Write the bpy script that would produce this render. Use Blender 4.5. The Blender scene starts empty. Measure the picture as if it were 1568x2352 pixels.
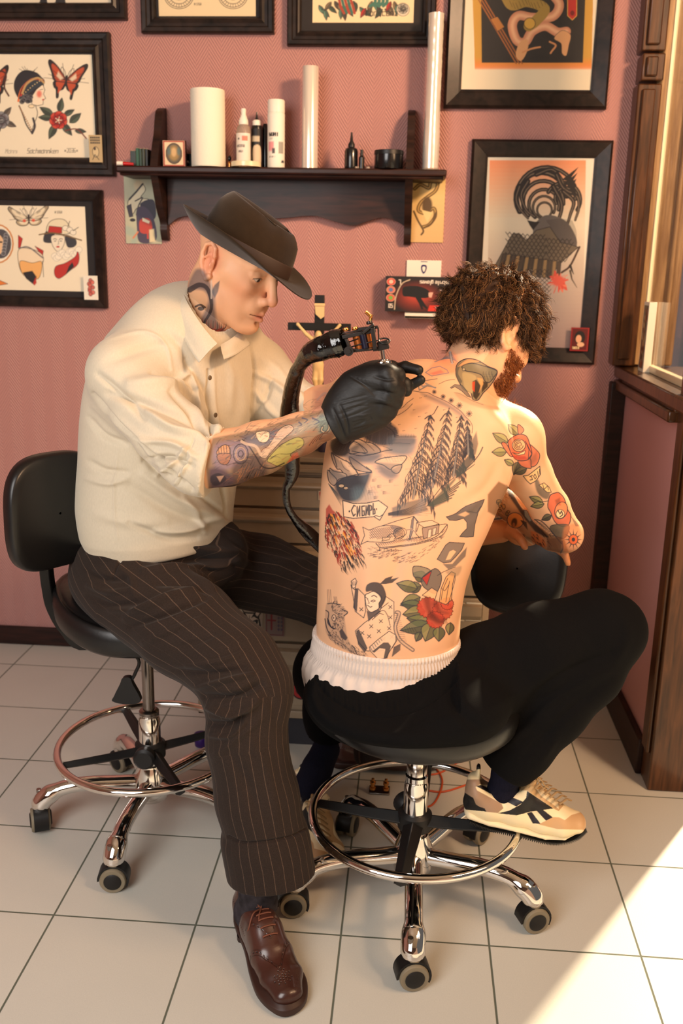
import bpy, math, random
import numpy as np
from mathutils import Vector, Matrix
SC = bpy.context.scene
COL = SC.collection
# ---------------------------------------------------------------- camera
IW, IH = 1568, 2352
FPX, PIT, YAW, ROLL, CH = 2147.5, 0.258706, -0.07306, 0.019816, 1.32235
_cp, _sp, _cy, _sy = math.cos(PIT), math.sin(PIT), math.cos(YAW), math.sin(YAW)
FWD = np.array([_sy*_cp, _cy*_cp, -_sp]); _r = np.array([_cy, -_sy, 0.]); _u = np.cross(_r, FWD)
RT = _r*math.cos(ROLL)+_u*math.sin(ROLL); UP = -_r*math.sin(ROLL)+_u*math.cos(ROLL)
CAM = np.array([0., 0., CH])
cam = bpy.data.objects.new('camera', bpy.data.cameras.new('camera')); COL.objects.link(cam)
M = Matrix.Identity(4)
for i in range(3):
    M[i][0], M[i][1], M[i][2], M[i][3] = RT[i], UP[i], -FWD[i], CAM[i]
cam.matrix_world = M
cam.data.sensor_fit = 'VERTICAL'; cam.data.sensor_height = 36; cam.data.lens = FPX/IH*36
cam.data.clip_start = .05
cam.data.dof.use_dof = True; cam.data.dof.focus_distance = 1.78; cam.data.dof.aperture_fstop = 4.5
SC.camera = cam
SC.view_settings.view_transform = 'Standard'; SC.view_settings.look = 'None'
SC.view_settings.exposure = 0.08; SC.view_settings.gamma = 1; SC.view_settings.use_curve_mapping = False
# ---------------------------------------------------------------- world and lights
def lin(c):
    return tuple(((x/12.92) if x <= .04045 else ((x+.055)/1.055)**2.4) for x in c[:3])
wd = bpy.data.worlds.new('world'); SC.world = wd; wd.use_nodes = True
bg = wd.node_tree.nodes['Background']; bg.inputs[0].default_value = (1.0, .93, .88, 1); bg.inputs[1].default_value = .13
def aim(o, tgt):
    o.rotation_euler = (Vector(tgt)-o.location).to_track_quat('-Z', 'Y').to_euler()
def area(name, loc, tgt, size, power, col, size_y=None, spread=180):
    l = bpy.data.lights.new(name, 'AREA'); l.energy = power; l.color = col; l.size = size
    if size_y: l.shape = 'RECTANGLE'; l.size_y = size_y
    l.spread = math.radians(spread)
    o = bpy.data.objects.new(name, l); COL.objects.link(o); o.location = loc; aim(o, tgt); return o
area('window_daylight', (-1.15, -.4, 1.75), (-.3, 1.8, .4), 1.3, 56, (1.0, .955, .92), 1.6)
area('warm_window', (1.85, .35, 2.75), (-.05, 3., 1.35), .40, 27, (1.0, .62, .36), .40, 80)
area('warm_side_fill', (1.65, 1.15, 1.75), (-.3, 1.85, 1.05), .55, 15, (1.0, .60, .32), .8)  # added warm fill from the right for the artist's face, chest and arm
sun = bpy.data.lights.new('sun', 'SUN'); sun.energy = 11; sun.color = (1.0, .80, .54); sun.angle = math.radians(2.2)
so = bpy.data.objects.new('sun', sun); COL.objects.link(so); so.location = (2, 5, 4)
so.rotation_euler = Vector((-.55, -.83, -.56)).to_track_quat('-Z', 'Y').to_euler()
# ---------------------------------------------------------------- survey helpers: a photo bearing cut by a real plane
def ray(px, py): return FWD+(px-784)/FPX*RT+(1176-py)/FPX*UP
def B(px, py, Y):
    d = ray(px, py); return CAM+d*(Y/d[1])
def BZ(px, py, z):
    d = ray(px, py); return CAM+d*((z-CH)/d[2])
def BX(px, py, X):
    d = ray(px, py); return CAM+d*(X/d[0])
def PX(P):
    d = np.asarray(P, float)-CAM; z = d@FWD
    return 784+FPX*(d@RT)/z, 1176-FPX*(d@UP)/z
# ---------------------------------------------------------------- materials
def NN(nt, t, **kw):
    n = nt.nodes.new(t)
    for k, v in kw.items(): setattr(n, k, v)
    return n
def mat(name, col=(.5, .5, .5), rough=.5, metal=0, attr=None, nz=0, nzs=8, bump=0, bs=60, bd=.001, coat=0, sheen=0, sss=0,
        spec=.5, trans=0, ior=1.45, alpha=1, emis=None, es=0, stretch=None, wave=None, bdet=4, cr=.08):
    m = bpy.data.materials.new(name); m.use_nodes = True; nt = m.node_tree; L = nt.links.new
    b = nt.nodes['Principled BSDF']
    c = lin(col)
    b.inputs['Base Color'].default_value = (*c, 1); b.inputs['Roughness'].default_value = rough
    b.inputs['Metallic'].default_value = metal; b.inputs['Specular IOR Level'].default_value = spec
    b.inputs['Coat Weight'].default_value = coat; b.inputs['Coat Roughness'].default_value = cr
    b.inputs['Sheen Weight'].default_value = sheen; b.inputs['IOR'].default_value = ior
    b.inputs['Transmission Weight'].default_value = trans; b.inputs['Alpha'].default_value = alpha
    if sss:
        b.inputs['Subsurface Weight'].default_value = sss; b.inputs['Subsurface Radius'].default_value = (.9, .35, .18)
        b.inputs['Subsurface Scale'].default_value = .008
    if emis: b.inputs['Emission Color'].default_value = (*lin(emis), 1); b.inputs['Emission Strength'].default_value = es
    tc = NN(nt, 'ShaderNodeTexCoord'); src = tc.outputs['Object']
    if stretch:
        mp = NN(nt, 'ShaderNodeMapping'); mp.inputs['Scale'].default_value = stretch; L(src, mp.inputs[0]); src = mp.outputs[0]
    cout = None
    if attr:
        a = NN(nt, 'ShaderNodeAttribute', attribute_name=attr); cout = a.outputs['Color']
    if nz:
        n = NN(nt, 'ShaderNodeTexNoise'); n.inputs['Scale'].default_value = nzs; n.inputs['Detail'].default_value = 6; L(src, n.inputs['Vector'])
        r = NN(nt, 'ShaderNodeMapRange'); r.inputs[1].default_value = .25; r.inputs[2].default_value = .75
        r.inputs[3].default_value = 1-nz; r.inputs[4].default_value = 1+nz; L(n.outputs[0], r.inputs[0])
        x = NN(nt, 'ShaderNodeMix', data_type='RGBA', blend_type='MULTIPLY'); x.inputs[0].default_value = 1
        if cout: L(cout, x.inputs[6])
        else: x.inputs[6].default_value = (*c, 1)
        L(r.outputs[0], x.inputs[7]); cout = x.outputs[2]
    if cout: L(cout, b.inputs['Base Color'])
    if bump:
        n = NN(nt, 'ShaderNodeTexNoise'); n.inputs['Scale'].default_value = bs; n.inputs['Detail'].default_value = bdet; L(src, n.inputs['Vector'])
        bp = NN(nt, 'ShaderNodeBump'); bp.inputs['Strength'].default_value = bump; bp.inputs['Distance'].default_value = bd
        L(n.outputs[0], bp.inputs['Height']); L(bp.outputs[0], b.inputs['Normal'])
    m['_b'] = 1
    return m
def mth(nt, op, a, b=None, c=None):
    n = NN(nt, 'ShaderNodeMath', operation=op)
    for i, v in enumerate((a, b, c)):
        if v is None: continue
        if isinstance(v, (int, float)): n.inputs[i].default_value = v
        else: nt.links.new(v, n.inputs[i])
    return n.outputs[0]
# ---------------------------------------------------------------- mesh helpers
def mesh_np(name, V, F, smooth=True):
    """V (n,3); F (m,k) array or list of such arrays"""
    me = bpy.data.meshes.new(name); V = np.asarray(V, np.float32)
    Fs = F if isinstance(F, list) else [F]
    Fs = [np.asarray(f, np.int32) for f in Fs if len(f)]
    me.vertices.add(len(V)); me.vertices.foreach_set('co', V.ravel())
    nl = sum(f.size for f in Fs); nf = sum(len(f) for f in Fs)
    me.loops.add(nl); me.polygons.add(nf)
    me.loops.foreach_set('vertex_index', np.concatenate([f.ravel() for f in Fs]))
    st = []; o = 0
    for f in Fs:
        st.append(o+np.arange(len(f))*f.shape[1]); o += f.size
    me.polygons.foreach_set('loop_start', np.concatenate(st).astype(np.int32))
    me.polygons.foreach_set('use_smooth', np.full(nf, smooth, bool))
    me.update(calc_edges=True); me.validate()
    return me
def obj(name, me, m=None, parent=None, loc=None):
    o = bpy.data.objects.new(name, me); COL.objects.link(o)
    if m: me.materials.append(m)
    if parent: o.parent = parent
    if loc is not None: o.location = loc
    return o
def tag(o, label=None, cat=None, group=None, kind=None):
    if label: o['label'] = label
    if cat: o['category'] = cat
    if group: o['group'] = group
    if kind: o['kind'] = kind
    return o
def empty(name, loc, label=None, cat=None, group=None, rz=0):
    o = bpy.data.objects.new(name, None); COL.objects.link(o); o.location = loc; o.rotation_euler = (0, 0, rz); o.empty_display_size = .05
    return tag(o, label, cat, group)
def setcol(me, C, name='Col'):
    a = me.color_attributes.new(name, 'FLOAT_COLOR', 'POINT'); C = np.asarray(C, np.float32)
    if C.shape[1] == 3: C = np.concatenate([C, np.ones((len(C), 1), np.float32)], 1)
    a.data.foreach_set('color', C.ravel())
def coords(me):
    v = np.empty(len(me.vertices)*3, np.float32); me.vertices.foreach_get('co', v); return v.reshape(-1, 3)
def normals(me):
    v = np.empty(len(me.vertices)*3, np.float32); me.vertices.foreach_get('normal', v); return v.reshape(-1, 3)
def setco(me, V): me.vertices.foreach_set('co', np.asarray(V, np.float32).ravel()); me.update()
def shade(me, s): me.polygons.foreach_set('use_smooth', np.full(len(me.polygons), s, bool))
class MB:
    """collects shapes into one mesh"""
    def __init__(s): s.V = []; s.F = {}; s.n = 0
    def add(s, V, F):
        V = np.asarray(V, float); F = np.asarray(F); s.V.append(V); s.F.setdefault(F.shape[1], []).append(F+s.n); s.n += len(V); return s
    def build(s, name, m=None, parent=None, smooth=True, bevel=0, loc=None, sub=0, auto=None):
        me = mesh_np(name, np.concatenate(s.V), [np.concatenate(f) for f in s.F.values()], smooth)
        o = obj(name, me, m, parent, loc)
        if bevel:
            b = o.modifiers.new('b', 'BEVEL'); b.width = bevel; b.segments = 2; b.limit_method = 'ANGLE'; b.angle_limit = math.radians(40)
            shade(me, True); me.update()
            try: me.set_sharp_from_angle(angle=math.radians(35))
            except Exception: pass
        elif auto:
            try: me.set_sharp_from_angle(angle=math.radians(auto))
            except Exception: pass
        if sub:
            q = o.modifiers.new('s', 'SUBSURF'); q.levels = q.render_levels = sub
        return o
    def box(s, lo, hi, R=None, c=None):
        lo = np.array(lo, float); hi = np.array(hi, float)
        V = np.array([[(lo, hi)[i][0], (lo, hi)[j][1], (lo, hi)[k][2]] for i in (0, 1) for j in (0, 1) for k in (0, 1)])
        if R is not None: V = V@np.asarray(R).T
        if c is not None: V = V+np.asarray(c)
        return s.add(V, [[0, 1, 3, 2], [4, 6, 7, 5], [0, 4, 5, 1], [2, 3, 7, 6], [0, 2, 6, 4], [1, 5, 7, 3]])
    def lathe(s, prof, c=(0, 0, 0), n=32, R=None, cap=True):
        prof = np.array(prof, float); t = np.linspace(0, 2*np.pi, n, endpoint=False); k = len(prof)
        V = np.stack([np.outer(prof[:, 0], np.cos(t)), np.outer(prof[:, 0], np.sin(t)), np.repeat(prof[:, 1][:, None], n, 1)], 2).reshape(-1, 3)
        i = np.arange(k-1)[:, None]*n; j = np.arange(n)[None]; j2 = (j+1) % n
        F = np.stack([i+j, i+j2, i+n+j2, i+n+j], 2).reshape(-1, 4)
        if R is not None: V = V@np.asarray(R).T
        V = V+np.asarray(c); s.add(V, F)
        if cap:
            for r0, rev in ((0, True), (k-1, False)):
                if prof[r0, 0] > 1e-5:
                    q = np.concatenate([V[r0*n:(r0+1)*n], V[r0*n:(r0+1)*n].mean(0)[None]])
                    f = np.stack([np.arange(n), (np.arange(n)+1) % n, np.full(n, n)], 1)
                    s.add(q, f[:, ::-1] if rev else f)
        return s
    def sweep(s, P, r, n=12, closed=False, flat=None, up=None):
        """tube along P; r scalar or per point; flat=(a,b) scales"""
        P = np.array(P, float); k = len(P); r = np.broadcast_to(np.asarray(r, float), (k,))
        if closed: T = np.roll(P, -1, 0)-np.roll(P, 1, 0)
        else: T = np.gradient(P, axis=0)
        T /= np.linalg.norm(T, axis=1)[:, None]+1e-12
        u = np.array(up if up is not None else ([0, 0, 1] if abs(T[0][2]) < .9 else [1, 0, 0]), float); U = []
        for i in range(k):
            u = u-T[i]*(u@T[i]); u /= np.linalg.norm(u)+1e-12; U.append(u.copy())
            if up is not None: u = np.array(up, float)
        U = np.array(U); W = np.cross(T, U); a, b = flat or (1, 1)
        t = np.linspace(0, 2*np.pi, n, endpoint=False)
        V = (P[:, None]+(U[:, None]*np.cos(t)[None, :, None]*a+W[:, None]*np.sin(t)[None, :, None]*b)*r[:, None, None]).reshape(-1, 3)
        kk = k if closed else k-1
        i = np.arange(kk)[:, None]; j = np.arange(n)[None]; j2 = (j+1) % n; i2 = (i+1) % k
        F = np.stack([i*n+j, i*n+j2, i2*n+j2, i2*n+j], 2).reshape(-1, 4); s.add(V, F[:, ::-1])
        if not closed:
            s.add(V[:n], np.arange(n)[None, :]); s.add(V[-n:], np.arange(n)[None, ::-1])
        return s
    def grid(s, G, closed_u=False):
        G = np.asarray(G, float); a, b = G.shape[:2]; aa = a if closed_u else a-1
        i = np.arange(aa)[:, None]; j = np.arange(b-1)[None]; i2 = (i+1) % a
        return s.add(G.reshape(-1, 3), np.stack([i*b+j, i2*b+j, i2*b+j+1, i*b+j+1], 2).reshape(-1, 4))
    def prism(s, pts, a, b, ax=1):
        """polygon pts (2D) extruded from a to b on axis ax"""
        pts = np.array(pts, float); n = len(pts); o = [i for i in range(3) if i != ax]
        V = np.zeros((2*n, 3)); V[:n, o] = pts; V[n:, o] = pts; V[:n, ax] = a; V[n:, ax] = b
        i = np.arange(n); s.add(V, np.stack([i, (i+1) % n, (i+1) % n+n, i+n], 1)); s.add(V[:n], i[None, ::-1]); s.add(V[n:], i[None]); return s
def crv(P, n=8, closed=False):
    """Catmull-Rom through P"""
    P = np.array(P, float); k = len(P)
    if k < 3: return np.array([P[0]+(P[-1]-P[0])*t for t in np.linspace(0, 1, n+1)])
    Q = np.concatenate([P[-1:], P, P[:2]]) if closed else np.concatenate([2*P[:1]-P[1:2], P, 2*P[-1:]-P[-2:-1]])
    out = []; t = np.linspace(0, 1, n, endpoint=False)[:, None]
    for i in range(len(Q)-3):
        a, b, c, d = Q[i:i+4]
        out.append(.5*((2*b)+(-a+c)*t+(2*a-5*b+4*c-d)*t**2+(-a+3*b-3*c+d)*t**3))
    if not closed: out.append(P[-1:])
    return np.concatenate(out)
def Rz(a): c, s = math.cos(a), math.sin(a); return np.array([[c, -s, 0], [s, c, 0], [0, 0, 1.]])
def Rx(a): c, s = math.cos(a), math.sin(a); return np.array([[1., 0, 0], [0, c, -s], [0, s, c]])
def Ry(a): c, s = math.cos(a), math.sin(a); return np.array([[c, 0, s], [0, 1., 0], [-s, 0, c]])
def unit(v): v = np.asarray(v, float); return v/np.linalg.norm(v)
def frame(x, z):
    """rotation whose columns are x, y, z axes (x kept, z orthogonalised)"""
    x = unit(x); z = np.asarray(z, float); z = unit(z-x*(z@x)); return np.stack([x, np.cross(z, x), z], 1)
def subdiv(me, lv=1):
    o = bpy.data.objects.new('t', me); COL.objects.link(o); q = o.modifiers.new('s', 'SUBSURF'); q.levels = lv
    dg = bpy.context.evaluated_depsgraph_get(); dg.update(); m2 = bpy.data.meshes.new_from_object(o.evaluated_get(dg))
    bpy.data.objects.remove(o); bpy.data.meshes.remove(me); return m2
# ---------------------------------------------------------------- implicit surfaces
class SDF:
    def __init__(s, lo, hi, h):
        s.lo = np.array(lo, float); s.h = h; s.n = np.ceil((np.array(hi)-s.lo)/h).astype(int)+1
        s.F = np.full(s.n, .2, np.float32); s.ax = [(s.lo[i]+h*np.arange(s.n[i])).astype(np.float32) for i in range(3)]
    def blk(s, lo, hi):
        a = np.clip(np.floor((np.asarray(lo)-s.lo)/s.h).astype(int), 0, s.n); b = np.clip(np.ceil((np.asarray(hi)-s.lo)/s.h).astype(int)+1, 0, s.n)
        sl = tuple(slice(a[i], b[i]) for i in range(3))
        return sl, s.ax[0][sl[0]][:, None, None], s.ax[1][sl[1]][None, :, None], s.ax[2][sl[2]][None, None, :]
    def put(s, sl, d, k, op):
        f = s.F[sl]
        if f.size == 0: return
        if op == '-': d = -d; a = np.maximum(f, d)+np.maximum(k-np.abs(f-d), 0)**2/(4*k+1e-9)
        elif op == '&': a = np.maximum(f, d)+np.maximum(k-np.abs(f-d), 0)**2/(4*k+1e-9)
        else: a = np.minimum(f, d)-np.maximum(k-np.abs(f-d), 0)**2/(4*k+1e-9)
        s.F[sl] = a
    def seg(s, a, b, ra, rb, k=.01, op='+', n=None, fa=1, fb=1):
        a = np.asarray(a, float); b = np.asarray(b, float); mg = max(ra, rb)*max(1, fa, fb)+k+.03
        sl, X, Y, Z = s.blk(np.minimum(a, b)-mg, np.maximum(a, b)+mg)
        u = b-a; L2 = float(u@u)+1e-12
        t = np.clip(((X-a[0])*u[0]+(Y-a[1])*u[1]+(Z-a[2])*u[2])/L2, 0, 1).astype(np.float32)
        wx = X-a[0]-t*u[0]; wy = Y-a[1]-t*u[1]; wz = Z-a[2]-t*u[2]; q = wx*wx+wy*wy+wz*wz; r = ra+(rb-ra)*t
        if n is None: d = np.sqrt(q)-r
        else:
            n = unit(n); wn = wx*n[0]+wy*n[1]+wz*n[2]; f = fa+(fb-fa)*t
            d = (np.sqrt(np.maximum(q+wn*wn*(1/(f*f)-1), 0))-r)*np.minimum(1, f)
        s.put(sl, d, k, op); return s
    def tube(s, P, R, k=.01, ks=.012, n=None, f=None, op='+'):
        """chain; R radii, f = flattening per station along n"""
        P = [np.asarray(p, float) for p in P]; f = [1]*len(P) if f is None else (f if hasattr(f, '__len__') else [f]*len(P))
        for i in range(len(P)-1):
            s.seg(P[i], P[i+1], R[i], R[i+1], k if i == 0 else ks, op, n, f[i], f[i+1])
        return s
    def ell(s, c, r, R=None, k=.01, op='+'):
        c = np.asarray(c, float); r = np.asarray(r, float); mg = r.max()+k+.02; R = np.eye(3) if R is None else np.asarray(R)
        sl, X, Y, Z = s.blk(c-mg, c+mg); x, y, z = X-c[0], Y-c[1], Z-c[2]
        q = [x*R[0, i]+y*R[1, i]+z*R[2, i] for i in range(3)]
        k0 = np.sqrt(sum((q[i]/r[i])**2 for i in range(3))); k1 = np.sqrt(sum((q[i]/r[i]**2)**2 for i in range(3)))+1e-9
        s.put(sl, k0*(k0-1)/k1, k, op); return s
    def box(s, c, r, R=None, k=.005, op='+', rd=.003):
        c = np.asarray(c, float); r = np.asarray(r, float); mg = np.linalg.norm(r)+k+.02; R = np.eye(3) if R is None else np.asarray(R)
        sl, X, Y, Z = s.blk(c-mg, c+mg); x, y, z = X-c[0], Y-c[1], Z-c[2]
        q = [np.abs(x*R[0, i]+y*R[1, i]+z*R[2, i])-r[i]+rd for i in range(3)]
        d = np.sqrt(sum(np.maximum(v, 0)**2 for v in q))+np.minimum(np.maximum(np.maximum(q[0], q[1]), q[2]), 0)-rd
        s.put(sl, d, k, op); return s
    def cut(s, p, n, k=.002, lo=None, hi=None):
        """keep the side the normal points away from"""
        n = unit(n); p = np.asarray(p, float)
        sl, X, Y, Z = s.blk(s.lo if lo is None else lo, (s.lo+s.n*s.h) if hi is None else hi)
        s.put(sl, ((X-p[0])*n[0]+(Y-p[1])*n[1]+(Z-p[2])*n[2]).astype(np.float32), k, '&'); return s
    def mesh(s, name='m', sub=0):
        F = s.F; F[0], F[-1] = .1, .1; F[:, 0], F[:, -1] = .1, .1; F[:, :, 0], F[:, :, -1] = .1, .1
        S = F < 0; n = s.n
        c = np.zeros(n-1, np.uint8)
        cs = [(i, j, k) for i in (0, 1) for j in (0, 1) for k in (0, 1)]
        for i, j, k in cs: c += S[i:n[0]-1+i, j:n[1]-1+j, k:n[2]-1+k]
        act = (c > 0) & (c < 8); I = np.argwhere(act); idx = np.full(n-1, -1, np.int32); idx[act] = np.arange(len(I))
        V = np.stack([F[I[:, 0]+i, I[:, 1]+j, I[:, 2]+k] for i, j, k in cs], 1)
        acc = np.zeros((len(I), 3), np.float32); cnt = np.zeros(len(I), np.float32)
        for a in range(8):
            for ax in range(3):
                bit = (4, 2, 1)[ax]
                if a & bit: continue
                b = a | bit; va, vb = V[:, a], V[:, b]; m = (va < 0) != (vb < 0)
                t = np.where(m, va/np.where(m, va-vb, 1), 0); p = np.tile(np.array(cs[a], np.float32), (len(I), 1)); p[:, ax] += t
                acc += p*m[:, None]; cnt += m
        P = s.lo+s.h*(I+acc/cnt[:, None]); Q = []
        for ax in range(3):
            o = [x for x in range(3) if x != ax]
            sl0 = [slice(None)]*3; sl1 = [slice(None)]*3; sl0[ax] = slice(0, -1); sl1[ax] = slice(1, None)
            for q in o: sl0[q] = slice(1, -1); sl1[q] = slice(1, -1)
            A, Bb = S[tuple(sl0)], S[tuple(sl1)]; E = np.argwhere(A != Bb); fl = A[tuple(E.T)]
            for q in o: E[:, q] += 1
            def at(d0, d1):
                e = E.copy(); e[:, o[0]] += d0; e[:, o[1]] += d1; return idx[tuple(e.T)]
            f = np.stack([at(-1, -1), at(0, -1), at(0, 0), at(-1, 0)], 1)
            if ax == 1: fl = ~fl
            f[~fl] = f[~fl][:, ::-1]; Q.append(f)
        me = mesh_np(name, P, np.concatenate(Q))
        return subdiv(me, sub) if sub else me
# ---------------------------------------------------------------- 2-D canvas for inks, prints and fold heights
class Cv:
    def __init__(s, x0, y0, x1, y1, res=1., bg=None):
        s.x0, s.y0, s.res = x0, y0, res; s.W = int((x1-x0)*res)+1; s.H = int((y1-y0)*res)+1
        s.c = np.zeros((s.H, s.W, 3), np.float32); s.a = np.zeros((s.H, s.W), np.float32)
        if bg is not None: s.c[:] = lin(bg); s.a[:] = 1
        s.T = (0, 0, 1)
    def at(s, ox=0, oy=0, k=1): s.T = (ox, oy, k); return s
    def tp(s, P):
        P = np.asarray(P, float).reshape(-1, 2); return (P*s.T[2]+[s.T[0]-s.x0, s.T[1]-s.y0])*s.res
    def reg(s, P, m):
        a = np.floor(P.min(0)-m).astype(int); b = np.ceil(P.max(0)+m).astype(int)+1
        x0, y0 = max(a[0], 0), max(a[1], 0); x1, y1 = min(b[0], s.W), min(b[1], s.H)
        if x1 <= x0 or y1 <= y0: return None
        return (slice(y0, y1), slice(x0, x1)), np.arange(x0, x1)[None, :].astype(np.float32), np.arange(y0, y1)[:, None].astype(np.float32)
    def mix(s, sl, al, col):
        c = np.array(lin(col), np.float32); A = al[..., None]; a0 = s.a[sl][..., None]; ao = A+a0*(1-A)
        s.c[sl] = np.where(ao > 1e-4, (c*A+s.c[sl]*a0*(1-A))/np.maximum(ao, 1e-4), s.c[sl]); s.a[sl] = ao[..., 0]
    def dseg(s, P, X, Y, w=None):
        d = None
        for i in range(len(P)-1):
            a, b = P[i], P[i+1]; u = b-a; L = u@u+1e-9
            t = np.clip(((X-a[0])*u[0]+(Y-a[1])*u[1])/L, 0, 1); q = np.sqrt((X-a[0]-t*u[0])**2+(Y-a[1]-t*u[1])**2)
            if w is not None: q = q-(w[i]+(w[i+1]-w[i])*t)
            d = q if d is None else np.minimum(d, q)
        return d
    def line(s, P, w=1., col=(.1, .1, .1), a=1., w1=None, smooth=False, soft=0, closed=False, n=5):
        if smooth: P = crv(P, n, closed)
        elif closed: P = list(P)+[P[0]]
        P = s.tp(P); k = s.res*s.T[2]; w *= getattr(s, 'wk', 1); ws = np.linspace(w*k/2, (w if w1 is None else w1)*k/2, len(P))
        r = s.reg(P, ws.max()+2+soft*k)
        if r is None: return s
        sl, X, Y = r; d = s.dseg(P, X, Y, ws); aa = .5+soft*k
        s.mix(sl, np.clip(.5-d/(2*aa), 0, 1)*a, col); return s
    def poly(s, P, col=(.1, .1, .1), a=1., soft=0, smooth=False, ol=0, olc=(.1, .09, .1), n=5, ola=1):
        if smooth: P = crv(P, n, True)
        P0 = P; P = s.tp(P); k = s.res*s.T[2]; r = s.reg(P, 2+soft*k)
        if r is None: return s
        sl, X, Y = r; ins = np.zeros((Y.shape[0], X.shape[1]), bool); m = len(P)
        for i in range(m):
            x1, y1 = P[i]; x2, y2 = P[(i+1) % m]
            if y1 == y2: continue
            ins ^= ((y1 > Y) != (y2 > Y)) & (X < (x2-x1)*(Y-y1)/(y2-y1)+x1)
        d = s.dseg(np.concatenate([P, P[:1]]), X, Y); d = np.where(ins, -d, d); aa = .5+soft*k
        s.mix(sl, np.clip(.5-d/(2*aa), 0, 1)*a, col)
        if ol: s.line(P0, ol, olc, ola, closed=True)
        return s
    def ell(s, cx, cy, rx, ry=None, col=(.1, .1, .1), a=1., rot=0, soft=0, ol=0, olc=(.1, .09, .1), n=20):
        ry = rx if ry is None else ry; t = np.linspace(0, 2*np.pi, n, endpoint=False); c, q = math.cos(rot), math.sin(rot)
        x = rx*np.cos(t); y = ry*np.sin(t); return s.poly(np.stack([cx+x*c-y*q, cy+x*q+y*c], 1), col, a, soft, ol=ol, olc=olc)
    def sample(s, U, V):
        x = np.clip((U-s.x0)*s.res, 0, s.W-1.001); y = np.clip((V-s.y0)*s.res, 0, s.H-1.001); i = x.astype(int); j = y.astype(int); fx = (x-i)[:, None]; fy = (y-j)[:, None]
        A = np.concatenate([s.c*s.a[..., None], s.a[..., None]], 2)
        v = (A[j, i]*(1-fx)+A[j, i+1]*fx)*(1-fy)+(A[j+1, i]*(1-fx)+A[j+1, i+1]*fx)*fy
        out = ((U-s.x0)*s.res < 0) | ((U-s.x0)*s.res > s.W-1) | ((V-s.y0)*s.res < 0) | ((V-s.y0)*s.res > s.H-1); v[out] = 0
        return v[:, :3], v[:, 3]
class Ht:
    """height canvas: ridges and valleys (metres) laid over a garment"""
    def __init__(s, x0, y0, x1, y1, res=.5): s.cv = Cv(x0, y0, x1, y1, res); s.h = np.zeros((s.cv.H, s.cv.W), np.float32)
    def r(s, P, w, h, w1=None, e=1):
        """ridge of half-width w px and height h m (negative = valley); fades to the ends"""
        P = s.cv.tp(crv(P, 6)); k = s.cv.res; w = w*k; rg = s.cv.reg(P, w*2.6)
        if rg is None: return s
        sl, X, Y = rg; n = len(P)-1; best = None
        for i in range(n):
            a, b = P[i], P[i+1]; u = b-a; L = u@u+1e-9; t = np.clip(((X-a[0])*u[0]+(Y-a[1])*u[1])/L, 0, 1)
            q = np.sqrt((X-a[0]-t*u[0])**2+(Y-a[1]-t*u[1])**2); tt = (i+t)/n
            if best is None: best, bt = q, tt
            else: m = q < best; best = np.where(m, q, best); bt = np.where(m, tt, bt)
        env = np.sin(np.pi*np.clip(.08+.84*bt, 0, 1))**.7 if e else 1
        s.h[sl] += h*np.exp(-(best/w)**2)*env; return s
    def sample(s, U, V):
        c = s.cv; x = np.clip((U-c.x0)*c.res, 0, c.W-1.001); y = np.clip((V-c.y0)*c.res, 0, c.H-1.001); i = x.astype(int); j = y.astype(int); fx = x-i; fy = y-j; h = s.h
        return (h[j, i]*(1-fx)+h[j, i+1]*fx)*(1-fy)+(h[j+1, i]*(1-fx)+h[j+1, i+1]*fx)*fy
def facing(V, N):
    d = V-CAM; d = d/np.linalg.norm(d, axis=1)[:, None]; return -(d*N).sum(1)
def carve(me, ht, lo=.05, hi=.4):
    V = coords(me); N = normals(me); u, v = PX(V); w = np.clip((facing(V, N)-lo)/(hi-lo), 0, 1)
    setco(me, V+N*(ht.sample(u, v)*w)[:, None]); return me
def ink(base, me, cv, lo=.0, hi=.18, sel=None):
    V = coords(me); N = normals(me); u, v = PX(V); c, a = cv.sample(u, v); w = np.clip((facing(V, N)-lo)/(hi-lo), 0, 1)
    if sel is not None: w = w*sel
    return base*(1-(a*w)[:, None])+c*w[:, None]
# ================================================================ SETTING
XW, YW = .66, 3.0
def wallpaper():
    m = mat('wallpaper', (.71, .515, .49), .62); nt = m.node_tree; L = nt.links.new; b = nt.nodes['Principled BSDF']
    tc = NN(nt, 'ShaderNodeTexCoord'); s = NN(nt, 'ShaderNodeSeparateXYZ'); L(tc.outputs['Object'], s.inputs[0])
    h = mth(nt, 'ADD', s.outputs['X'], s.outputs['Y'])
    z = mth(nt, 'PINGPONG', h, .038)
    v = mth(nt, 'SINE', mth(nt, 'MULTIPLY', mth(nt, 'ADD', s.outputs['Z'], mth(nt, 'MULTIPLY', z, 1.5)), 2*math.pi/.0125))
    n = NN(nt, 'ShaderNodeTexNoise'); n.inputs['Scale'].default_value = 260; L(tc.outputs['Object'], n.inputs[0])
    hh = mth(nt, 'ADD', v, mth(nt, 'MULTIPLY', n.outputs[0], 1.6))
    bp = NN(nt, 'ShaderNodeBump'); bp.inputs['Strength'].default_value = .55; bp.inputs['Distance'].default_value = .0018; L(hh, bp.inputs['Height']); L(bp.outputs[0], b.inputs['Normal'])
    r = NN(nt, 'ShaderNodeMapRange'); r.inputs[1].default_value = -1; r.inputs[2].default_value = 1; r.inputs[3].default_value = .96; r.inputs[4].default_value = 1.03; L(v, r.inputs[0])
    x = NN(nt, 'ShaderNodeMix', data_type='RGBA', blend_type='MULTIPLY'); x.inputs[0].default_value = 1; x.inputs[6].default_value = (*lin((.71, .515, .49)), 1)
    L(r.outputs[0], x.inputs[7]); L(x.outputs[2], b.inputs['Base Color']); return m
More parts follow.
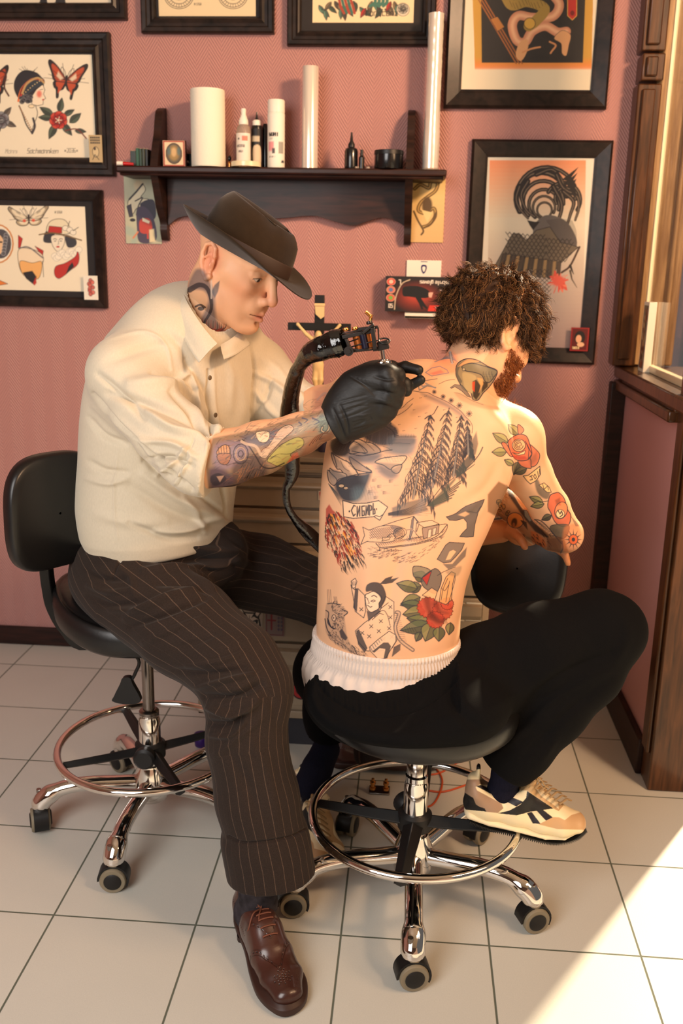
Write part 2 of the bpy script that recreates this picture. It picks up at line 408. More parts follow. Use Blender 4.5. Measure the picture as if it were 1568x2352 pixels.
def tiles():
    m = mat('floor_tiles', (.8, .78, .73), .38); nt = m.node_tree; L = nt.links.new; b = nt.nodes['Principled BSDF']
    tc = NN(nt, 'ShaderNodeTexCoord'); s = NN(nt, 'ShaderNodeSeparateXYZ'); L(tc.outputs['Object'], s.inputs[0])
    ds = []; ids = []
    for ax, o in (('X', -.4026), ('Y', 1.6197)):
        q = mth(nt, 'DIVIDE', mth(nt, 'SUBTRACT', s.outputs[ax], o), .3); ids.append(mth(nt, 'FLOOR', mth(nt, 'ADD', q, 0)))
        f = mth(nt, 'FRACT', q); ds.append(mth(nt, 'MINIMUM', f, mth(nt, 'SUBTRACT', 1, f)))
    d = mth(nt, 'MINIMUM', ds[0], ds[1])
    g = NN(nt, 'ShaderNodeMapRange'); g.inputs[1].default_value = .0048; g.inputs[2].default_value = .0085; L(d, g.inputs[0])
    n = NN(nt, 'ShaderNodeTexNoise'); n.inputs['Scale'].default_value = 420; n.inputs['Detail'].default_value = 3; L(tc.outputs['Object'], n.inputs[0])
    n2 = NN(nt, 'ShaderNodeTexNoise'); n2.inputs['Scale'].default_value = 5; L(tc.outputs['Object'], n2.inputs[0])
    cmb = NN(nt, 'ShaderNodeCombineXYZ'); L(ids[0], cmb.inputs[0]); L(ids[1], cmb.inputs[1])
    wn = NN(nt, 'ShaderNodeTexWhiteNoise'); L(cmb.outputs[0], wn.inputs[0])
    k = mth(nt, 'ADD', mth(nt, 'ADD', .86, mth(nt, 'MULTIPLY', n.outputs[0], .16)), mth(nt, 'ADD', mth(nt, 'MULTIPLY', n2.outputs[0], .08), mth(nt, 'MULTIPLY', wn.outputs[0], .035)))
    x = NN(nt, 'ShaderNodeMix', data_type='RGBA', blend_type='MULTIPLY'); x.inputs[0].default_value = 1; x.inputs[6].default_value = (*lin((.79, .785, .75)), 1); L(k, x.inputs[7])
    y = NN(nt, 'ShaderNodeMix', data_type='RGBA'); L(g.outputs[0], y.inputs[0]); y.inputs[6].default_value = (*lin((.36, .38, .33)), 1); L(x.outputs[2], y.inputs[7]); L(y.outputs[2], b.inputs['Base Color'])
    hm = mth(nt, 'ADD', mth(nt, 'MULTIPLY', g.outputs[0], 1), mth(nt, 'MULTIPLY', n.outputs[0], .12))
    bp = NN(nt, 'ShaderNodeBump'); bp.inputs['Strength'].default_value = .6; bp.inputs['Distance'].default_value = .0012; L(hm, bp.inputs['Height']); L(bp.outputs[0], b.inputs['Normal'])
    L(mth(nt, 'SUBTRACT', .85, mth(nt, 'MULTIPLY', g.outputs[0], .42)), b.inputs['Roughness']); return m
def wood(name, c1, c2, rough=.3, sc=(1, 1, 1), coat=.3, dens=9):
    m = mat(name, c1, rough, coat=coat, cr=.15, spec=.3); nt = m.node_tree; L = nt.links.new; b = nt.nodes['Principled BSDF']
    tc = NN(nt, 'ShaderNodeTexCoord'); mp = NN(nt, 'ShaderNodeMapping'); mp.inputs['Scale'].default_value = sc; L(tc.outputs['Object'], mp.inputs[0])
    n = NN(nt, 'ShaderNodeTexNoise'); n.inputs['Scale'].default_value = dens; n.inputs['Detail'].default_value = 8; n.inputs['Distortion'].default_value = .6; L(mp.outputs[0], n.inputs[0])
    r = NN(nt, 'ShaderNodeValToRGB'); e = r.color_ramp.elements; e[0].position = .32; e[0].color = (*lin(c2), 1); e[1].position = .68; e[1].color = (*lin(c1), 1)
    L(n.outputs[0], r.inputs[0]); L(r.outputs[0], b.inputs['Base Color'])
    bp = NN(nt, 'ShaderNodeBump'); bp.inputs['Strength'].default_value = .15; bp.inputs['Distance'].default_value = .0008; L(n.outputs[0], bp.inputs['Height']); L(bp.outputs[0], b.inputs['Normal']); return m
def thin_glass(name, tint=(1, 1, 1), ior=1.45):
    m = bpy.data.materials.new(name); m.use_nodes = True; nt = m.node_tree; nt.nodes.clear(); L = nt.links.new
    o = NN(nt, 'ShaderNodeOutputMaterial'); t = NN(nt, 'ShaderNodeBsdfTransparent'); t.inputs[0].default_value = (*tint, 1)
    g = NN(nt, 'ShaderNodeBsdfGlossy'); g.inputs['Roughness'].default_value = .03; f = NN(nt, 'ShaderNodeLayerWeight'); fo = mth(nt, 'ADD', .025, mth(nt, 'MULTIPLY', mth(nt, 'POWER', f.outputs['Facing'], 5), .8))
    x = NN(nt, 'ShaderNodeMixShader'); L(fo, x.inputs[0]); L(t.outputs[0], x.inputs[1]); L(g.outputs[0], x.inputs[2]); L(x.outputs[0], o.inputs[0]); return m
M_WALL = wallpaper(); M_TILE = tiles()
M_DARKWOOD = wood('dark_wood', (.20, .115, .085), (.10, .055, .045), .5, (1, 1, 8), .08)
M_DARKWOODX = wood('dark_wood_along', (.21, .11, .085), (.10, .05, .042), .5, (1, 8, 8), .08)
M_POST = wood('post_wood', (.36, .22, .12), (.20, .115, .06), .3, (9, 9, .8))
M_FRAMEW = wood('frame_wood', (.17, .125, .105), (.075, .055, .05), .45, (6, 6, 6), .06, 5)
M_PALEW = wood('pale_wood', (.68, .55, .38), (.50, .38, .25), .4, (9, 9, .7))
M_GLASS = thin_glass('thin_glass'); M_BLACK = mat('black_plastic', (.05, .05, .055), .42)
def S(o): return tag(o, kind='structure')
S(MB().add([[-3, -2.6, 0], [3.4, -2.6, 0], [3.4, 3, 0], [-3, 3, 0]], [[0, 1, 2, 3]]).build('floor', M_TILE, smooth=False))
S(MB().box((-3, YW, 0), (.78, YW+.12, 2.9)).box((.78, YW, 0), (2.6, YW+.12, .25)).box((.78, YW, 2.7), (2.6, YW+.12, 2.9)).build('wall_back', M_WALL, smooth=False))
M_PLAIN = mat('plain_wall', (.70, .52, .48), .8); M_CEIL = mat('ceiling_paint', (.72, .66, .60), .9)
S(MB().box((-3.1, -2.6, 0), (-3, 3.12, 2.9)).build('wall_left', M_PLAIN, smooth=False))
S(MB().box((-3.1, -2.6, 2.9), (2.6, 3.12, 3.0)).build('ceiling', M_CEIL, smooth=False))
S(MB().box((-3.1, -2.7, 0), (3.4, -2.6, 2.9)).build('wall_front', mat('front_wall', (.42, .34, .32), .8), smooth=False))
# half-height partition on the right
M_PINKP = mat('partition_paper', (.74, .56, .56), .6, bump=.25, bs=300, bd=.0006)
S(MB().box((XW, 2.33, 0), (.80, YW, .985)).build('wall_right', M_PINKP, smooth=False))
S(MB().box((XW-.018, 2.33, 0), (XW, YW, .105)).build('baseboard_right', M_DARKWOOD, bevel=.004))
S(MB().box((-3, YW-.016, 0), (XW-.018, YW, .066)).build('baseboard_back', M_DARKWOODX, bevel=.003))
S(MB().box((XW-.004, 2.248, 0), (.813, 2.33, 2.9)).box((XW-.014, 2.262, .1), (XW-.004, 2.318, 2.9)).build('trim_1', M_POST, bevel=.004))
S(MB().box((XW-.046, 2.955, 0), (XW, YW, .985)).build('trim_2', M_DARKWOOD, bevel=.003))
t = MB().box((XW-.055, 2.93, 1.04), (XW+.012, YW, 1.835)).box((XW-.055, 2.93, 1.92), (XW+.012, YW, 2.9)).box((XW-.050, 2.922, 1.842), (XW+.012, YW, 1.913))
t.box((XW-.043, 2.92, 1.06), (XW-.006, 2.935, 1.82)).box((XW-.043, 2.92, 1.935), (XW-.006, 2.935, 2.9)).box((XW-.040, 2.912, 1.852), (XW-.008, 2.93, 1.903))
S(t.build('trim_3', M_POST, bevel=.004))
S(MB().box((XW-.022, 2.33, .985), (.83, YW-.07, 1.0)).box((XW-.034, 2.33, .962), (XW, YW, .992)).box((XW-.034, 2.2, 1.0), (.84, YW, 1.036)).build('trim_4', M_POST, bevel=.005))
w = empty('window_1', (XW+.03, 2.64, 1.036)); S(w)
M_BEAD = mat('cream_paint', (.93, .86, .70), .3, coat=.4)
MB().box((-.008, -.31, 0), (.012, .29, .02)).box((-.004, .282, .02), (.008, .292, 1.85)).build('window_frame', M_BEAD, w, bevel=.002)
MB().box((.0, -.30, .02), (.004, .27, 1.85)).build('window_pane', M_GLASS, w, smooth=False)
S(MB().box((.665, YW-.03, 1.04), (.76, YW-.002, 2.9)).build('trim_5', M_PALEW, bevel=.003))
S(MB().box((.764, YW-.045, 1.04), (.79, YW-.002, 2.9)).box((.752, YW-.05, 1.04), (.766, YW-.002, 2.9)).build('trim_6', M_PALEW, bevel=.006))
# small picture standing on the sill
e = empty('sill_picture', (XW+.012, 2.80, 1.036), 'small white-edged picture box standing on the partition sill by the glass', 'picture')
a = BX(1470, 690, XW+.012); hh = max(.1, a[2]-1.036)
MB().box((-.008, -.012, 0), (.014, .05, hh)).build('box_body', mat('white_card', (.93, .89, .80), .5), e, bevel=.001)
cv = Cv(0, 0, 40, 140, 1, (.55, .50, .40)); random.seed(5)
for i in range(70): cv.ell(random.uniform(4, 36), random.uniform(5, 135), random.uniform(2, 8), random.uniform(2, 9), random.choice([(.5, .2, .12), (.25, .13, .1), (.8, .68, .5), (.6, .32, .2), (.35, .3, .25)]), .8, random.uniform(0, 3), soft=1)
def flat_art(name, P00, P10, P01, cv, m, parent, nu, nv, uv=None):
    """thin printed sheet: three corners, colour from canvas coordinates"""
    P00, P10, P01 = (np.asarray(p, float) for p in (P00, P10, P01)); s, t = np.meshgrid(np.linspace(0, 1, nu), np.linspace(0, 1, nv), indexing='ij')
    G = P00+s[..., None]*(P10-P00)+t[..., None]*(P01-P00); o = MB().grid(G).build(name, m, parent, smooth=False)
    if uv is None: W = G.reshape(-1, 3)+(np.array(parent.matrix_basis.translation) if parent else 0); U, V = PX(W)
    else: U = (uv[0]+s*(uv[2]-uv[0])).ravel(); V = (uv[1]+t*(uv[3]-uv[1])).ravel()
    c, al = cv.sample(U, V); setcol(o.data, c); return o
M_PRINT = mat('printed_paper', (1, 1, 1), .55, attr='Col')
flat_art('printed_front', (-.0085, .044, .01), (-.0085, -.006, .01), (-.0085, .044, hh-.01), cv, M_PRINT, e, 20, 50, (0, 140, 40, 0))
# ================================================================ SHELF
e = empty('wall_shelf', (-.43, YW, 1.60), 'dark brown wooden wall shelf with a scalloped apron and scroll brackets', 'shelf')
YS = 2.86; xa, xb = B(265, 392, YS)[0]+.43, B(1026, 392, YS)[0]+.43; zt = B(640, 384, YS)[2]-1.60; zb = B(640, 400, YS)[2]-1.60
MB().box((xa, -.14, zb), (xb, 0, zt)).box((xa+.008, -.13, zb-.008), (xb-.008, 0, zb+.002)).build('shelf_board', M_DARKWOODX, e, bevel=.005)
bl, br = B(350, 392, YS)[0]+.43, B(940, 392, 2.9)[0]+.43
ap = [(387, 517), (413, 499), (450, 497), (500, 512), (540, 520), (580, 510), (620, 503), (660, 500), (700, 496), (729, 497), (770, 509), (811, 518), (841, 509), (877, 500), (912, 509), (938, 527)]
pts = [(B(x, y, 2.975)[0]+.43, B(x, y, 2.975)[2]-1.60) for x, y in ap]; c_ = crv(pts, 5); c_ = [(min(max(x, bl), br), z) for x, z in c_]
n = len(c_); top = [(x, zb) for x, _ in c_]
V = [(x, -.028, z) for x, z in c_]+[(x, -.028, z) for x, z in top]+[(x, -.01, z) for x, z in c_]+[(x, -.01, z) for x, z in top]; F = []
for i in range(n-1): F += [[i, i+1, n+i+1, n+i], [2*n+i+1, 2*n+i, 3*n+i, 3*n+i+1], [i+1, i, 2*n+i, 2*n+i+1]]
MB().add(V, F).build('apron', M_DARKWOODX, e, smooth=False)
z0 = B(385, 553, 2.99)[2]-1.60; z1 = B(372, 246, 2.97)[2]-1.60
prof = crv([(0, z0), (-.02, z0+.004), (-.034, z0+.03), (-.035, z0+.055), (-.07, z0+.09), (-.115, -.05), (-.13, zb)], 5)
prof2 = crv([(-.125, zt), (-.10, .05), (-.075, .09), (-.066, .115), (-.05, .15), (-.03, z1-.006), (-.008, z1), (0, z1-.01)], 5)
for i, x in enumerate((bl, br)):
    b = MB(); b.prism([(y, z) for y, z in prof]+[(y, z) for y, z in prof2], x-.011, x+.011, 0); b.build('bracket', M_DARKWOOD, e, bevel=.002)
# ================================================================ WALL ART
INK = (.13, .12, .13)
GL = {'a': 'M31 11 12 14 34 35 31', 'b': '16 11 31 34 14', 'c': '34 14 11 31', 'd': '36 31 11 14 34', 'e': '12.5 32.5 34 14 11 31', 'g': '31 11 14 34 30 10', 'i': '11 14', 'k': '16 11|34 12|13 31', 'l': '16 11',
      'm': '11 14 24 21|24 34 31', 'n': '11 14 34 31', 'o': '11 14 34 31 11', 'r': '11 14|13 34', 's': '34 14 12.5 32.5 31 11', 't': '16 11 31|14 34', 'v': '14 21 34', 'h': '16 11|14 34 31', 'z': '14 34 11 31', 'y': '14 22|34 10',
      'u': '14 11 31 34', 'w': '14 11 22 31 34', 'A': '11 26 31|13 33', 'L': '16 11 31', 'K': '16 11|36 13 31', 'S': '36 16 13.5 33.5 31 11', 'M': '11 16 23 36 31', 'H': '16 11|36 31|13 33', 'O': '11 16 36 31 11', 'R': '11 16 36 33 13|23 31', 'I': '21 26', 'T': '16 36|26 21',
      'E': '36 16 11 31|13.5 33', '0': '11 16 36 31 11', '2': '16 36 33 11 31', '3': '16 36 31 11|13 33', '6': '36 16 11 31 33 13', '1': '21 26', '5': '36 16 13 33 31 11', 'X': '16 31|36 11', 'N': '11 16 31 36', '*': '14 32|34 12|24 22', '.': '21 21.4', 'D': '11 16 26 34 21 11'}
def word(cv, s, x, y, h, col=INK, w=1., sx=1., rot=0, a=1., slant=0):
    """stroke lettering; (x, y) lower left corner, h letter height"""
    k = h/5.; ca, sa = math.cos(rot), math.sin(rot)
    for ch in s:
        g = GL.get(ch, '')
        for st in g.replace('M', '').split('|'):
            P = []
            for q in st.split():
                px, py = float(q[0]), float(q[1:])
                lx = (px-1)*k*sx+x_off(cv)+(py-1)*k*slant; ly = -(py-1)*k
                P.append((x+lx*ca-ly*sa, y+lx*sa+ly*ca))
            if len(P) > 1: cv.line(P, w, col, a)
        cv._xo = x_off(cv)+(3.0 if ch in GL and ch not in 'il1I' else (1.8 if ch in GL else 2.0))*k*sx
    cv._xo = 0; return cv
def x_off(cv): return getattr(cv, '_xo', 0)
def leaf(cv, x, y, L, ang, w=.38, col=(.45, .45, .25), ol=1.2, olc=INK, dark=(.2, .2, .18), a=1., vein=True):
    t = np.linspace(0, 1, 9); up = np.sin(np.pi*t**.8)*w*L/2; c, s = math.cos(ang), math.sin(ang)
    P = [(t[i]*L, -up[i]) for i in range(9)]+[(t[i]*L, up[i]) for i in range(7, 0, -1)]; R = lambda q: [(x+u*c-v*s, y+u*s+v*c) for u, v in q]
    cv.poly(R(P), col, a, .4); cv.poly(R(P[:9]+[(t[i]*L, 0) for i in range(7, 0, -1)]), dark, .6*a, 1.)
    cv.line(R(P), ol, olc, a, closed=True)
    if vein: cv.line(R([(0, 0), (L*.95, 0)]), ol*.7, olc, a)
def rose(cv, x, y, r, col=(.78, .25, .18), lt=(.90, .55, .42), dk=(.35, .1, .08), ol=1.3, a=1.):
    for k in range(7):
        an = k*2*math.pi/7+.3; cv.ell(x+.62*r*math.cos(an), y+.62*r*math.sin(an), .46*r, .36*r, col, a, an+1.57, ol=ol); cv.ell(x+.45*r*math.cos(an), y+.45*r*math.sin(an), .24*r, .2*r, dk, .55*a, an+1.57, soft=.12*r)
        cv.ell(x+.86*r*math.cos(an), y+.86*r*math.sin(an), .12*r, .28*r, lt, .7*a, an, soft=1)
    cv.ell(x, y, .5*r, .45*r, col, a, ol=ol); cv.ell(x, y+.06*r, .36*r, .3*r, lt, .8*a, ol=ol)
    for q in (.26, .15): cv.line([(x+q*r*math.cos(t), y+q*r*math.sin(t)*.9) for t in np.linspace(.4, 5.2, 9)], ol, INK, a)
def butterfly(cv, x, y, s, rot=0, c1=(.78, .33, .18), c2=(.16, .13, .13), c3=(.93, .88, .76), moth=False):
    c, q = math.cos(rot), math.sin(rot); T = lambda P: [(x+(u*c-v*q)*s, y+(u*q+v*c)*s) for u, v in P]
    for m in (1, -1):
        lo = [(0, .02), (.25*m, .0), (.42*m, .12), (.38*m, .28), (.30*m, .36), (.26*m, .62), (.20*m, .60), (.20*m, .40), (.06*m, .30)] if not moth else [(0, .0), (.34*m, -.02), (.5*m, .12), (.36*m, .26), (.14*m, .27), (.04*m, .2)]
        up = [(0, .04), (.14*m, -.2), (.38*m, -.46), (.62*m, -.62), (.66*m, -.5), (.52*m, -.2), (.42*m, .04), (.2*m, .08)] if not moth else [(0, .02), (.2*m, -.16), (.5*m, -.34), (.74*m, -.5), (.8*m, -.4), (.66*m, -.2), (.5*m, .02), (.2*m, .1)]
        cv.poly(T(lo), c2 if not moth else (.72, .65, .52), 1, smooth=True, ol=.03*s); cv.poly(T([(u*.72+.03*m, v*.72+.03) for u, v in lo[:6]]), c1 if not moth else c3, .9, smooth=True)
        cv.poly(T(up), c2 if not moth else (.62, .56, .46), 1, smooth=True, ol=.03*s); cv.poly(T([(u*.8+.02*m, v*.8) for u, v in up]), c1 if not moth else c3, .9, .02*s, smooth=True)
        for i in range(5):
            f = .2+.15*i; cv.line(T([(.05*m, 0), (f*m*.95, -.55+.14*i)]), .02*s, c2, .8)
        cv.poly(T([(.1*m, -.05), (.3*m, -.26), (.34*m, -.1), (.2*m, .02)]), c3, .8, .02*s)
        if moth: cv.ell(*T([(.18*m, .08)])[0], .07*s, .06*s, (.85, .35, .25))
        cv.line(T([(.02*m, -.1), (.08*m, -.3), (.2*m, -.42), (.22*m, -.34)]), .018*s, c2, smooth=True)
    cv.line(T([(0, -.12), (0, .2)]), .09*s, c2, w1=.03*s)
def face(cv, x, y, s, lip=(.75, .15, .12), sk=(.93, .89, .80)):
    cv.poly([(x-.32*s, y-.3*s), (x+.3*s, y-.3*s), (x+.33*s, y+.1*s), (x+.12*s, y+.48*s), (x-.08*s, y+.48*s), (x-.3*s, y+.15*s)], sk, 1, smooth=True, ol=.025*s)
    for m in (-1, 1):
        cv.line([(x+m*.24*s, y-.12*s), (x+m*.15*s, y-.16*s), (x+m*.06*s, y-.1*s)], .03*s, smooth=True); cv.ell(x+m*.15*s, y-.03*s, .06*s, .03*s, INK); cv.ell(x+m*.15*s, y-.03*s, .02*s, .02*s, sk)
    cv.line([(x+.02*s, y-.05*s), (x+.04*s, y+.12*s), (x-.02*s, y+.14*s)], .02*s); cv.ell(x, y+.27*s, .09*s, .045*s, lip)
def picture(name, label, x0, y0, x1, y1, fw, art, paper, pc, mats=((.13, .12, .13),), fd=.026, prof=0, group=None, Y=None, round_=0):
    """framed sheet: outer rectangle and paper rectangle given as photo bearings on the wall plane"""
    Yf = YW-.014; A, C = B(x0, (y0+y1)/2, Yf), B(x1, (y0+y1)/2, Yf); T_, Bo = B((x0+x1)/2, y0, Yf), B((x0+x1)/2, y1, Yf)
    X0, X1, Z1, Z0 = A[0], C[0], T_[2], Bo[2]; cx, cz = (X0+X1)/2, (Z0+Z1)/2
    e = empty(name, (cx, YW, cz), label, 'picture', group); hw, hz = (X1-X0)/2, (Z1-Z0)/2; w = fw/735.
    P = [(0, 0), (0, -fd*.8), (w*.10, -fd), (w*.34, -fd*.96), (w*.42, -fd*.78), (w*.62, -fd*.74), (w*.78, -fd*.92), (w*.90, -fd*.85), (w, -fd*.45), (w, -.004)]
    if prof: P = [(0, 0), (0, -fd*.7), (w*.15, -fd), (w*.5, -fd*.8), (w*.85, -fd*.62), (w, -fd*.5), (w, -.004)]
    G = [[(sx*(hw-d), y, sz*(hz-d)) for d, y in P] for sx, sz in ((-1, -1), (1, -1), (1, 1), (-1, 1))]
    MB().grid(G, True).build('frame', M_FRAMEW, e, smooth=False)
    MB().box((-hw+w*.8, -.008, -hz+w*.8), (hw-w*.8, -.003, hz-w*.8)).build('mat_board', mat(name+'_mat', mats[0], .75), e, smooth=False)
    a = B(paper[0], paper[1], YW-.011); b = B(paper[2], paper[3], YW-.011)
    px0, px1 = max(a[0]-cx, -hw+w), min(b[0]-cx, hw-w); pz1, pz0 = min(a[2]-cz, hz-w), max(b[2]-cz, -hz+w)
    r = .0012
    nu, nv = int((px1-px0)/r)+2, int((pz1-pz0)/r)+2; s, t = np.meshgrid(np.linspace(px0, px1, nu), np.linspace(pz1, pz0, nv), indexing='ij')
    G = np.stack([s, np.full_like(s, -.0095), t], 2); o = MB().grid(G[:, ::-1]).build('print', M_PRINT, e, smooth=False)
    W = G[:, ::-1].reshape(-1, 3)+np.array([cx, YW, cz]); U, V = PX(W); cv = Cv(max(paper[0], -30)-8, max(paper[1], -30)-8, paper[2]+8, paper[3]+8, 1.25, pc); art(cv)
    c, al = cv.sample(U, V); c = np.where(al[:, None] > .5, c, np.array(lin(pc))); setcol(o.data, c)
    MB().box((-hw+w*.92, -.0125, -hz+w*.92), (hw-w*.92, -.0115, hz-w*.92)).build('glass', M_GLASS, e, smooth=False); return e
def speck(cv, box, n, seed, cols=((.4, .35, .3),), a=.2, r=(1, 3)):
    rd = random.Random(seed)
    for i in range(n): cv.ell(rd.uniform(box[0], box[2]), rd.uniform(box[1], box[3]), rd.uniform(*r), rd.uniform(*r), rd.choice(cols), a, rd.uniform(0, 3), soft=1, n=8)
RED, ORG, GRY, SKN, GRN = (.72, .17, .13), (.90, .45, .18), (.42, .41, .42), (.90, .75, .58), (.25, .33, .24)
def art_lady(cv):                                               # flash sheet: butterflies, lady with headband, roses
    butterfly(cv, 152, 184, 68, .12); butterfly(cv, -22, 196, 68, -.1, moth=False)
    cv.poly([(33, 205), (36, 180), (55, 162), (85, 168), (100, 190), (92, 216), (70, 232), (46, 228)], (.16, .15, .17), 1, smooth=True, ol=1.2)
    cv.poly([(48, 226), (45, 205), (70, 180), (96, 178), (102, 192), (80, 204), (58, 222)], (.20, .24, .27), 1, smooth=True)
    for i, c in enumerate((ORG, (.16, .15, .17), RED, (.75, .62, .4))): cv.line([(42+i*3, 232-i*6), (50+i*4, 204-i*4), (74+i*4, 182-i*1), (98+i, 184+i*2)], 4.5, c, smooth=True)
    for i in range(9): cv.ell(54+i*5.2, 214-i*4.2+abs(i-4)*.5, 1.6, 1.6, (.9, .8, .6), ol=.6)
    for i in range(8): cv.line([(60+i*2, 168), (44+i*6, 158-6*math.sin(i))], .9)
    cv.poly([(84, 205), (98, 194), (103, 206), (100, 216), (105, 226), (99, 230), (99, 240), (86, 243), (74, 240), (70, 226)], (.95, .89, .78), 1, smooth=False, ol=1.2)
    cv.ell(90, 216, 6, 8, (.88, .3, .2), .8, soft=2); cv.line([(92, 206), (99, 205)], 1.2); cv.ell(99, 229, 2.5, 1.6, RED)
    for i in range(11): cv.ell(60+10*math.sin(i*1.7), 222+i*1.2, 6, 5, (.17, .16, .19), .9, ol=.8, olc=(.5, .5, .5))
    cv.line([(44, 243), (52, 262), (60, 285), (72, 304)], 3, (.25, .22, .2), smooth=True); cv.line([(82, 243), (86, 262), (78, 285), (72, 304)], 1.5, smooth=True); cv.line([(76, 272), (80, 290), (74, 306)], 5, (.22, .2, .22), smooth=True)
    for i in range(12): cv.ell(45+i*2.4, 246+i*4.6, 1.5, 1.5, (.8, .55, .3), ol=.5)
    cv.ell(72, 244, 7, 4, (.93, .86, .72), ol=1)
    for a, l in ((-2.6, 36), (-1.4, 34), (-.5, 28), (2.0, 38), (.9, 36), (3.2, 32)): leaf(cv, 134+14*math.cos(a), 272+14*math.sin(a), l, a, .45, (.32, .37, .30), dark=(.12, .14, .14))
    leaf(cv, 160, 282, 34, -.7, .5, (.32, .37, .3)); leaf(cv, 172, 300, 26, .1, .45, (.32, .37, .3)); cv.line([(150, 300), (172, 296), (184, 302), (198, 318)], 3, (.45, .2, .15), smooth=True)
    rose(cv, 134, 276, 21, (.74, .17, .12), (.85, .35, .25)); 
    for k in range(5): cv.line([(134, 276), (134+8*math.cos(k*1.25), 276+8*math.sin(k*1.25))], 1.4, (.95, .9, .8))
    for a in (-.9, .4, 1.9, -2.4, 3.): leaf(cv, 2+10*math.cos(a), 276+10*math.sin(a), 28, a, .45, (.45, .4, .35))
    rose(cv, 2, 276, 20, (.45, .45, .47), (.6, .6, .6)); cv.line([(-14, 160), (8, 165), (14, 175), (10, 200), (20, 220)], 4, (.3, .15, .1), smooth=True)
    word(cv, 'Manni', 12, 352, 10, sx=1.1, slant=.2, w=.9, a=.7); word(cv, 'Sachmannken', 62, 352, 11, sx=1.0, slant=.2, w=1.1); word(cv, '*2036*', 148, 350, 9, w=.9)
def art_hat(cv):                                                # flash sheet: moth, lady with hat, legs, portrait
    butterfly(cv, 66, 502, 58, -.05, moth=True); word(cv, 'MUSTER', 126, 490, 5, w=.8)
    cv.poly([(101, 556), (103, 535), (116, 525), (126, 540), (128, 556)], (.2, .2, .22), smooth=True); cv.poly([(150, 540), (172, 548), (176, 560), (168, 568), (154, 566)], (.22, .22, .24), smooth=True)
    face(cv, 133, 555, 44); cv.poly([(110, 534), (112, 512), (130, 503), (152, 508), (160, 536)], (.90, .86, .74), smooth=True, ol=1.2)
    cv.poly([(110, 535), (113, 519), (142, 522), (142, 536)], RED, ol=1); cv.line([(90, 539), (120, 535), (150, 541), (187, 552)], 3, (.45, .35, .2), smooth=True)
    for q in ((150, 524), (160, 528), (168, 534)): cv.ell(*q, 7, 6, (.93, .9, .82), ol=.8)
    cv.line([(156, 520), (160, 508)], 1.5); cv.line([(168, 530), (180, 522)], 1.5)
    for i in range(14): cv.ell(126+i*4.2, 588+6*math.sin(i*1.3)-i*.7, 8, 7, (.95, .92, .84), .9, ol=.5, olc=(.5, .5, .48))
    cv.poly([(125, 630), (128, 612), (150, 604), (172, 590), (178, 578), (182, 590), (178, 608), (160, 622), (146, 634), (134, 640)], RED, smooth=True, ol=1); cv.poly([(150, 632), (158, 612), (166, 602), (170, 612)], INK)
    cv.poly([(42, 540), (52, 548), (46, 572), (42, 570)], RED, ol=.8); cv.poly([(80, 565), (100, 576), (98, 588), (90, 580)], RED, ol=.8)
    cv.poly([(44, 572), (72, 572), (96, 584), (98, 604), (76, 622), (52, 628), (42, 600)], (.93, .86, .74), smooth=True, ol=1.2); cv.line([(44, 570), (66, 568), (98, 592)], 3, GRY, smooth=True)
    cv.poly([(46, 600), (74, 604), (96, 602), (88, 640), (54, 632)], (.92, .70, .42), smooth=True, ol=1); cv.poly([(52, 626), (74, 622), (84, 636), (80, 656), (60, 640)], INK); cv.line([(98, 600), (100, 636)], 1.2)
    cv.poly([(76, 650), (82, 636), (84, 650), (79, 656)], RED)
    cv.ell(-6, 560, 36, 44, (.95, .92, .84), ol=3.4, olc=(.80, .52, .25)); cv.ell(2, 560, 24, 34, (.30, .30, .32)); cv.ell(-10, 562, 20, 26, SKN, ol=1); cv.ell(2, 556, 4, 2, INK)
    for i in range(7): cv.ell(14-i, 540+i*7, 5, 5, (.36, .36, .38), ol=.8, olc=(.7, .7, .7))
    cv.poly([(-20, 640), (0, 644), (18, 652), (0, 655), (-20, 655)], (.88, .5, .2), ol=1)
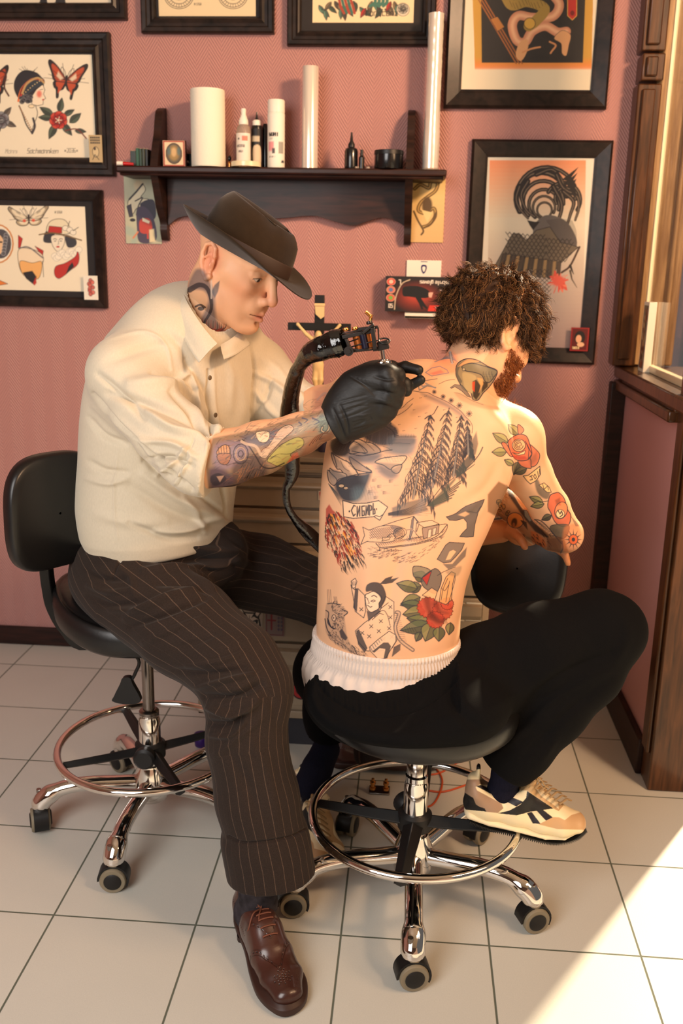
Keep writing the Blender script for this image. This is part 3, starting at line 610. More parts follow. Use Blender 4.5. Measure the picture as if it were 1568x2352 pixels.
def art_gold(cv):                                               # print: coiled gold snake-like figure on black with red seal
    for i in range(30): cv.poly([(1089-i*.2, -40), (1362, -40), (1358, 150+10-i), (1090, 150+10-i)], (.90-.005*i, .50+.003*i, .22), .3)
    cv.poly([(1104, -40), (1345, -40), (1338, 144), (1106, 144)], (.10, .09, .09))
    for d in (-7, 0, 7): cv.line([(1106+d, 0), (1192+d, 146)], 3, (.62, .36, .16))
    cv.poly([(1126, 44), (1142, 38), (1158, 62), (1142, 72)], (.70, .45, .2), ol=1)
    body = [(1165, -10), (1160, 20), (1178, 26), (1200, 14), (1240, 20), (1262, 42), (1250, 66), (1226, 60), (1216, 78), (1230, 96), (1246, 88)]
    cv.line(crv([(1262, -20), (1284, 10), (1268, 38), (1222, 40), (1190, 36), (1176, 58), (1186, 92), (1206, 96), (1222, 72), (1252, 60), (1280, 74), (1300, 72)], 6), 21, (.78, .52, .38)); cv.line(crv([(1262, -20), (1284, 10), (1268, 38), (1222, 40), (1190, 36), (1176, 58), (1186, 92), (1206, 96), (1222, 72), (1252, 60), (1280, 74), (1300, 72)], 6), 9, (.92, .72, .55), .8, soft=3)
    cv.line(crv([(1160, -10), (1176, 12), (1210, 4), (1250, 20), (1230, 48), (1214, 60)], 6), 24, (.62, .50, .22)); cv.ell(1216, 54, 13, 13, (.80, .62, .25), ol=1.5)
    for i in range(12): cv.line([(1170+i*7, 2+5*math.sin(i)), (1176+i*7, 16+5*math.sin(i))], 1, (.3, .22, .08))
    cv.poly([(1194, 96), (1212, 92), (1210, 118), (1196, 140), (1184, 126)], (.84, .62, .42), smooth=True); cv.poly([(1290, 70), (1310, 80), (1306, 104), (1300, 128), (1290, 122), (1288, 100), (1272, 88)], (.84, .62, .42), smooth=True, ol=1)
    cv.line([(1262, 96), (1276, 104), (1268, 116), (1264, 122)], 4, (.8, .55, .35), smooth=True); cv.line([(1200, 120), (1220, 112), (1240, 108)], 4, (.8, .55, .35), smooth=True)
    cv.poly([(1303, -20), (1324, -20), (1324, 36), (1314, 46), (1303, 36)], (.72, .16, .12), ol=1.5, olc=(.85, .65, .3)); cv.ell(1314, 30, 5, 6, (.45, .05, .05))
def art_phoenix(cv):                                            # print: dark long-feathered bird with a red chrysanthemum
    for i in range(46):
        t = i/45; c = (.93-.06*min(t*4, 1)-.35*max(t-.35, 0), .60+.22*min(t*3.2, 1)-.42*max(t-.35, 0), .42+.30*min(t*3.2, 1)-.30*max(t-.35, 0)); y = 368+i*9.4
        x_ = 1124-i*.16; cv.poly([(x_, y), (x_+221, y), (x_+221, y+10), (x_, y+10)], c)
    D = (.13, .11, .10); T = cv.at(960, 300, 608/1568.)
    for r, x, y, a0, a1, w in ((150, 730, 400, 2.6, 6.2, 34), (120, 740, 420, 2.4, 6.4, 26), (90, 745, 440, 2.2, 6.6, 22), (66, 745, 455, 2., 6.8, 16), (44, 748, 470, 2., 7., 14), (180, 760, 400, 3.0, 6.3, 26), (100, 860, 410, 3.6, 6.9, 24), (60, 870, 400, 2.6, 6.4, 20)):
        P = [(x+r*math.cos(t), y+r*math.sin(t)*1.02) for t in np.linspace(a0, a1, 16)]; T.line(P, w, D); T.line(P, w*.25, (.55, .48, .4), .7)
    for P in ([(600, 330), (580, 400), (600, 460), (650, 520)], [(650, 300), (610, 380), (640, 470), (690, 510)], [(700, 260), (790, 230), (850, 290), (860, 340)], [(820, 260), (860, 340), (940, 390), (950, 460), (930, 530)], [(860, 360), (920, 420), (900, 500), (870, 600)], [(800, 330), (850, 440), (820, 560), (800, 600)]):
        T.line(P, 30, D, smooth=True, w1=14); T.line(P, 6, (.5, .43, .36), .8, smooth=True)
    for i in range(5): T.poly([(850+i*12, 290+i*22), (950-i*6, 215+i*34), (890+i*12, 300+i*22)], D)
    T.poly([(680, 590), (700, 540), (760, 500), (850, 520), (910, 580), (940, 680), (860, 760), (700, 720)], (.40, .37, .35), smooth=True)
    for i in range(26): T.line([(760+i*6, 520+abs(i-12)), (800+i*5.4, 600), (790+i*5.6, 690)], 2.2, D, .8, smooth=True)
    T.poly([(680, 590), (660, 560), (645, 530), (690, 540), (720, 540)], D)
    T.poly([(460, 790), (520, 680), (560, 610), (600, 610), (640, 650), (700, 590), (780, 570), (840, 660), (950, 690), (880, 750), (830, 800), (790, 860), (700, 850), (520, 850)], (.42, .37, .30), smooth=False, ol=4)
    for j in range(8):
        for i in range(15):
            x = 530+i*26+(j % 2)*13; y = 620+j*20+abs(i-4)*(-3 if i < 4 else 1)+(20 if i > 8 else 0)
            if y < 770 and x < 930-(j*8): T.line([(x-12, y-7), (x, y+8), (x+12, y-7)], 5, D, .85)
    for i in range(13):
        x = 500+i*27; T.poly([(x, 730+4*i), (x+22, 728+4*i), (x-4+i*1.5, 850+i*3), (x-30+i*2, 840+i*3)], (.62, .5, .33) if i % 2 else (.3, .25, .2), ol=3)
    for j in range(14):
        for i in range(7):
            x = 600+i*27+(j % 2)*13; T.line([(x-12, 822+j*13), (x, 836+j*13), (x+12, 822+j*13)], 3.5, D, .9)
    for i in range(26):
        a = i*.2417*2*math.pi; r = 34+28*((i*7) % 5)/5; T.poly([(830, 895), (830+r*math.cos(a)+6, 895+r*1.1*math.sin(a)-6), (830+r*1.25*math.cos(a), 900+r*1.35*math.sin(a)), (830+r*math.cos(a)-6, 895+r*1.1*math.sin(a)+8)], (.86, .30, .22) if i % 3 else (.93, .48, .36), .95)
    T.ell(830, 890, 36, 32, (.88, .36, .28), soft=6); T.line([(955, 690), (900, 800), (850, 840)], 12, (.25, .16, .12), smooth=True); T.line([(900, 830), (910, 880), (940, 930)], 12, (.25, .2, .15), w1=3); T.line([(900, 800), (920, 850)], 16, D, w1=4)
    cv.at()
def art_discs(cv):                                              # flash sheet with two round mandalas
    for x in (411, 535):
        for r in (34, 30, 22, 12): cv.line([(x+r*math.cos(t), -12+r*math.sin(t)*.95) for t in np.linspace(0, 6.3, 40)], 1.4, (.25, .22, .2))
        for k in range(28): cv.line([(x+23*math.cos(k*.2244), -12+22*math.sin(k*.2244)), (x+31*math.cos(k*.2244), -12+29*math.sin(k*.2244))], 1, (.3, .25, .22))
    word(cv, 'MUSTER', 446, 12, 5, w=.8)
def art_script(cv):                                             # flash sheet: bird and leaves above gothic lettering
    rd = random.Random(3)
    for i in range(26):
        x = 732+i*7.2; leaf(cv, x, 12+10*math.sin(i), 26, rd.uniform(.6, 2.4), .4, rd.choice([GRN, (.3, .25, .2), RED, (.5, .42, .3), (.35, .5, .42)]), ol=1)
    for i in range(5): cv.line([(775+i*6, -20), (782+i*7, 14), (790+i*6, 30)], 6, (.22, .42, .36) if i % 2 else (.65, .25, .15), smooth=True)
    for i in range(4): cv.line([(850+i*10, -20), (862+i*9, 2), (850+i*10, 14)], 7, (.25, .45, .38), smooth=True)
    cv.ell(925, 22, 15, 15, (.86, .80, .70), ol=1); rose(cv, 925, 20, 12, (.6, .58, .52), (.75, .72, .65)); word(cv, 'Konstanz', 840, 36, 15, (.15, .12, .1), 1.8, 1.05)
def art_cards(cv):
    cv.poly([(-20, -40), (268, -40), (268, 10), (-20, 13)], (.15, .14, .15))
    for x0, x1 in ((-20, 92), (108, 128), (150, 262)): cv.poly([(x0, -40), (x1, -40), (x1, 3), (x1-3, 6), (x0+3, 8), (x0, 4)], (.88, .84, .75))
CREAM = (.93, .89, .79)
P_CARDS = picture('framed_card_sheet', 'dark framed sheet of cream cards, cut by the top left corner', -110, -170, 287, 45, 34, art_cards, (-90, -140, 266, 12), (.15, .14, .15))
P_DISC = picture('framed_mandala_print', 'dark framed cream sheet with the lower halves of two round mandalas', 322, -170, 629, 77, 32, art_discs, (360, -130, 587, 37), (.90, .82, .66))
P_SCR = picture('framed_lettering_print', 'dark framed sheet with gothic lettering under birds and leaves, above the clear film roll', 660, -170, 1004, 106, 30, art_script, (719, -130, 949, 52), (.93, .84, .66), ((.14, .12, .12),))
P_GOLD = picture('framed_snake_print', 'large dark framed print of a golden coiled figure on black and orange', 1029, -260, 1413, 250, 36, art_gold, (1064, -200, 1378, 207), (.88, .83, .72), prof=1)
P_LADY = picture('framed_butterfly_sheet', 'dark framed tattoo sheet of butterflies, a lady with headband and red roses', -125, 74, 258, 403, 40, art_lady, (-100, 124, 221, 362), CREAM)
P_HAT = picture('framed_hat_lady_sheet', 'dark framed tattoo sheet with a moth and a lady in a hat with red ribbon', -130, 434, 240, 704, 24, art_hat, (-100, 470, 204, 670), CREAM, prof=1)
P_PHX = picture('framed_bird_print', 'tall dark framed print of a long-feathered dark bird above a red flower', 1071, 321, 1386, 834, 36, art_phoenix, (1107, 355, 1350, 802), (.90, .86, .78), prof=1)
# small stickers and prints stuck near the frames
def card(name, label, x0, y0, x1, y1, Y, col, draw, cat='sticker', th=.0015, rot=0):
    c = B((x0+x1)/2, (y0+y1)/2, Y); a = B(x0, y0, Y); b = B(x1, y1, Y); hw, hz = (b[0]-a[0])/2, (a[2]-b[2])/2
    o = empty(name, tuple(c), label, cat); o.rotation_euler = (0, rot, 0)
    MB().box((-hw, 0, -hz), (hw, th, hz)).build('card', mat(name+'_paper', col, .5), o, smooth=False)
    cv = Cv(0, 0, x1-x0, y1-y0, 2, col); draw(cv, x1-x0, y1-y0)
    flat_art('printed_face', (-hw, -.0004, hz), (-hw, -.0004, -hz), (hw, -.0004, hz), cv, M_PRINT, o, int(2*hz/.0012)+2, int(2*hw/.0012)+2, None) if 0 else None
    s, t = np.meshgrid(np.linspace(0, 1, int(2*hw/.0011)+2), np.linspace(0, 1, int(2*hz/.0011)+2), indexing='ij')
    G = np.stack([-hw+2*hw*s, np.full_like(s, -.0003), hz-2*hz*t], 2)
    f = MB().grid(G[:, ::-1]).build('printed_face', M_PRINT, o, smooth=False); cc, _ = cv.sample((s[:, ::-1]*(x1-x0)).ravel(), (t[:, ::-1]*(y1-y0)).ravel()); setcol(f.data, cc); return o
def d_tiny1(cv, w, h):
    for j in range(3):
        for i in range(5): cv.poly([(4+i*5, 4+j*6), (8+i*5, 4+j*6), (8+i*5, 8+j*6), (4+i*5, 8+j*6)], (.25, .22, .18))
    cv.ell(w/2, h*.62, 8, 12, (.80, .72, .55), ol=1.2); cv.ell(w/2-2, h*.5, 3, 4, (.3, .25, .2)); cv.line([(8, h-6), (14, h-18), (24, h-6)], 1.5)
def d_tiny2(cv, w, h):
    for i in range(9): cv.ell(w/2+5*math.sin(i*2), h*.2+i*h*.07, 5, 5, (.80, .35, .28) if i % 2 else (.7, .25, .2), .9, ol=.8)
def d_tiny3(cv, w, h):
    cv.poly([(3, 3), (w-3, 3), (w-3, h-3), (3, h-3)], (.35, .04, .05)); cv.ell(w/2, h*.42, w*.3, h*.28, (.08, .05, .06)); cv.ell(w/2-2, h*.48, w*.16, h*.17, (.88, .66, .52)); cv.ell(w/2+3, h*.72, w*.2, h*.1, (.88, .7, .55))
    word(cv, 'TANTRUM', 5, h-5, 5, (.9, .8, .6), .9, .7)
card('small_sticker', 'small tan printed card stuck in the corner of the butterfly sheet frame', 203, 310, 236, 373, YW-.03, (.72, .63, .46), d_tiny1)
card('small_sticker', 'small white card with a red figure on the frame below the butterfly sheet', 191, 633, 226, 689, YW-.022, (.90, .87, .80), d_tiny2)
card('small_sticker', 'dark red playing-card sticker on the lower corner of the bird print frame', 1312, 752, 1349, 807, YW-.03, (.55, .10, .10), d_tiny3)
def d_left(cv, w, h):
    rd = random.Random(8)
    for i in range(16): cv.ell(rd.uniform(0, w), rd.uniform(0, h), rd.uniform(6, 16), rd.uniform(6, 20), rd.choice([(.60, .68, .62), (.72, .73, .62), (.80, .72, .58), (.52, .60, .58)]), .7, rd.uniform(0, 3), soft=3)
    cv.poly([(8, 62), (30, 40), (45, 22), (52, 34), (40, 52), (60, 56), (54, 70), (30, 76), (16, 92)], (.86, .82, .70), smooth=True, ol=1.5)
    cv.poly([(4, 72), (16, 66), (20, 96), (10, 98)], (.2, .19, .24)); cv.poly([(38, 66), (70, 56), (76, 90), (66, 104), (50, 90)], (.20, .19, .25), smooth=True); cv.line([(12, 56), (30, 38), (46, 20)], 4, (.15, .14, .16)); cv.line([(26, 60), (44, 52), (34, 70), (28, 92)], 3, (.2, .18, .2), smooth=True)
    cv.poly([(30, 78), (50, 74), (70, 100), (74, 150), (34, 156), (28, 120)], (.28, .24, .32), smooth=True); cv.poly([(36, 104), (58, 100), (66, 118), (58, 134), (36, 132)], (.72, .25, .2), smooth=True); cv.poly([(42, 98), (60, 106), (58, 112), (42, 106)], (.92, .88, .76)); cv.line([(54, 130), (54, 146)], 4, (.75, .25, .2))
    cv.ell(18, 104, 7, 4, (.15, .14, .16)); cv.poly([(58, 126), (70, 124), (72, 154), (58, 156)], (.86, .80, .64), soft=1); cv.line([(18, 146), (30, 132)], 4, (.82, .5, .35))
def d_right(cv, w, h):
    for i in range(10): cv.poly([(0, i*h/10), (w, i*h/10), (w, h), (0, h)], (.86-.005*i, .74-.008*i, .48-.004*i))
    P = crv([(10, 22), (22, 12), (40, 20), (44, 6), (58, 8), (54, 26), (38, 40), (24, 54), (20, 72), (36, 78), (52, 66), (56, 84), (44, 104), (30, 110)], 5); cv.line(P, 8, (.40, .30, .14)); cv.line(P, 3, (.68, .55, .3))
    cv.ell(38, 60, 11, 20, (.34, .25, .11), soft=2); cv.poly([(26, 70), (50, 76), (40, 100)], (.86, .76, .52)); cv.line([(10, 74), (20, 96), (32, 118), (28, 128)], 4, (.35, .26, .12), smooth=True); cv.line([(58, 76), (50, 100), (34, 112)], 4, (.35, .26, .12), smooth=True)
card('unframed_print', 'unframed print of white and dark figures on grey-green, by the left shelf bracket', 284, 402, 372, 561, YW-.004, (.70, .70, .60), d_left, 'print', .003)
card('unframed_print', 'small yellow print of a brown serpent, by the right shelf bracket', 942, 412, 1017, 558, YW-.004, (.86, .74, .48), d_right, 'print', .003)
# ================================================================ STOOLS
M_CHROME = mat('chrome', (.90, .88, .86), .07, 1); M_LEATHER = mat('black_leather', (.055, .052, .055), .36, bump=.25, bs=260, bd=.0005, coat=.15, cr=.3)
M_RUBBER = mat('grey_rubber', (.50, .46, .38), .6); M_MATTE = mat('matte_black', (.06, .057, .057), .5, bump=.2, bs=400, bd=.0003)
M_STEEL = mat('brushed_steel', (.55, .52, .50), .25, 1)
def caster(parent, x, y, az, first=None):
    """twin wheel caster; az = rolling direction of the wheels"""
    c = empty('caster', (x, y, 0)); c.parent = parent; c.rotation_euler = (0, 0, az)
    if first:
        for ch in first.children:
            d = ch.copy(); COL.objects.link(d); d.parent = c
        return c
    R = .0285; A = Rx(math.pi/2)
    for s in (-1, 1):
        MB().lathe([(.001, 0), (R-.006, 0), (R-.001, .002), (R, .006), (R, .015), (R-.002, .018), (.001, .018)], (0, s*.013+.009, R), 28, A).build('wheel', M_RUBBER, c, auto=50)
        yo = s*.0225+(-.0006 if s < 0 else .0006)
        MB().lathe([(.001, .002), (R-.0125, .002), (R-.0095, 0)], (0, yo+(0 if s < 0 else 0), R), 24, A if s < 0 else Rx(-math.pi/2)).build('wheel_cap', M_MATTE, c, auto=50)
    t = np.linspace(-.15*math.pi, 1.02*math.pi, 16); hw = .0165
    G = [[((R+.0055)*math.cos(a), yy, R+(R+.0055)*math.sin(a)) for yy in (-hw, hw)]+[((R+.0015)*math.cos(a), yy, R+(R+.0015)*math.sin(a)) for yy in (hw, -hw)]+[((R+.0055)*math.cos(a), -hw, R+(R+.0055)*math.sin(a))] for a in t]
    b = MB().grid(G); b.box((-.012, -.005, R-.004), (.012, .005, R+.026)); b.lathe([(.009, 0), (.011, .004), (.011, .022), (.008, .026)], (-.006, 0, R+.022), 16)
    b.build('hood', M_BLACK, c, auto=40); MB().lathe([(.0055, 0), (.0055, .03)], (-.006, 0, R+.046), 12).build('stem', M_STEEL, c); return c
def seat_mesh(e, r, z0, z1, saddle=0, rim=True, rx=1.0, rz=0, dx=0, dy=0):
    t = np.linspace(0, 2*math.pi, 72, endpoint=False); G = []
    for a in t:
        row = []
        for f, z in ((.02, z0+.004), (.7, z0+.002), (.93, z0), (.985, z0+.010), (1.0, z0+.026), (1.0, z0+.040), (.985, z1-.012), (.955, z1-.003), (.93, z1-.001), (.915, z1-.0035), (.90, z1+.001), (.7, z1+.003), (.4, z1-.002), (.02, z1-.004)):
            x, y = f*r*math.cos(a)*rx+dx*f, f*r*math.sin(a)+dy*f; up = saddle*(max(0, (x*math.cos(rz)+y*math.sin(rz))/r)**2)*.05
            row.append((x, y, z+(up if z > z0+.02 else up*.9)))
        G.append(row)
    MB().grid(G, True).build('seat', M_LEATHER, e)
def stool(name, label, cx, cy, a0, seat_r, zs, zt, ring_z, ring_r, sp0, cang, saddle=0, rz=0, shaft=.026):
    e = empty(name, (cx, cy, 0), label, 'stool'); f = None
    b = MB()
    b.lathe([(.030, .062), (.040, .066), (.044, .085), (.040, .125), (.031, .15), (.030, .155)], n=32).build('hub', M_CHROME, e)
    for k in range(5):
        a = a0+k*2*math.pi/5; d = np.array([math.cos(a), math.sin(a), 0])
        P = crv([d*.02+[0, 0, .105], d*.08+[0, 0, .108], d*.15+[0, 0, .112], d*.205+[0, 0, .106], d*.243+[0, 0, .088], d*.262+[0, 0, .066], d*.268+[0, 0, .056]], 6)
        n = len(P); r = np.interp(np.linspace(0, 1, n), [0, .3, .55, .62, .8, 1], [.0185, .0175, .0175, .0230, .0230, .0140])
        MB().sweep(P, r, 16, flat=(1, 1.05)).build('leg', M_CHROME, e)
        c = caster(e, *(d[:2]*.262), cang[k], f); f = f or c
    b = MB(); b.lathe([(.0255, .15), (.0255, .27), (.0235, .275), (.0235, .285)], n=32).build('column', M_CHROME, e, auto=40)
    MB().lathe([(.0235, .28), (.0235, .292), (.0195, .296), (shaft*.82 if shaft > .02 else .014, .297), (shaft*.82 if shaft > .02 else .014, zs+.01)], n=28).build('gas_lift', M_STEEL if shaft < .02 else M_CHROME, e, auto=40)
    MB().lathe([(.030, ring_z-.030), (.036, ring_z-.028), (.036, ring_z+.004), (.029, ring_z+.010)], n=28).build('ring_hub', M_MATTE, e, auto=40)
    t = np.linspace(0, 2*math.pi, 96, endpoint=False)
    MB().sweep([(ring_r*math.cos(a), ring_r*math.sin(a), ring_z) for a in t], .0095, 12, True).build('foot_ring', M_CHROME, e)
    for k in range(4):
        a = sp0+k*math.pi/2; d = np.array([math.cos(a), math.sin(a), 0])
        b = MB().sweep([d*.025+[0, 0, ring_z-.012], d*.10+[0, 0, ring_z-.010], d*(ring_r-.012)+[0, 0, ring_z-.004], d*(ring_r+.004)+[0, 0, ring_z-.012]], [.0165, .0145, .011, .010] if shaft > .02 else [.013, .0115, .009, .009], 4, flat=(1.0, 1.35)).build('spoke', M_MATTE, e, smooth=False, bevel=.002)
    a = math.radians(112 if shaft > .02 else -88); d = np.array([math.cos(a), math.sin(a), 0]); kn = d*.052+np.array([0, 0, ring_z-.006])
    MB().lathe([(.002, -.016), (.018, -.016), (.026, -.006), (.026, .010), (.020, .015), (.002, .015)], kn, 18, frame(np.cross(d, [0, 0, 1]), d)@np.eye(3)).build('knob', M_MATTE, e, auto=40)
    b = MB(); b.box((-.07, -.07, zs-.012), (.07, .07, zs+.004)); b.lathe([(.026, zs-.03), (.03, zs-.01)], n=20); b.build('seat_plate', M_MATTE, e)
    seat_mesh(e, seat_r, zs, zt, saddle, rz=rz); return e
AX, AY, CX, CY = -.593, 1.982, .040, 1.762
a0 = math.atan2(1.911-AY, -.853-AX)
ST_A = stool('drafting_stool', 'black chair-backed chrome stool on casters under the man in the hat', AX, AY, a0, .203, .508, .575, .203, .214, math.radians(33),
             [math.radians(-64), math.radians(8), 1., 2., 2.6], saddle=1, rz=math.pi, shaft=.015)
# back rest of the artist's stool
e = ST_A; L_ = lambda p: np.asarray(p)-np.array([AX, AY, 0])
bw, bh = .118, .122
cb = L_(B(121, 1172, 1.86)); nrm = unit([.80, -.60, -.04]); wv = unit(np.cross([0, 0, 1], nrm)); uv = np.cross(nrm, wv)
def cushion(e, c, n, w, u, bw, bh, th, bend=.02, name='backrest', pw=3.2, taper=0):
    t = np.linspace(0, 2*math.pi, 80, endpoint=False); G = []
    for a in t:
        ca, sa = math.cos(a), math.sin(a); q = (abs(ca)**pw+abs(sa)**pw)**(-1/pw); row = []
        for f, h in ((.02, -th*.5), (.8, -th*.5), (.95, -th*.42), (1.0, -th*.2), (1.0, th*.1), (.985, th*.34), (.94, th*.45), (.8, th*.52), (.4, th*.62), (.02, th*.64)):
            x, z = f*q*ca*bw, f*q*sa*bh; x *= 1+taper*z/bh; row.append(c+w*x+u*z+n*(h+bend*(x/bw)**2))
        G.append(row)
    return MB().grid(G, True).build(name, M_LEATHER, e)
cushion(e, cb, nrm, wv, uv, .118, .125, .045)
k0 = L_(B(48, 1160, 1.87)); MB().lathe([(.001, .034), (.012, .034), (.017, .028), (.018, .018), (.015, .004), (.013, 0), (.001, 0)], k0, 24, frame(wv, -nrm)).lathe([(.006, 0), (.006, .05)], k0+nrm*.05, 12, frame(wv, -nrm)).build('back_knob', M_CHROME, e, auto=50)
P = [L_(B(103, 1240, 1.90)), L_(B(106, 1300, 1.91)), L_(B(112, 1350, 1.92)), L_(B(122, 1392, 1.935)), L_(B(150, 1440, 1.955)), L_(B(200, 1478, 1.97)), L_((AX, AY, .512))]
P = crv([L_(B(88, 1170, 1.885))]+P, 6); MB().sweep(P, .011, 4, flat=(.9, 1.7), up=nrm).build('back_bar', M_MATTE, e, smooth=False, bevel=.002)
P = crv([L_((AX-.03, AY-.09, .50)), L_(B(318, 1515, 1.90)), L_(B(311, 1545, 1.90)), L_(B(303, 1560, 1.90))], 5); MB().sweep(P, .004, 8).build('height_lever', M_MATTE, e)
pd = L_(B(291, 1585, 1.90)); pl = crv([(-.006, .032), (.010, .034), (.016, .018), (.030, -.012), (.028, -.026), (.0, -.032), (-.030, -.026), (-.026, -.012), (-.012, .018)], 4, True)
MB().prism([(pd[0]+x*1.05, pd[2]+z) for x, z in pl], pd[1]-.008, pd[1]+.006, 1).build('lever_paddle', M_MATTE, e, bevel=.003)
a0c = math.atan2(1.498-CY, .042-CX)
ST_C = stool('drafting_stool', 'round black leather stool on chrome star base under the shirtless man', CX, CY, a0c, .202, .422, .482, .198, .217, math.radians(-97),
             [math.radians(14), math.radians(20), math.radians(52), math.radians(75), math.radians(8)])
e = ST_C; L_ = lambda p: np.asarray(p)-np.array([CX, CY, 0])
cb = L_(B(1192, 1300, 2.14)); n2 = unit([-.25, -.95, .10]); w2 = unit(np.cross([0, 0, 1], n2)); w2 = -w2; u2 = np.cross(w2, n2); u2 = u2 if u2[2] > 0 else -u2
cushion(e, cb, n2, w2, u2, .112, .118, .05, .012, pw=2.9, taper=.04)
MB().sweep(crv([cb-n2*.03, cb-n2*.05-[0, 0, .10], cb-n2*.06-[0, 0, .17], L_((CX+.02, CY+.2, .43)), L_((CX, CY+.05, .425))], 6), .011, 4, flat=(.9, 1.7), up=n2).build('back_bar', M_MATTE, e, smooth=False, bevel=.002)
# ================================================================ METAL CABINET
M_CAB = mat('beige_enamel', (.60, .53, .44), .38, nz=.05, nzs=30, bump=.08, bs=500, bd=.0003)
CYF = 2.36; zc = B(600, 1046, CYF)[2]; cl, crr = -.565, .225
e = empty('drawer_cabinet', ((cl+crr)/2, 2.56, 0), 'beige metal drawer cabinet covered in stickers between the two seated men', 'cabinet'); ox, oy = (cl+crr)/2, 2.56
hw = (crr-cl)/2; dd = oy-CYF
zb_ = .095
MB().box((-hw, -dd+.012, zb_), (hw, .24, zc-.012)).box((-hw, -dd, zb_), (-hw+.018, -dd+.02, zc)).box((hw-.018, -dd, zb_), (hw, -dd+.02, zc)).box((-hw, -dd, zb_), (hw, -dd+.02, zb_+.022)).build('body', M_CAB, e, bevel=.002)
MB().box((-hw-.004, -dd-.006, zc-.014), (hw+.004, .245, zc)).build('top', M_CAB, e, bevel=.003)
MB().box((-hw+.03, -dd+.03, .0), (hw-.03, .22, zb_)).build('plinth', mat('dark_plinth', (.17, .17, .20), .6), e, smooth=False)
zz = [zc-.016, B(600, 1090, CYF)[2], B(600, 1165, CYF)[2], B(600, 1247, CYF)[2], B(600, 1380-30, CYF)[2], B(700, 1477, CYF)[2], B(700, 1623, CYF)[2]]
M_SLOT = mat('label_holder', (.25, .2, .16), .4, .6)
for i in range(6):
    a, b_ = zz[i]-.004, max(zz[i+1], zb_+.024)+.004
    d = MB().box((-hw+.02, -dd-.003, b_), (hw-.02, -dd+.014, a))
    h = a-b_; g = d
    pr_ = [(-dd-.003, a-.012), (-dd-.016, a-.018), (-dd-.018, a-h*.30), (-dd-.004, a-h*.42)]
    d.prism(pr_[::-1], -hw+.02, hw-.02, 0); o = d.build('drawer', M_CAB, e, smooth=False, bevel=.0015)
    MB().box((.045, -dd-.007, a-h*.75), (.085, -dd-.003, a-h*.52)).build('label_holder', M_SLOT, o, bevel=.001)
# stickers on the cabinet
def stick(name, label, cxp, cyp, wpx, hpx, col, draw, Y=CYF-.0045, outline=None):
    c = B(cxp, cyp, Y); k = np.linalg.norm(B(cxp+10, cyp, Y)-c)/10; W_, H_ = wpx*k, hpx*k*1.02; o = empty(name, tuple(c), label, 'sticker')
    cv = Cv(0, 0, wpx, hpx, 3, col); draw(cv, wpx, hpx); P = outline or [(0, 0), (1, 0), (1, 1), (0, 1)]; P = crv(P, 4, True) if outline else np.array(P, float)
    MB().prism([((x-.5)*W_, (.5-z)*H_) for x, z in P], -.0008, .0002, 1).build('backing', mat(name+'_back', col, .5), o, smooth=False)
    nu, nv = int(W_/.0011)+2, int(H_/.0011)+2; s, t = np.meshgrid(np.linspace(0, 1, nu), np.linspace(0, 1, nv), indexing='ij')
    V = np.stack([(s-.5)*W_, np.full_like(s, -.0012), (.5-t)*H_], 2).reshape(-1, 3); i = np.arange(nu-1)[:, None]*nv; j = np.arange(nv-1)[None]; F = np.stack([i+j, i+j+1, i+nv+j+1, i+nv+j], 2).reshape(-1, 4)
    if outline:
        ctr = V[F].mean(1); u = ctr[:, 0]/W_+.5; v = .5-ctr[:, 2]/H_; ins = np.zeros(len(F), bool)
        for k_ in range(len(P)):
            x1, y1 = P[k_]; x2, y2 = P[(k_+1) % len(P)]
            if y1 != y2: ins ^= ((y1 > v) != (y2 > v)) & (u < (x2-x1)*(v-y1)/(y2-y1)+x1)
        F = F[ins]
    f = MB().add(V, F).build('printed_face', M_PRINT, o, smooth=False); cc, _ = cv.sample((s*wpx).ravel(), (t*hpx).ravel()); setcol(f.data, cc); return o
def d_mask(cv, w, h):
    K = (.08, .06, .07); cv.at(0, 0, w/64.)
    cv.poly([(8, 20), (14, 30), (10, 48), (18, 70), (32, 84), (46, 72), (54, 50), (52, 30), (56, 20), (40, 22), (24, 22)], (.80, .75, .70), smooth=True, ol=3)
    for m in (1, -1):
        X = lambda x: 32+m*x
        cv.poly([(X(12), 24), (X(22), 4), (X(26), 4), (X(24), 20), (X(18), 30)], (.82, .77, .72), smooth=True, ol=2.5); cv.poly([(X(3), 34), (X(10), 22), (X(20), 32), (X(20), 36), (X(10), 30)], K); cv.poly([(X(5), 42), (X(18), 36), (X(17), 48), (X(6), 50)], K, smooth=True); cv.ell(X(11), 44, 3, 2.4, (.85, .82, .78))
        cv.line([(X(2), 58), (X(10), 54), (X(12), 60)], 2.5, K, smooth=True); cv.line([(X(22), 36), (X(24), 54), (X(16), 70)], 2.2, K, smooth=True)
    cv.poly([(18, 62), (32, 66), (46, 62), (40, 72), (32, 74), (24, 72)], K, smooth=True); cv.poly([(22, 64), (42, 64), (38, 69), (26, 69)], (.8, .75, .7)); cv.line([(32, 28), (32, 52)], 1.2, K); cv.at()
def d_red(cv, w, h):
    cv.line([(3, 3), (w-3, 3), (w-3, h-3), (3, h-3)], 1.5, (.42, .13, .17), closed=True); cv.line([(w*.33, h*.1), (w*.33, h*.75)], 4, (.50, .12, .16)); cv.line([(w*.15, h*.4), (w*.52, h*.4)], 4, (.50, .12, .16))
    for j in range(4):
        for i in range(2): cv.ell(w*.7+i*7, h*.3+j*9, 2.6, 3.4, (.33, .31, .38))
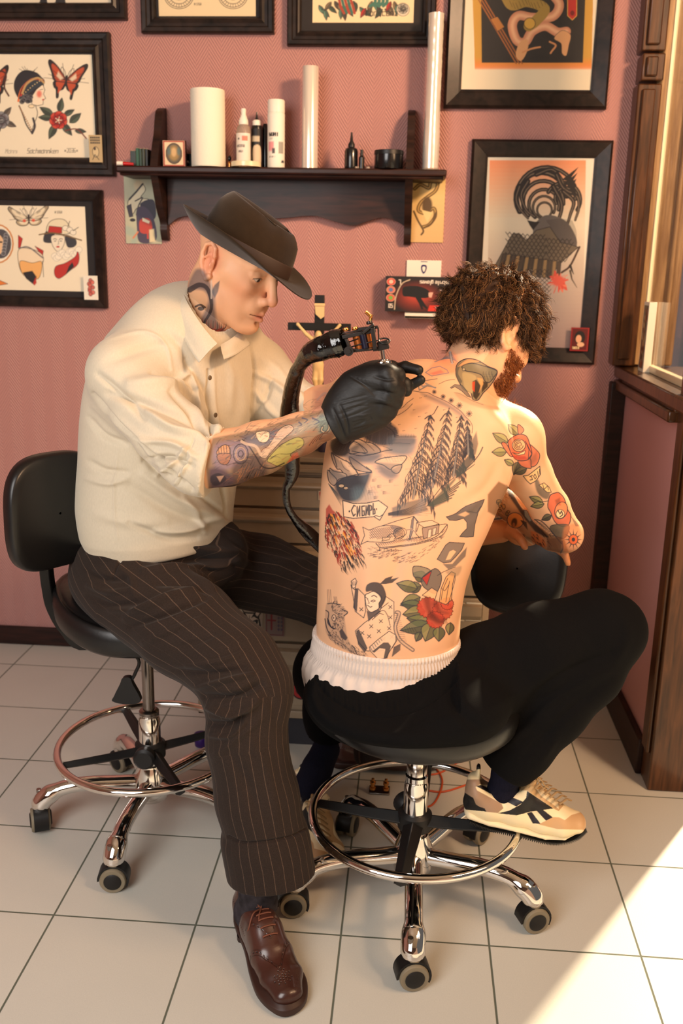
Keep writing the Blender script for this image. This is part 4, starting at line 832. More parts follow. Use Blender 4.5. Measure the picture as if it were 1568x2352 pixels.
def d_wheel(cv, w, h):
    cv.ell(w*.5, h*.62, w*.46, w*.46, (.20, .05, .06), ol=2); cv.line([(w*.5+w*.34*math.cos(t), h*.62+w*.34*math.sin(t)) for t in np.linspace(.6, 5.6, 20)], 7, (.62, .13, .13)); cv.ell(w*.5, h*.62, w*.22, w*.22, (.10, .07, .08)); cv.line([(w*.3, h*.62), (w*.95, h*.6)], 2, (.75, .68, .62))
    cv.line([(w*.3, h*.05), (w*.42, h*.35), (w*.7, h*.98)], 2.5, (.7, .64, .58)); cv.ell(w*.22, h*.08, 4, 6, (.3, .1, .1)); cv.line([(w*.2, h*.22), (w*.5, h*.16)], 3, (.62, .2, .15)); cv.ell(w*.6, h*.28, 6, 5, (.25, .2, .2))
stick('mask_sticker', 'white horned mask sticker on the cabinet drawer', 573, 1432, 66, 96, (.66, .61, .56), d_mask, outline=[(.1, .1), (.3, .02), (.5, .12), (.72, .02), (.95, .12), (.95, .5), (.85, .8), (.55, .99), (.25, .85), (.1, .5)])
stick('square_sticker', 'faded square sticker with red marks right of the mask sticker', 631, 1431, 44, 62, (.50, .43, .42), d_red)
stick('round_sticker', 'black and red round sticker with a dagger on the lowest drawer', 692, 1576, 48, 80, (.60, .53, .44), d_wheel, outline=[(.12, .02), (.5, .1), (.6, .3), (.95, .4), (.99, .7), (.8, .97), (.4, .95), (.05, .8), (.02, .5), (.2, .3)])
stick('label_sticker', 'tiny grey lettered label on the lowest drawer', 664, 1606, 16, 16, (.50, .44, .40), lambda cv, w, h: (word(cv, 'IRON', 1, 7, 5, (.25, .22, .25), 1, .6), word(cv, 'ZONE', 1, 14, 5, (.25, .22, .25), 1, .6)))
stick('orange_sticker', 'bright orange sticker on the lower left of the cabinet', 500, 1595, 46, 50, (.92, .33, .14), lambda cv, w, h: cv.poly([(5, 36), (28, 34), (22, 46), (5, 46)], (.35, .08, .05)))
stick('flame_sticker', 'small red and black sticker on an upper drawer, beside the bare back', 742, 1136, 22, 26, (.80, .70, .58), lambda cv, w, h: (cv.poly([(2, 8), (8, 3), (12, 12), (20, 8), (20, 20), (4, 24)], (.70, .15, .12)), cv.poly([(9, 8), (15, 8), (15, 18), (9, 18)], (.15, .08, .08))))
stick('orange_card', 'orange printed card on the cabinet seen between the back and the thigh', 1052, 1405, 30, 44, (.88, .80, .68), lambda cv, w, h: cv.poly([(2, 6), (22, 4), (22, 38), (2, 38)], (.72, .34, .12), ol=1.5, olc=(.5, .3, .15)))
stick('cream_card', 'cream card on the cabinet beside the orange printed card', 1088, 1405, 36, 44, (.86, .84, .78), lambda cv, w, h: cv.poly([(24, 10), (34, 16), (34, 30), (22, 30)], (.30, .32, .18)))
# ================================================================ PEOPLE: shared pieces
def kpx(px, py, Y): return np.linalg.norm(B(px+1, py, Y)-B(px, py, Y))
def headframe(fx, fy, pitch, roll=0):
    h = unit([fx, fy, 0]); F = np.array([h[0]*math.cos(pitch), h[1]*math.cos(pitch), -math.sin(pitch)]); U = np.array([h[0]*math.sin(pitch), h[1]*math.sin(pitch), math.cos(pitch)])
    L = np.cross(U, F); c, s = math.cos(roll), math.sin(roll); return np.stack([F, L*c+U*s, U*c-L*s], 1)
def head(s, o, R, sc=(1, 1, 1), ears=(1, -1)):
    """skull, face and ears in the head's own frame (x forward, y left, z up; origin between the ears)"""
    sc = np.array(sc, float); T = lambda x, y, z: o+R@(np.array([x, y, z])*sc)
    E = lambda c, r, k=.01, op='+', Q=None: s.ell(T(*c), np.array(r)*sc, R if Q is None else R@Q, k, op)
    G = lambda a, b, ra, rb, k=.008, op='+', n=None, f=1: s.seg(T(*a), T(*b), ra, rb, k, op, None if n is None else R@np.array(n, float), f, f)
    E((-.012, 0, .047), (.092, .074, .080)); E((.020, 0, .055), (.078, .066, .070), .03); E((.040, 0, -.010), (.052, .060, .085), .03); E((.050, 0, -.055), (.040, .043, .050), .03)
    for m in (1, -1):
        G((.002, m*.056, -.028), (.020, m*.050, -.066), .016, .015, .025); G((.020, m*.050, -.066), (.074, m*.016, -.094), .015, .014, .02)
        G((.030, m*.058, -.006), (.070, m*.042, -.014), .014, .015, .02); G((.096, m*.010, .028), (.078, m*.046, .026), .009, .008, .014)
        E((.104, m*.034, .006), (.017, .020, .012), .014, '-'); E((.0775, m*.033, .004), (.0145, .0145, .0135), .004)
        G((.086, m*.020, .0105), (.078, m*.046, .0085), .0055, .004, .006)
    G((.088, 0, -.092), (.090, 0, -.090), .017, .017, .016); G((.092, 0, .022), (.117, 0, -.024), .0075, .0105, .010); E((.121, 0, -.030), (.0105, .0105, .0095), .006)
    for m in (1, -1): E((.109, m*.0125, -.034), (.010, .0065, .0075), .006); E((.113, m*.006, -.0415), (.005, .0032, .003), .003, '-')
    E((.090, 0, -.052), (.018, .030, .020), .014)
    G((.1065, 0, -.060), (.094, .021, -.0635), .0052, .0030, .005); G((.1065, 0, -.060), (.094, -.021, -.0635), .0052, .0030, .005)
    G((.1055, 0, -.0715), (.093, .019, -.0665), .0066, .0030, .006); G((.1055, 0, -.0715), (.093, -.019, -.0665), .0066, .0030, .006)
    G((.110, 0, -.0655), (.096, .024, -.065), .0016, .0014, .003, '-'); G((.110, 0, -.0655), (.096, -.024, -.065), .0016, .0014, .003, '-')
    G((.106, 0, -.080), (.104, 0, -.080), .004, .004, .008, '-')
    for m in ears:                                              # outer ear: rim, bowl, lobe
        Q = Rz(m*.42)@Ry(-.18); q = lambda x, z, y=0: np.array([-.006, m*.070, -.004])+Q@np.array([x, m*y, z])
        E(tuple(q(-.006, .002, .004)), (.017, .006, .029), .004, Q=Q)
        P = [q(.010, .012, .006), q(.008, .026, .008), q(-.004, .034, .011), q(-.019, .029, .015), q(-.025, .013, .016), q(-.022, -.006, .013), q(-.012, -.021, .009), q(-.002, -.029, .006), q(.006, -.024, .004)]
        for i in range(len(P)-1): s.seg(T(*P[i]), T(*P[i+1]), .0040 if i < 5 else .0055, .0040 if i < 4 else .0058, .0025)
        E(tuple(q(-.003, -.001, .013)), (.0085, .007, .013), .004, '-', Q=Q); E(tuple(q(-.012, .020, .014)), (.007, .004, .007), .003, '-', Q=Q)
        E(tuple(q(.006, -.004, .008)), (.0035, .004, .006), .003, Q=Q); s.seg(T(*q(-.004, .014, .010)), T(*q(-.015, .006, .013)), .0028, .0026, .003)
    return T
def hand_fingers(s, wrist, dirv, nrm, fingers, palm_len=.085, palm_w=.040, palm_t=.014, r=.0085, k=.006):
    """palm slab then fingers given as joint chains"""
    R = frame(dirv, nrm); s.box(wrist+R[:, 0]*palm_len*.5, (palm_len*.5, palm_w, palm_t), R, .012, rd=.012); s.ell(wrist+R[:, 0]*palm_len*.5, (palm_len*.56, palm_w, palm_t*1.25), R, .015)
    for ch in fingers: s.tube(ch, [r*1.08, r, r*.93, r*.82][:len(ch)], k, .003)
def strands(name, roots, dirs, L, w, curl, parent, m, seed=1, seg=5, cols=((.20, .12, .07),), gravity=None, lump=0, lock=1):
    rd = np.random.RandomState(seed)
    if lock > 1: roots = np.repeat(roots, lock, 0); dirs = np.repeat(dirs, lock, 0)
    n = len(roots); L = L*(.6+.8*rd.rand(n)); D = dirs/np.linalg.norm(dirs, axis=1)[:, None]
    A = np.cross(D, rd.randn(n, 3) if not lump else rd.randn(3)+.15*rd.randn(n, 3)); A /= np.linalg.norm(A, axis=1)[:, None]; Bv = np.cross(D, A); ph = rd.rand(n)*6.28 if not lump else (6*np.sin(roots@rd.randn(3)*lump)+5*np.cos(roots@rd.randn(3)*lump)+rd.rand(n)*1.2); fr = 2.2+2.4*rd.rand(n)
    if lock > 1: A, Bv, ph, fr, L = (np.repeat(v[::lock], lock, 0) for v in (A, Bv, ph, fr, L)); roots = roots+rd.randn(n, 3)*.0021; ph = ph+rd.randn(n)*.22; L = L*(.8+.3*rd.rand(n))
    t = np.linspace(0, 1, seg+1); P = []
    for x in t:
        g = 0 if gravity is None else np.asarray(gravity)[None]*(x**2)
        P.append(roots+D*(L*x)[:, None]+(A*np.sin(ph+fr*x*2.6)[:, None]+Bv*np.cos(ph+fr*x*2.6)[:, None])*(curl*x**.8)-(A*np.sin(ph)[:, None]+Bv*np.cos(ph)[:, None])*(curl*x**.8)*.5+g*L[:, None])
    P = np.stack(P, 1); W = (w*(1-.85*t**1.5))[None, :, None, None]
    tri = np.array([[1, 0], [-.5, .87], [-.5, -.87]]); off = A[:, None, None]*tri[None, None, :, :1]+Bv[:, None, None]*tri[None, None, :, 1:]
    V = (P[:, :, None]+off*W).reshape(-1, 3); i = (np.arange(n)*(seg+1)*3)[:, None, None]+(np.arange(seg)*3)[None, :, None]; j = np.arange(3)[None, None]; j2 = (j+1) % 3
    F = np.stack([i+j, i+j2, i+3+j2, i+3+j], 3).reshape(-1, 4); o = obj(name, mesh_np(name, V, F), m, parent)
    c = np.array([lin(x) for x in cols]); ci = c[rd.randint(0, len(c), n)]*(.75+.5*rd.rand(n))[:, None]; setcol(o.data, np.repeat(ci, (seg+1)*3, 0)); return o
def loft(name, rings, m, parent, closed_end=False): return MB().grid(np.swapaxes(np.array(rings), 0, 1), True).build(name, m, parent)
M_SKIN = mat('skin', (.8, .6, .5), .48, attr='Col', bump=.12, bs=420, bd=.0006, sss=.12, spec=.4)
M_HAIR = mat('hair', (.2, .12, .07), .6, attr='Col', spec=.22)
M_SWEAT = mat('black_sweatpants', (.028, .027, .032), .9, nz=.25, nzs=500, bump=.5, bs=900, bd=.0005, spec=.15)
M_SOCK = mat('navy_sock', (.075, .075, .13), .9, bump=.4, bs=700, bd=.0005, stretch=(1, 1, .3), nz=.3, nzs=400, spec=.15)
SKIN = np.array(lin((.855, .665, .52)))
# ================================================================ INK ON THE BACK AND ARMS (drawn over the sheet of bearings the back covers)
TK = Cv(690, 760, 1380, 1530, 1.6); K = (.20, .19, .22); KL = (.33, .32, .35)
def rdm(s): return random.Random(s)
def shade_(c, P, a=.5, soft=6, col=(.27, .28, .32)): c.poly(P, col, a, soft, smooth=True)
def fir(c, tip, base, wt, wb, n, seed, w=5):
    """broad fir: overlapping tiers of drooping feathered branches over a pale trunk"""
    r = rdm(seed); tx, ty = tip; bx, by = base; SKc = (.80, .64, .50)
    for i in range(n-1, -1, -1):
        f = (i/n)**.95; x = tx+(bx-tx)*f; y = ty+(by-ty)*f*.93; W = wt+(wb-wt)*f
        for m in (-1, 1):
            e = r.uniform(.88, 1.1); p = lambda t, o=0: (x+m*W*e*t, y+W*(.55*t+.65*t*t)+o)
            c.poly([p(0, 2), p(.35), p(.7), p(1, 8), p(.75, W*.16+12), p(.4, W*.22+14), p(0, W*.30+16)], SKc, .55, 2, smooth=True)
            c.line([p(0), p(.35), p(.7), p(1)], 11, K, .92, smooth=True, n=4, w1=5)
            k_ = 3+int(4*f)
            for q in range(k_+1):
                t = (q+.35)/(k_+.5); ax, ay = p(min(t, 1)); L = (48+74*f)*r.uniform(.8, 1.25); dx = m*r.uniform(2, 13)*(1+t); wd = r.uniform(9, 15)*(.8+.6*f)
                c.poly([(ax-wd*.5, ay), (ax+dx*.5+wd, ay+L*.42), (ax+dx, ay+L), (ax+dx*.3-wd*.5, ay+L*.5)], K, .88, .8)
    c.line([(tx+(bx-tx)*.22, ty+(by-ty)*.22), (bx, by)], 8, (.52, .48, .45), .8, w1=26)
    for m in (-1, 1): c.line([(tx+(bx-tx)*.2+m*3, ty+(by-ty)*.2), (bx+m*14, by)], 4, K, .8)
    c.line([tip, (tx+(bx-tx)*.25, ty+(by-ty)*.25)], 8, K, .9, w1=12)
def draw_back(c):
    k1 = 320/1568.
    # --- landscape: crop A (700,860), crop B (900,860)
    c.at(700, 860, k1); S_ = (.42, .44, .48)
    shade_(c, [(640, 640), (860, 470), (960, 540), (1050, 640), (980, 780), (840, 800), (700, 740)], .95, 16, (.26, .25, .28)); shade_(c, [(960, 700), (1240, 700), (1200, 900), (960, 870)], .7, 26, S_); shade_(c, [(430, 900), (840, 880), (760, 1000), (560, 960)], .6, 24, S_)
    shade_(c, [(330, 1230), (480, 1130), (640, 1120), (740, 1110), (700, 1250), (600, 1420), (420, 1420)], .98, 24, (.20, .21, .24)); shade_(c, [(780, 1000), (1040, 1100), (980, 1190), (830, 1120)], .45, 30, S_); shade_(c, [(300, 740), (520, 690), (480, 900), (320, 900)], .95, 12, (.2, .18, .18)); shade_(c, [(560, 1280), (760, 1300), (800, 1420), (560, 1440)], .35, 40, (.50, .58, .60))
    for i in range(26): c.line([(700+i*11, 600+abs(i-12)*9-60), (650+i*13+((i*37) % 20), 800-((i*13) % 40))], 4, K, .75)
    for i in range(30): c.line([(420+i*5, 700+((i*31) % 30)), (290+i*7.5, 830+((i*17) % 90))], 6, (.16, .13, .13), .75, w1=2)
    for x, y, h in ((900, 470, 170), (960, 540, 120), (1010, 600, 90), (850, 480, 130)):
        for j in range(7): c.line([(x, y+j*h/7), (x+(-1)**j*(10+5*j), y+(j+.8)*h/7)], 11, (.27, .25, .28), .85)
    for i in range(26): c.line([(1010+i*9.5, 706), (1014+i*9.5, 670+((i*29) % 22))], 6, K, .8, w1=1)
    R_ = [[(540, 760), (600, 730), (680, 760), (740, 770), (800, 800), (850, 870), (720, 900), (620, 880), (500, 890)], [(500, 850), (540, 760), (620, 790), (700, 880)], [(300, 880), (340, 910), (430, 960), (520, 1010), (600, 1130), (540, 1140), (470, 1150), (400, 1070), (360, 1060), (310, 960)], [(500, 930), (600, 990), (700, 1060), (750, 1090), (700, 1100), (560, 1060)],
          [(280, 1060), (330, 1090), (440, 1110), (470, 1150), (380, 1180), (330, 1240), (290, 1180)], [(790, 990), (850, 950), (960, 930), (1140, 920), (1090, 1010), (1000, 1040), (960, 1070), (880, 1020)], [(970, 1070), (1010, 1030), (1090, 1020), (1060, 1100), (1010, 1110)], [(255, 1080), (300, 1120), (360, 1190), (330, 1250), (270, 1200)]]
    for P in R_:
        c.poly(P, (.86, .70, .56), .75, 3, smooth=True); P2 = P[len(P)//2:]; shade_(c, P2+[P[0]], .50, 12); c.line(P, 8.5, K, .95, smooth=True, closed=True)
    for P in ([(560, 780), (620, 800), (680, 880)], [(640, 740), (720, 800), (780, 860)], [(760, 780), (830, 830), (850, 870)], [(400, 970), (440, 1050), (500, 1090)], [(460, 960), (520, 1030), (560, 1070)], [(880, 810), (940, 830), (960, 850)], [(940, 780), (1040, 770), (1180, 780)]): c.line(P, 5, K, .85, smooth=True)
    for x, y in ((780, 1190), (840, 1260), (735, 1320), (900, 1330), (800, 1385), (970, 1200)):
        for j in range(3): c.line([(x-22, y-10+j*12), (x+26-j*4, y-14+j*13)], 8, K, .7, w1=2)
    c.ell(410, 1255, 32, 20, (.80, .66, .52), .8, ol=5); c.ell(460, 1280, 26, 16, (.80, .66, .52), .8, ol=5)
    for i in range(9): c.line([(265+i*6, 1230+i*6), (410-i*2, 1480-i*14)], 7, (.25, .26, .27), .8, w1=2)
    c.line([(700, 530-60), (860, 470), (980, 450), (1040, 460), (1140, 400), (1210, 330)], 6, K, .85, smooth=True); c.line([(920, 410), (1020, 400), (1100, 370), (1150, 320), (1220, 270)], 6, K, .85, smooth=True)
    shade_(c, [(470, 900), (840, 900), (780, 980), (560, 1000)], .6, 30, (.25, .27, .31)); shade_(c, [(960, 720), (1230, 720), (1190, 800), (960, 790)], .6, 16, (.30, .31, .34)); shade_(c, [(940, 800), (1180, 800), (1120, 900), (900, 890)], .45, 24, (.35, .40, .42)); shade_(c, [(840, 1010), (1040, 1120), (960, 1170), (850, 1100)], .6, 24, (.28, .30, .33)); shade_(c, [(560, 800), (620, 790), (560, 870), (510, 850)], .5, 14, (.3, .28, .28)); shade_(c, [(980, 360), (1180, 330), (1130, 440), (1000, 470)], .3, 26, (.45, .34, .30)); shade_(c, [(300, 1080), (420, 1120), (460, 1150), (370, 1180), (300, 1150)], .5, 18, (.32, .34, .36))
    for i in range(34): c.line([(330+i*14, 1240+((i*23) % 60)), (352+i*14, 1330+((i*41) % 90))], 5, (.22, .23, .26), .35, soft=3, w1=2)
    for i in range(22): c.line([(880+i*15, 905+((i*17) % 40)), (905+i*15, 930+((i*29) % 60))], 5, (.30, .31, .34), .4, soft=2, w1=2)
    for i in range(60):
        r_ = rdm(900+i); x = r_.uniform(330, 1150); y = r_.uniform(900, 1380)
        if r_.random() < .5: c.line([(x, y), (x+r_.uniform(30, 90), y+r_.uniform(-8, 8))], r_.uniform(5, 14), (.36, .38, .42), .28, soft=5, w1=2)
    for P in ([(300, 880), (330, 930), (360, 1040)], [(520, 1010), (560, 1060), (600, 1130)], [(690, 1040), (740, 1080), (750, 1100)], [(850, 470), (880, 560), (990, 640), (1010, 700)], [(330, 1250), (420, 1175), (560, 1130), (750, 1105)], [(480, 880), (620, 915), (760, 900), (900, 860), (980, 850)]): c.line(P, 8, K, .9, smooth=True)
    # ridge with soft shading, stars, dots
    c.at(900, 860, k1); c.line([(75, 210), (160, 195), (230, 185), (330, 200), (400, 205), (480, 245), (560, 280), (640, 320), (720, 375), (780, 420), (830, 480), (880, 530), (905, 590), (900, 660)], 6, K, .9, smooth=True)
    shade_(c, [(330, 205), (480, 250), (640, 325), (780, 425), (850, 510), (780, 480), (660, 400), (520, 330), (380, 260)], .62, 22, (.38, .36, .38)); shade_(c, [(200, 420), (260, 370), (420, 340), (380, 400), (230, 460)], .25, 22, (.45, .36, .34))
    for x, y, r in ((475, 197, 24), (575, 250, 26), (665, 292, 28), (758, 350, 32), (868, 443, 34)):
        for j in range(5): c.line([(x-r*math.cos(j*.63), y-r*math.sin(j*.63)), (x+r*math.cos(j*.63), y+r*math.sin(j*.63))], 7, K, .85)
    for x, y in ((100, 320), (240, 400), (300, 475), (580, 400), (725, 485), (370, 245), (125, 635), (260, 610), (75, 565), (315, 265), (375, 435)): c.ell(x, y, 6, 5, K, .85); c.ell(x+16, y-3, 5, 4, K, .8)
    fir(c, (845, 520), (860, 900), 16, 62, 6, 4); fir(c, (778, 470), (690, 1150), 22, 128, 9, 3); fir(c, (635, 410), (455, 1270), 24, 165, 11, 2); fir(c, (430, 460), (235, 1400), 26, 225, 12, 1)
    for P in ([(515, 360), (470, 440), (430, 470)], [(642, 380), (635, 430)], [(780, 460), (775, 510)]): c.line(P, 10, K, .9, w1=6)
    for P in ([(370, 500), (420, 470), (450, 550)], [(540, 520), (610, 440), (665, 520)], [(730, 540), (770, 510), (800, 580)]): c.line(P, 12, K, .9, smooth=True)
    # long grass strokes right and below
    G = (.24, .26, .26)
    c.poly([(950, 640), (970, 780), (940, 900), (870, 960), (870, 850), (900, 740)], G, .75, 6); c.poly([(870, 900), (720, 1080), (715, 1165), (830, 1090), (930, 950)], G, .85, 6); c.line([(1020, 820), (980, 900), (900, 1000), (820, 1070), (720, 1160)], 13, G, .9, w1=6, smooth=True)
    for i in range(6): c.line([(930-i*10, 1010+i*8), (720-i*4, 1170)], 6, G, .85, w1=2)
    for i in range(6): c.line([(800-i*26, 1180+i*42), (390+i*12, 1480)], 13, (.25, .27, .26), .85, w1=7)
    c.poly([(390, 1480), (500, 1370), (700, 1170), (720, 1180), (600, 1330), (640, 1420), (480, 1495)], (.28, .30, .27), .8, 7); c.line([(700, 1160), (560, 1260), (400, 1470)], 7, K, .9)
    c.poly([(0, 1500), (150, 1440), (420, 1380), (380, 1470), (410, 1530), (200, 1590), (0, 1610)], (.33, .33, .33), .7, 9)
    for i in range(10): c.line([(-40, 1560+i*3), (200, 1500+i*9), (400+(i % 3)*20, 1390+i*22)], 6, K, .8, smooth=True, w1=2)
    # --- banner and lettering
    c.at(720, 1130, 340/1568.); c.poly([(308, 90), (420, 122), (560, 118), (690, 92), (785, 160), (735, 240), (700, 300), (640, 262), (560, 268), (420, 280), (318, 262)], (.92, .76, .62), .75, ol=8, olc=K, ola=.95); c.line([(640, 258), (660, 250), (700, 262), (735, 238)], 7, K)
    W = 11
    for P in ([(440, 150), (425, 140), (395, 195), (420, 255), (440, 235)], [(462, 155), (462, 260), (492, 150), (492, 255)], [(548, 148), (515, 152), (520, 252), (545, 245), (542, 200), (520, 202)], [(565, 148), (562, 248), (590, 140), (590, 240)], [(605, 245), (605, 140), (628, 150), (628, 190), (606, 196)], [(646, 122), (646, 235), (668, 228), (664, 180), (648, 184)]): c.line([(x*.92+36, y) for x, y in P], W, K, .95)
    c.ell(378, 205, 8, 12, K); c.ell(666, 182, 6, 12, K)
    # --- fish boat
    f = [(585, 405), (700, 365), (830, 355), (930, 378), (975, 400), (975, 450), (900, 490), (800, 530), (640, 530), (560, 525)]; c.poly(f, (.86, .68, .54), .3, smooth=True); c.line(f, 6, K, .9, smooth=True); c.poly([(820, 358), (940, 380), (900, 420), (850, 450), (840, 400)], KL, .75, 10, smooth=True)
    c.line([(585, 405), (520, 372), (540, 460), (500, 555), (575, 520)], 6, K)
    for j in range(8):
        for i in range(11):
            x = 600+i*22+(j % 2)*11; y = 405+j*14-i*3
            if y < 500-i*1.5: c.line([(x-10, y-8), (x+2, y+6), (x+12, y-8)], 4, K, .8)
    for r in (58, 40, 24, 10): c.line([(905+r*math.cos(t), 440+r*math.sin(t)) for t in np.linspace(0, 6.3, 18)], 7, K, .9)
    c.line([(720, 360), (900, 300), (1060, 258), (1100, 320)], 6, K); c.poly([(1040, 290), (1062, 258), (1050, 420), (1020, 510), (1010, 500)], KL, .8, ol=4); c.line([(1060, 258), (1120, 330), (1090, 420)], 6, K)
    c.line([(720, 520), (780, 475), (830, 440), (870, 480), (850, 500)], 6, K, smooth=True); c.poly([(730, 480), (815, 476), (800, 505), (730, 520)], (.8, .64, .5), .6, ol=5)
    c.poly([(1090, 325), (1250, 300), (1330, 340), (1170, 378)], (.86, .70, .58), .5, ol=5); c.poly([(1150, 380), (1330, 345), (1320, 440), (1160, 500)], KL, .55, ol=5); c.poly([(1215, 400), (1250, 392), (1240, 480), (1205, 490)], (.88, .72, .6), .9, ol=4); c.poly([(1265, 385), (1300, 378), (1290, 450), (1258, 460)], (.88, .72, .6), .9, ol=4); c.line([(1090, 325), (1080, 440), (1140, 505)], 6, K); c.line([(975, 405), (1040, 395), (1080, 430)], 14, (.8, .64, .52), .8); c.line([(975, 405), (1040, 395), (1080, 430)], 4, K)
    c.line([(700, 590), (900, 570), (1100, 540), (1300, 470), (1415, 345)], 7, K, smooth=True); c.line([(1320, 350), (1415, 345), (1380, 440), (1250, 510), (1060, 560), (860, 585), (720, 600)], 6, K, smooth=True); c.line([(660, 545), (700, 590), (700, 625)], 8, K)
    for i in range(22): c.line([(690+i*21, 548-i*3.6), (712+i*22, 582-i*5)], 9, K, .8, w1=3)
    for i in range(24): c.line([(990+(i % 12)*30-i, 470+i*2), (1010+(i % 12)*29, 520+(i//12)*6)], 4, K, .7)
    r = rdm(7)
    for i in range(120):
        t = r.random(); x = 570+t*800; y = 560+120*math.sin(t*2.6+.3)+r.uniform(-30, 80)-(t > .6)*(t-.6)*380; L = r.uniform(20, 60); c.line([(x, y), (x+L, y-L*(.1+.7*t)*(1 if x > 640 else -.3))], r.uniform(4, 8), K, .75, w1=1)
    for P in ([(748, 632), (752, 604), (784, 600), (782, 632)], [(796, 630), (792, 615), (806, 612), (808, 628), (796, 630)], [(816, 612), (830, 604), (820, 630), (834, 628), (830, 612)], [(842, 628), (842, 612), (856, 616), (846, 624), (856, 630)], [(866, 630), (862, 614), (874, 600), (878, 628), (866, 630)], [(886, 628), (886, 614), (898, 614), (900, 630)]): c.line([(x-4, y) for x, y in P], 5, K, .9)
    c.line([(900, 622), (935, 618)], 5, K)
    # --- flame feathers on the left flank
    c.poly([(130, 180), (165, 130), (200, 190), (230, 215), (150, 330), (128, 360)], (.66, .20, .18), .85, 4); r = rdm(11)
    for i in range(330):
        t = r.random(); u = r.uniform(-1, 1)*(1-.1*t); cx = 190+t*235; cy = 225+t*560; wd = 45+120*math.sin(min(1, t*1.5)*math.pi*.75); x = cx+u*wd; y = cy-u*wd*.42; L = r.uniform(40, 95); q = r.random()
        col = (.13, .12, .14) if (q < .60 or t > .82) else ((.60, .16, .13) if q < .84 or abs(u) > .6 else (.88, .55, .20)); c.line([(x, y), (x+L*.22+u*14, y+L*.55), (x+L*.42, y+L)], r.uniform(6, 13) if col[0] < .3 else r.uniform(10, 18), col, .85, w1=1)
    # --- horn, anvil and clamp at the right flank
    c.at(900, 1130, 340/1568.); 
    c.at(700, 840, 680/1568.)
    c.poly([(748, 800), (775, 793), (800, 782), (828, 760), (850, 745), (900, 725), (950, 708), (938, 740), (918, 775), (900, 840), (892, 905), (855, 908), (820, 905), (835, 885), (858, 862), (858, 830), (840, 808), (800, 820), (765, 818)], (.33, .31, .31), .9, 1.5, ol=3, olc=K); c.poly([(810, 790), (850, 772), (872, 785), (845, 800)], (.88, .68, .52), .8, 2); c.line([(860, 770), (910, 780), (930, 745)], 2.5, K, .8)
    c.poly([(700, 1025), (745, 950), (765, 935), (845, 940), (830, 975), (800, 1010), (770, 1040), (735, 1045)], (.40, .36, .34), .85, 1.5, ol=3, olc=K); c.poly([(745, 1030), (765, 985), (785, 975), (800, 985), (770, 1025)], (.88, .68, .52), .95, 1); c.poly([(730, 1050), (780, 1050), (830, 990), (858, 960), (850, 1010), (800, 1060), (760, 1080)], (.32, .30, .30), .8, 2)
    # --- peony, leaves and figure with staff
    c.at(720, 1300, 340/1568.); GL_ = ((.42, .42, .27), (.35, .37, .27), (.50, .47, .30)); DK = (.20, .20, .19)
    for i, (x, y, L, a, w) in enumerate(((1190, 140, 150, -2.7, .8), (1140, 210, 170, 2.9, .7), (1100, 240, 230, -2.9, .55), (1130, 330, 230, 2.75, .6), (1150, 430, 230, -3.0, .5), (1180, 480, 240, 3.0, .6), (1230, 600, 250, -2.95, .5), (1240, 620, 330, 2.95, .45), (1250, 600, 210, 1.9, .8), (1330, 640, 160, 1.6, .8), (1130, 700, 110, 2.0, .75), (1450, 600, 130, 1.7, .7))): leaf(c, x, y, L, a, w, GL_[i % 3], 8, K, DK, .9)
    for i in range(5): c.line([(960+i*26, 640+i*3), (980+i*28, 700)], 4, DK, .8, smooth=False)
    c.poly([(1050, 20), (1090, 0), (1190, 20), (1240, 60), (1200, 140), (1110, 120), (1060, 110)], (.45, .43, .36), .8, 5, smooth=True, ol=7, olc=K)
    c.poly([(1145, 130), (1240, 50), (1300, 30), (1350, 90), (1345, 190), (1290, 290), (1200, 250), (1150, 200)], (.33, .31, .30), .85, 5, smooth=True, ol=7, olc=K); c.poly([(1148, 128), (1250, 52), (1200, 205)], (.66, .18, .16), .92, 2, ol=5, olc=K)
    c.poly([(1150, 310), (1250, 230), (1310, 270), (1280, 370), (1200, 330)], (.88, .66, .48), .8, ol=6, olc=K)
    pet = lambda cx, cy, r, n0, n1: [(cx+r*(1+.08*math.sin(t*17))*math.cos(t), cy+r*.95*(1+.08*math.sin(t*17))*math.sin(t)) for t in np.linspace(n0, n1, 60)]
    c.poly(pet(1210, 440, 112, 0, 6.28), (.70, .24, .17), .92, 4, ol=5, olc=(.4, .12, .1)); c.poly(pet(1365, 470, 105, 0, 6.28), (.72, .26, .18), .92, 4, ol=5, olc=(.4, .12, .1)); c.poly(pet(1290, 570, 92, 0, 6.28), (.70, .24, .17), .92, 4, ol=5, olc=(.4, .12, .1)); c.poly(pet(1415, 400, 66, 0, 6.28), (.74, .28, .2), .92, 4, ol=5, olc=(.4, .12, .1))
    for P in ([(1200, 360), (1230, 480), (1300, 560), (1360, 590)], [(1290, 400), (1340, 480), (1420, 500)], [(1250, 540), (1330, 600), (1400, 560)]): c.line(P, 60, (.25, .10, .08), .55, smooth=True, soft=18, w1=14)
    for i in range(30): c.line([(1220+i*6, 470+i*3), (1195+i*8, 560+i*2)], 2.5, (.35, .12, .1), .6)
    c.poly([(1330, 380), (1350, 240), (1400, 120), (1460, 60), (1500, 80), (1470, 200), (1460, 360), (1400, 410)], (.84, .60, .38), .8, ol=6, olc=K)
    for P in ([(1350, 360), (1370, 250), (1420, 130)], [(1400, 380), (1420, 260), (1440, 160)], [(1420, 420), (1490, 180), (1500, 100)], [(1310, 100), (1380, 60), (1500, 10)], [(1360, 240), (1390, 260), (1430, 200)]): c.line(P, 6, K, .9, smooth=True)
    shade_(c, [(1400, 60), (1560, 0), (1540, 90), (1480, 110)], .5, 10, (.45, .40, .33))
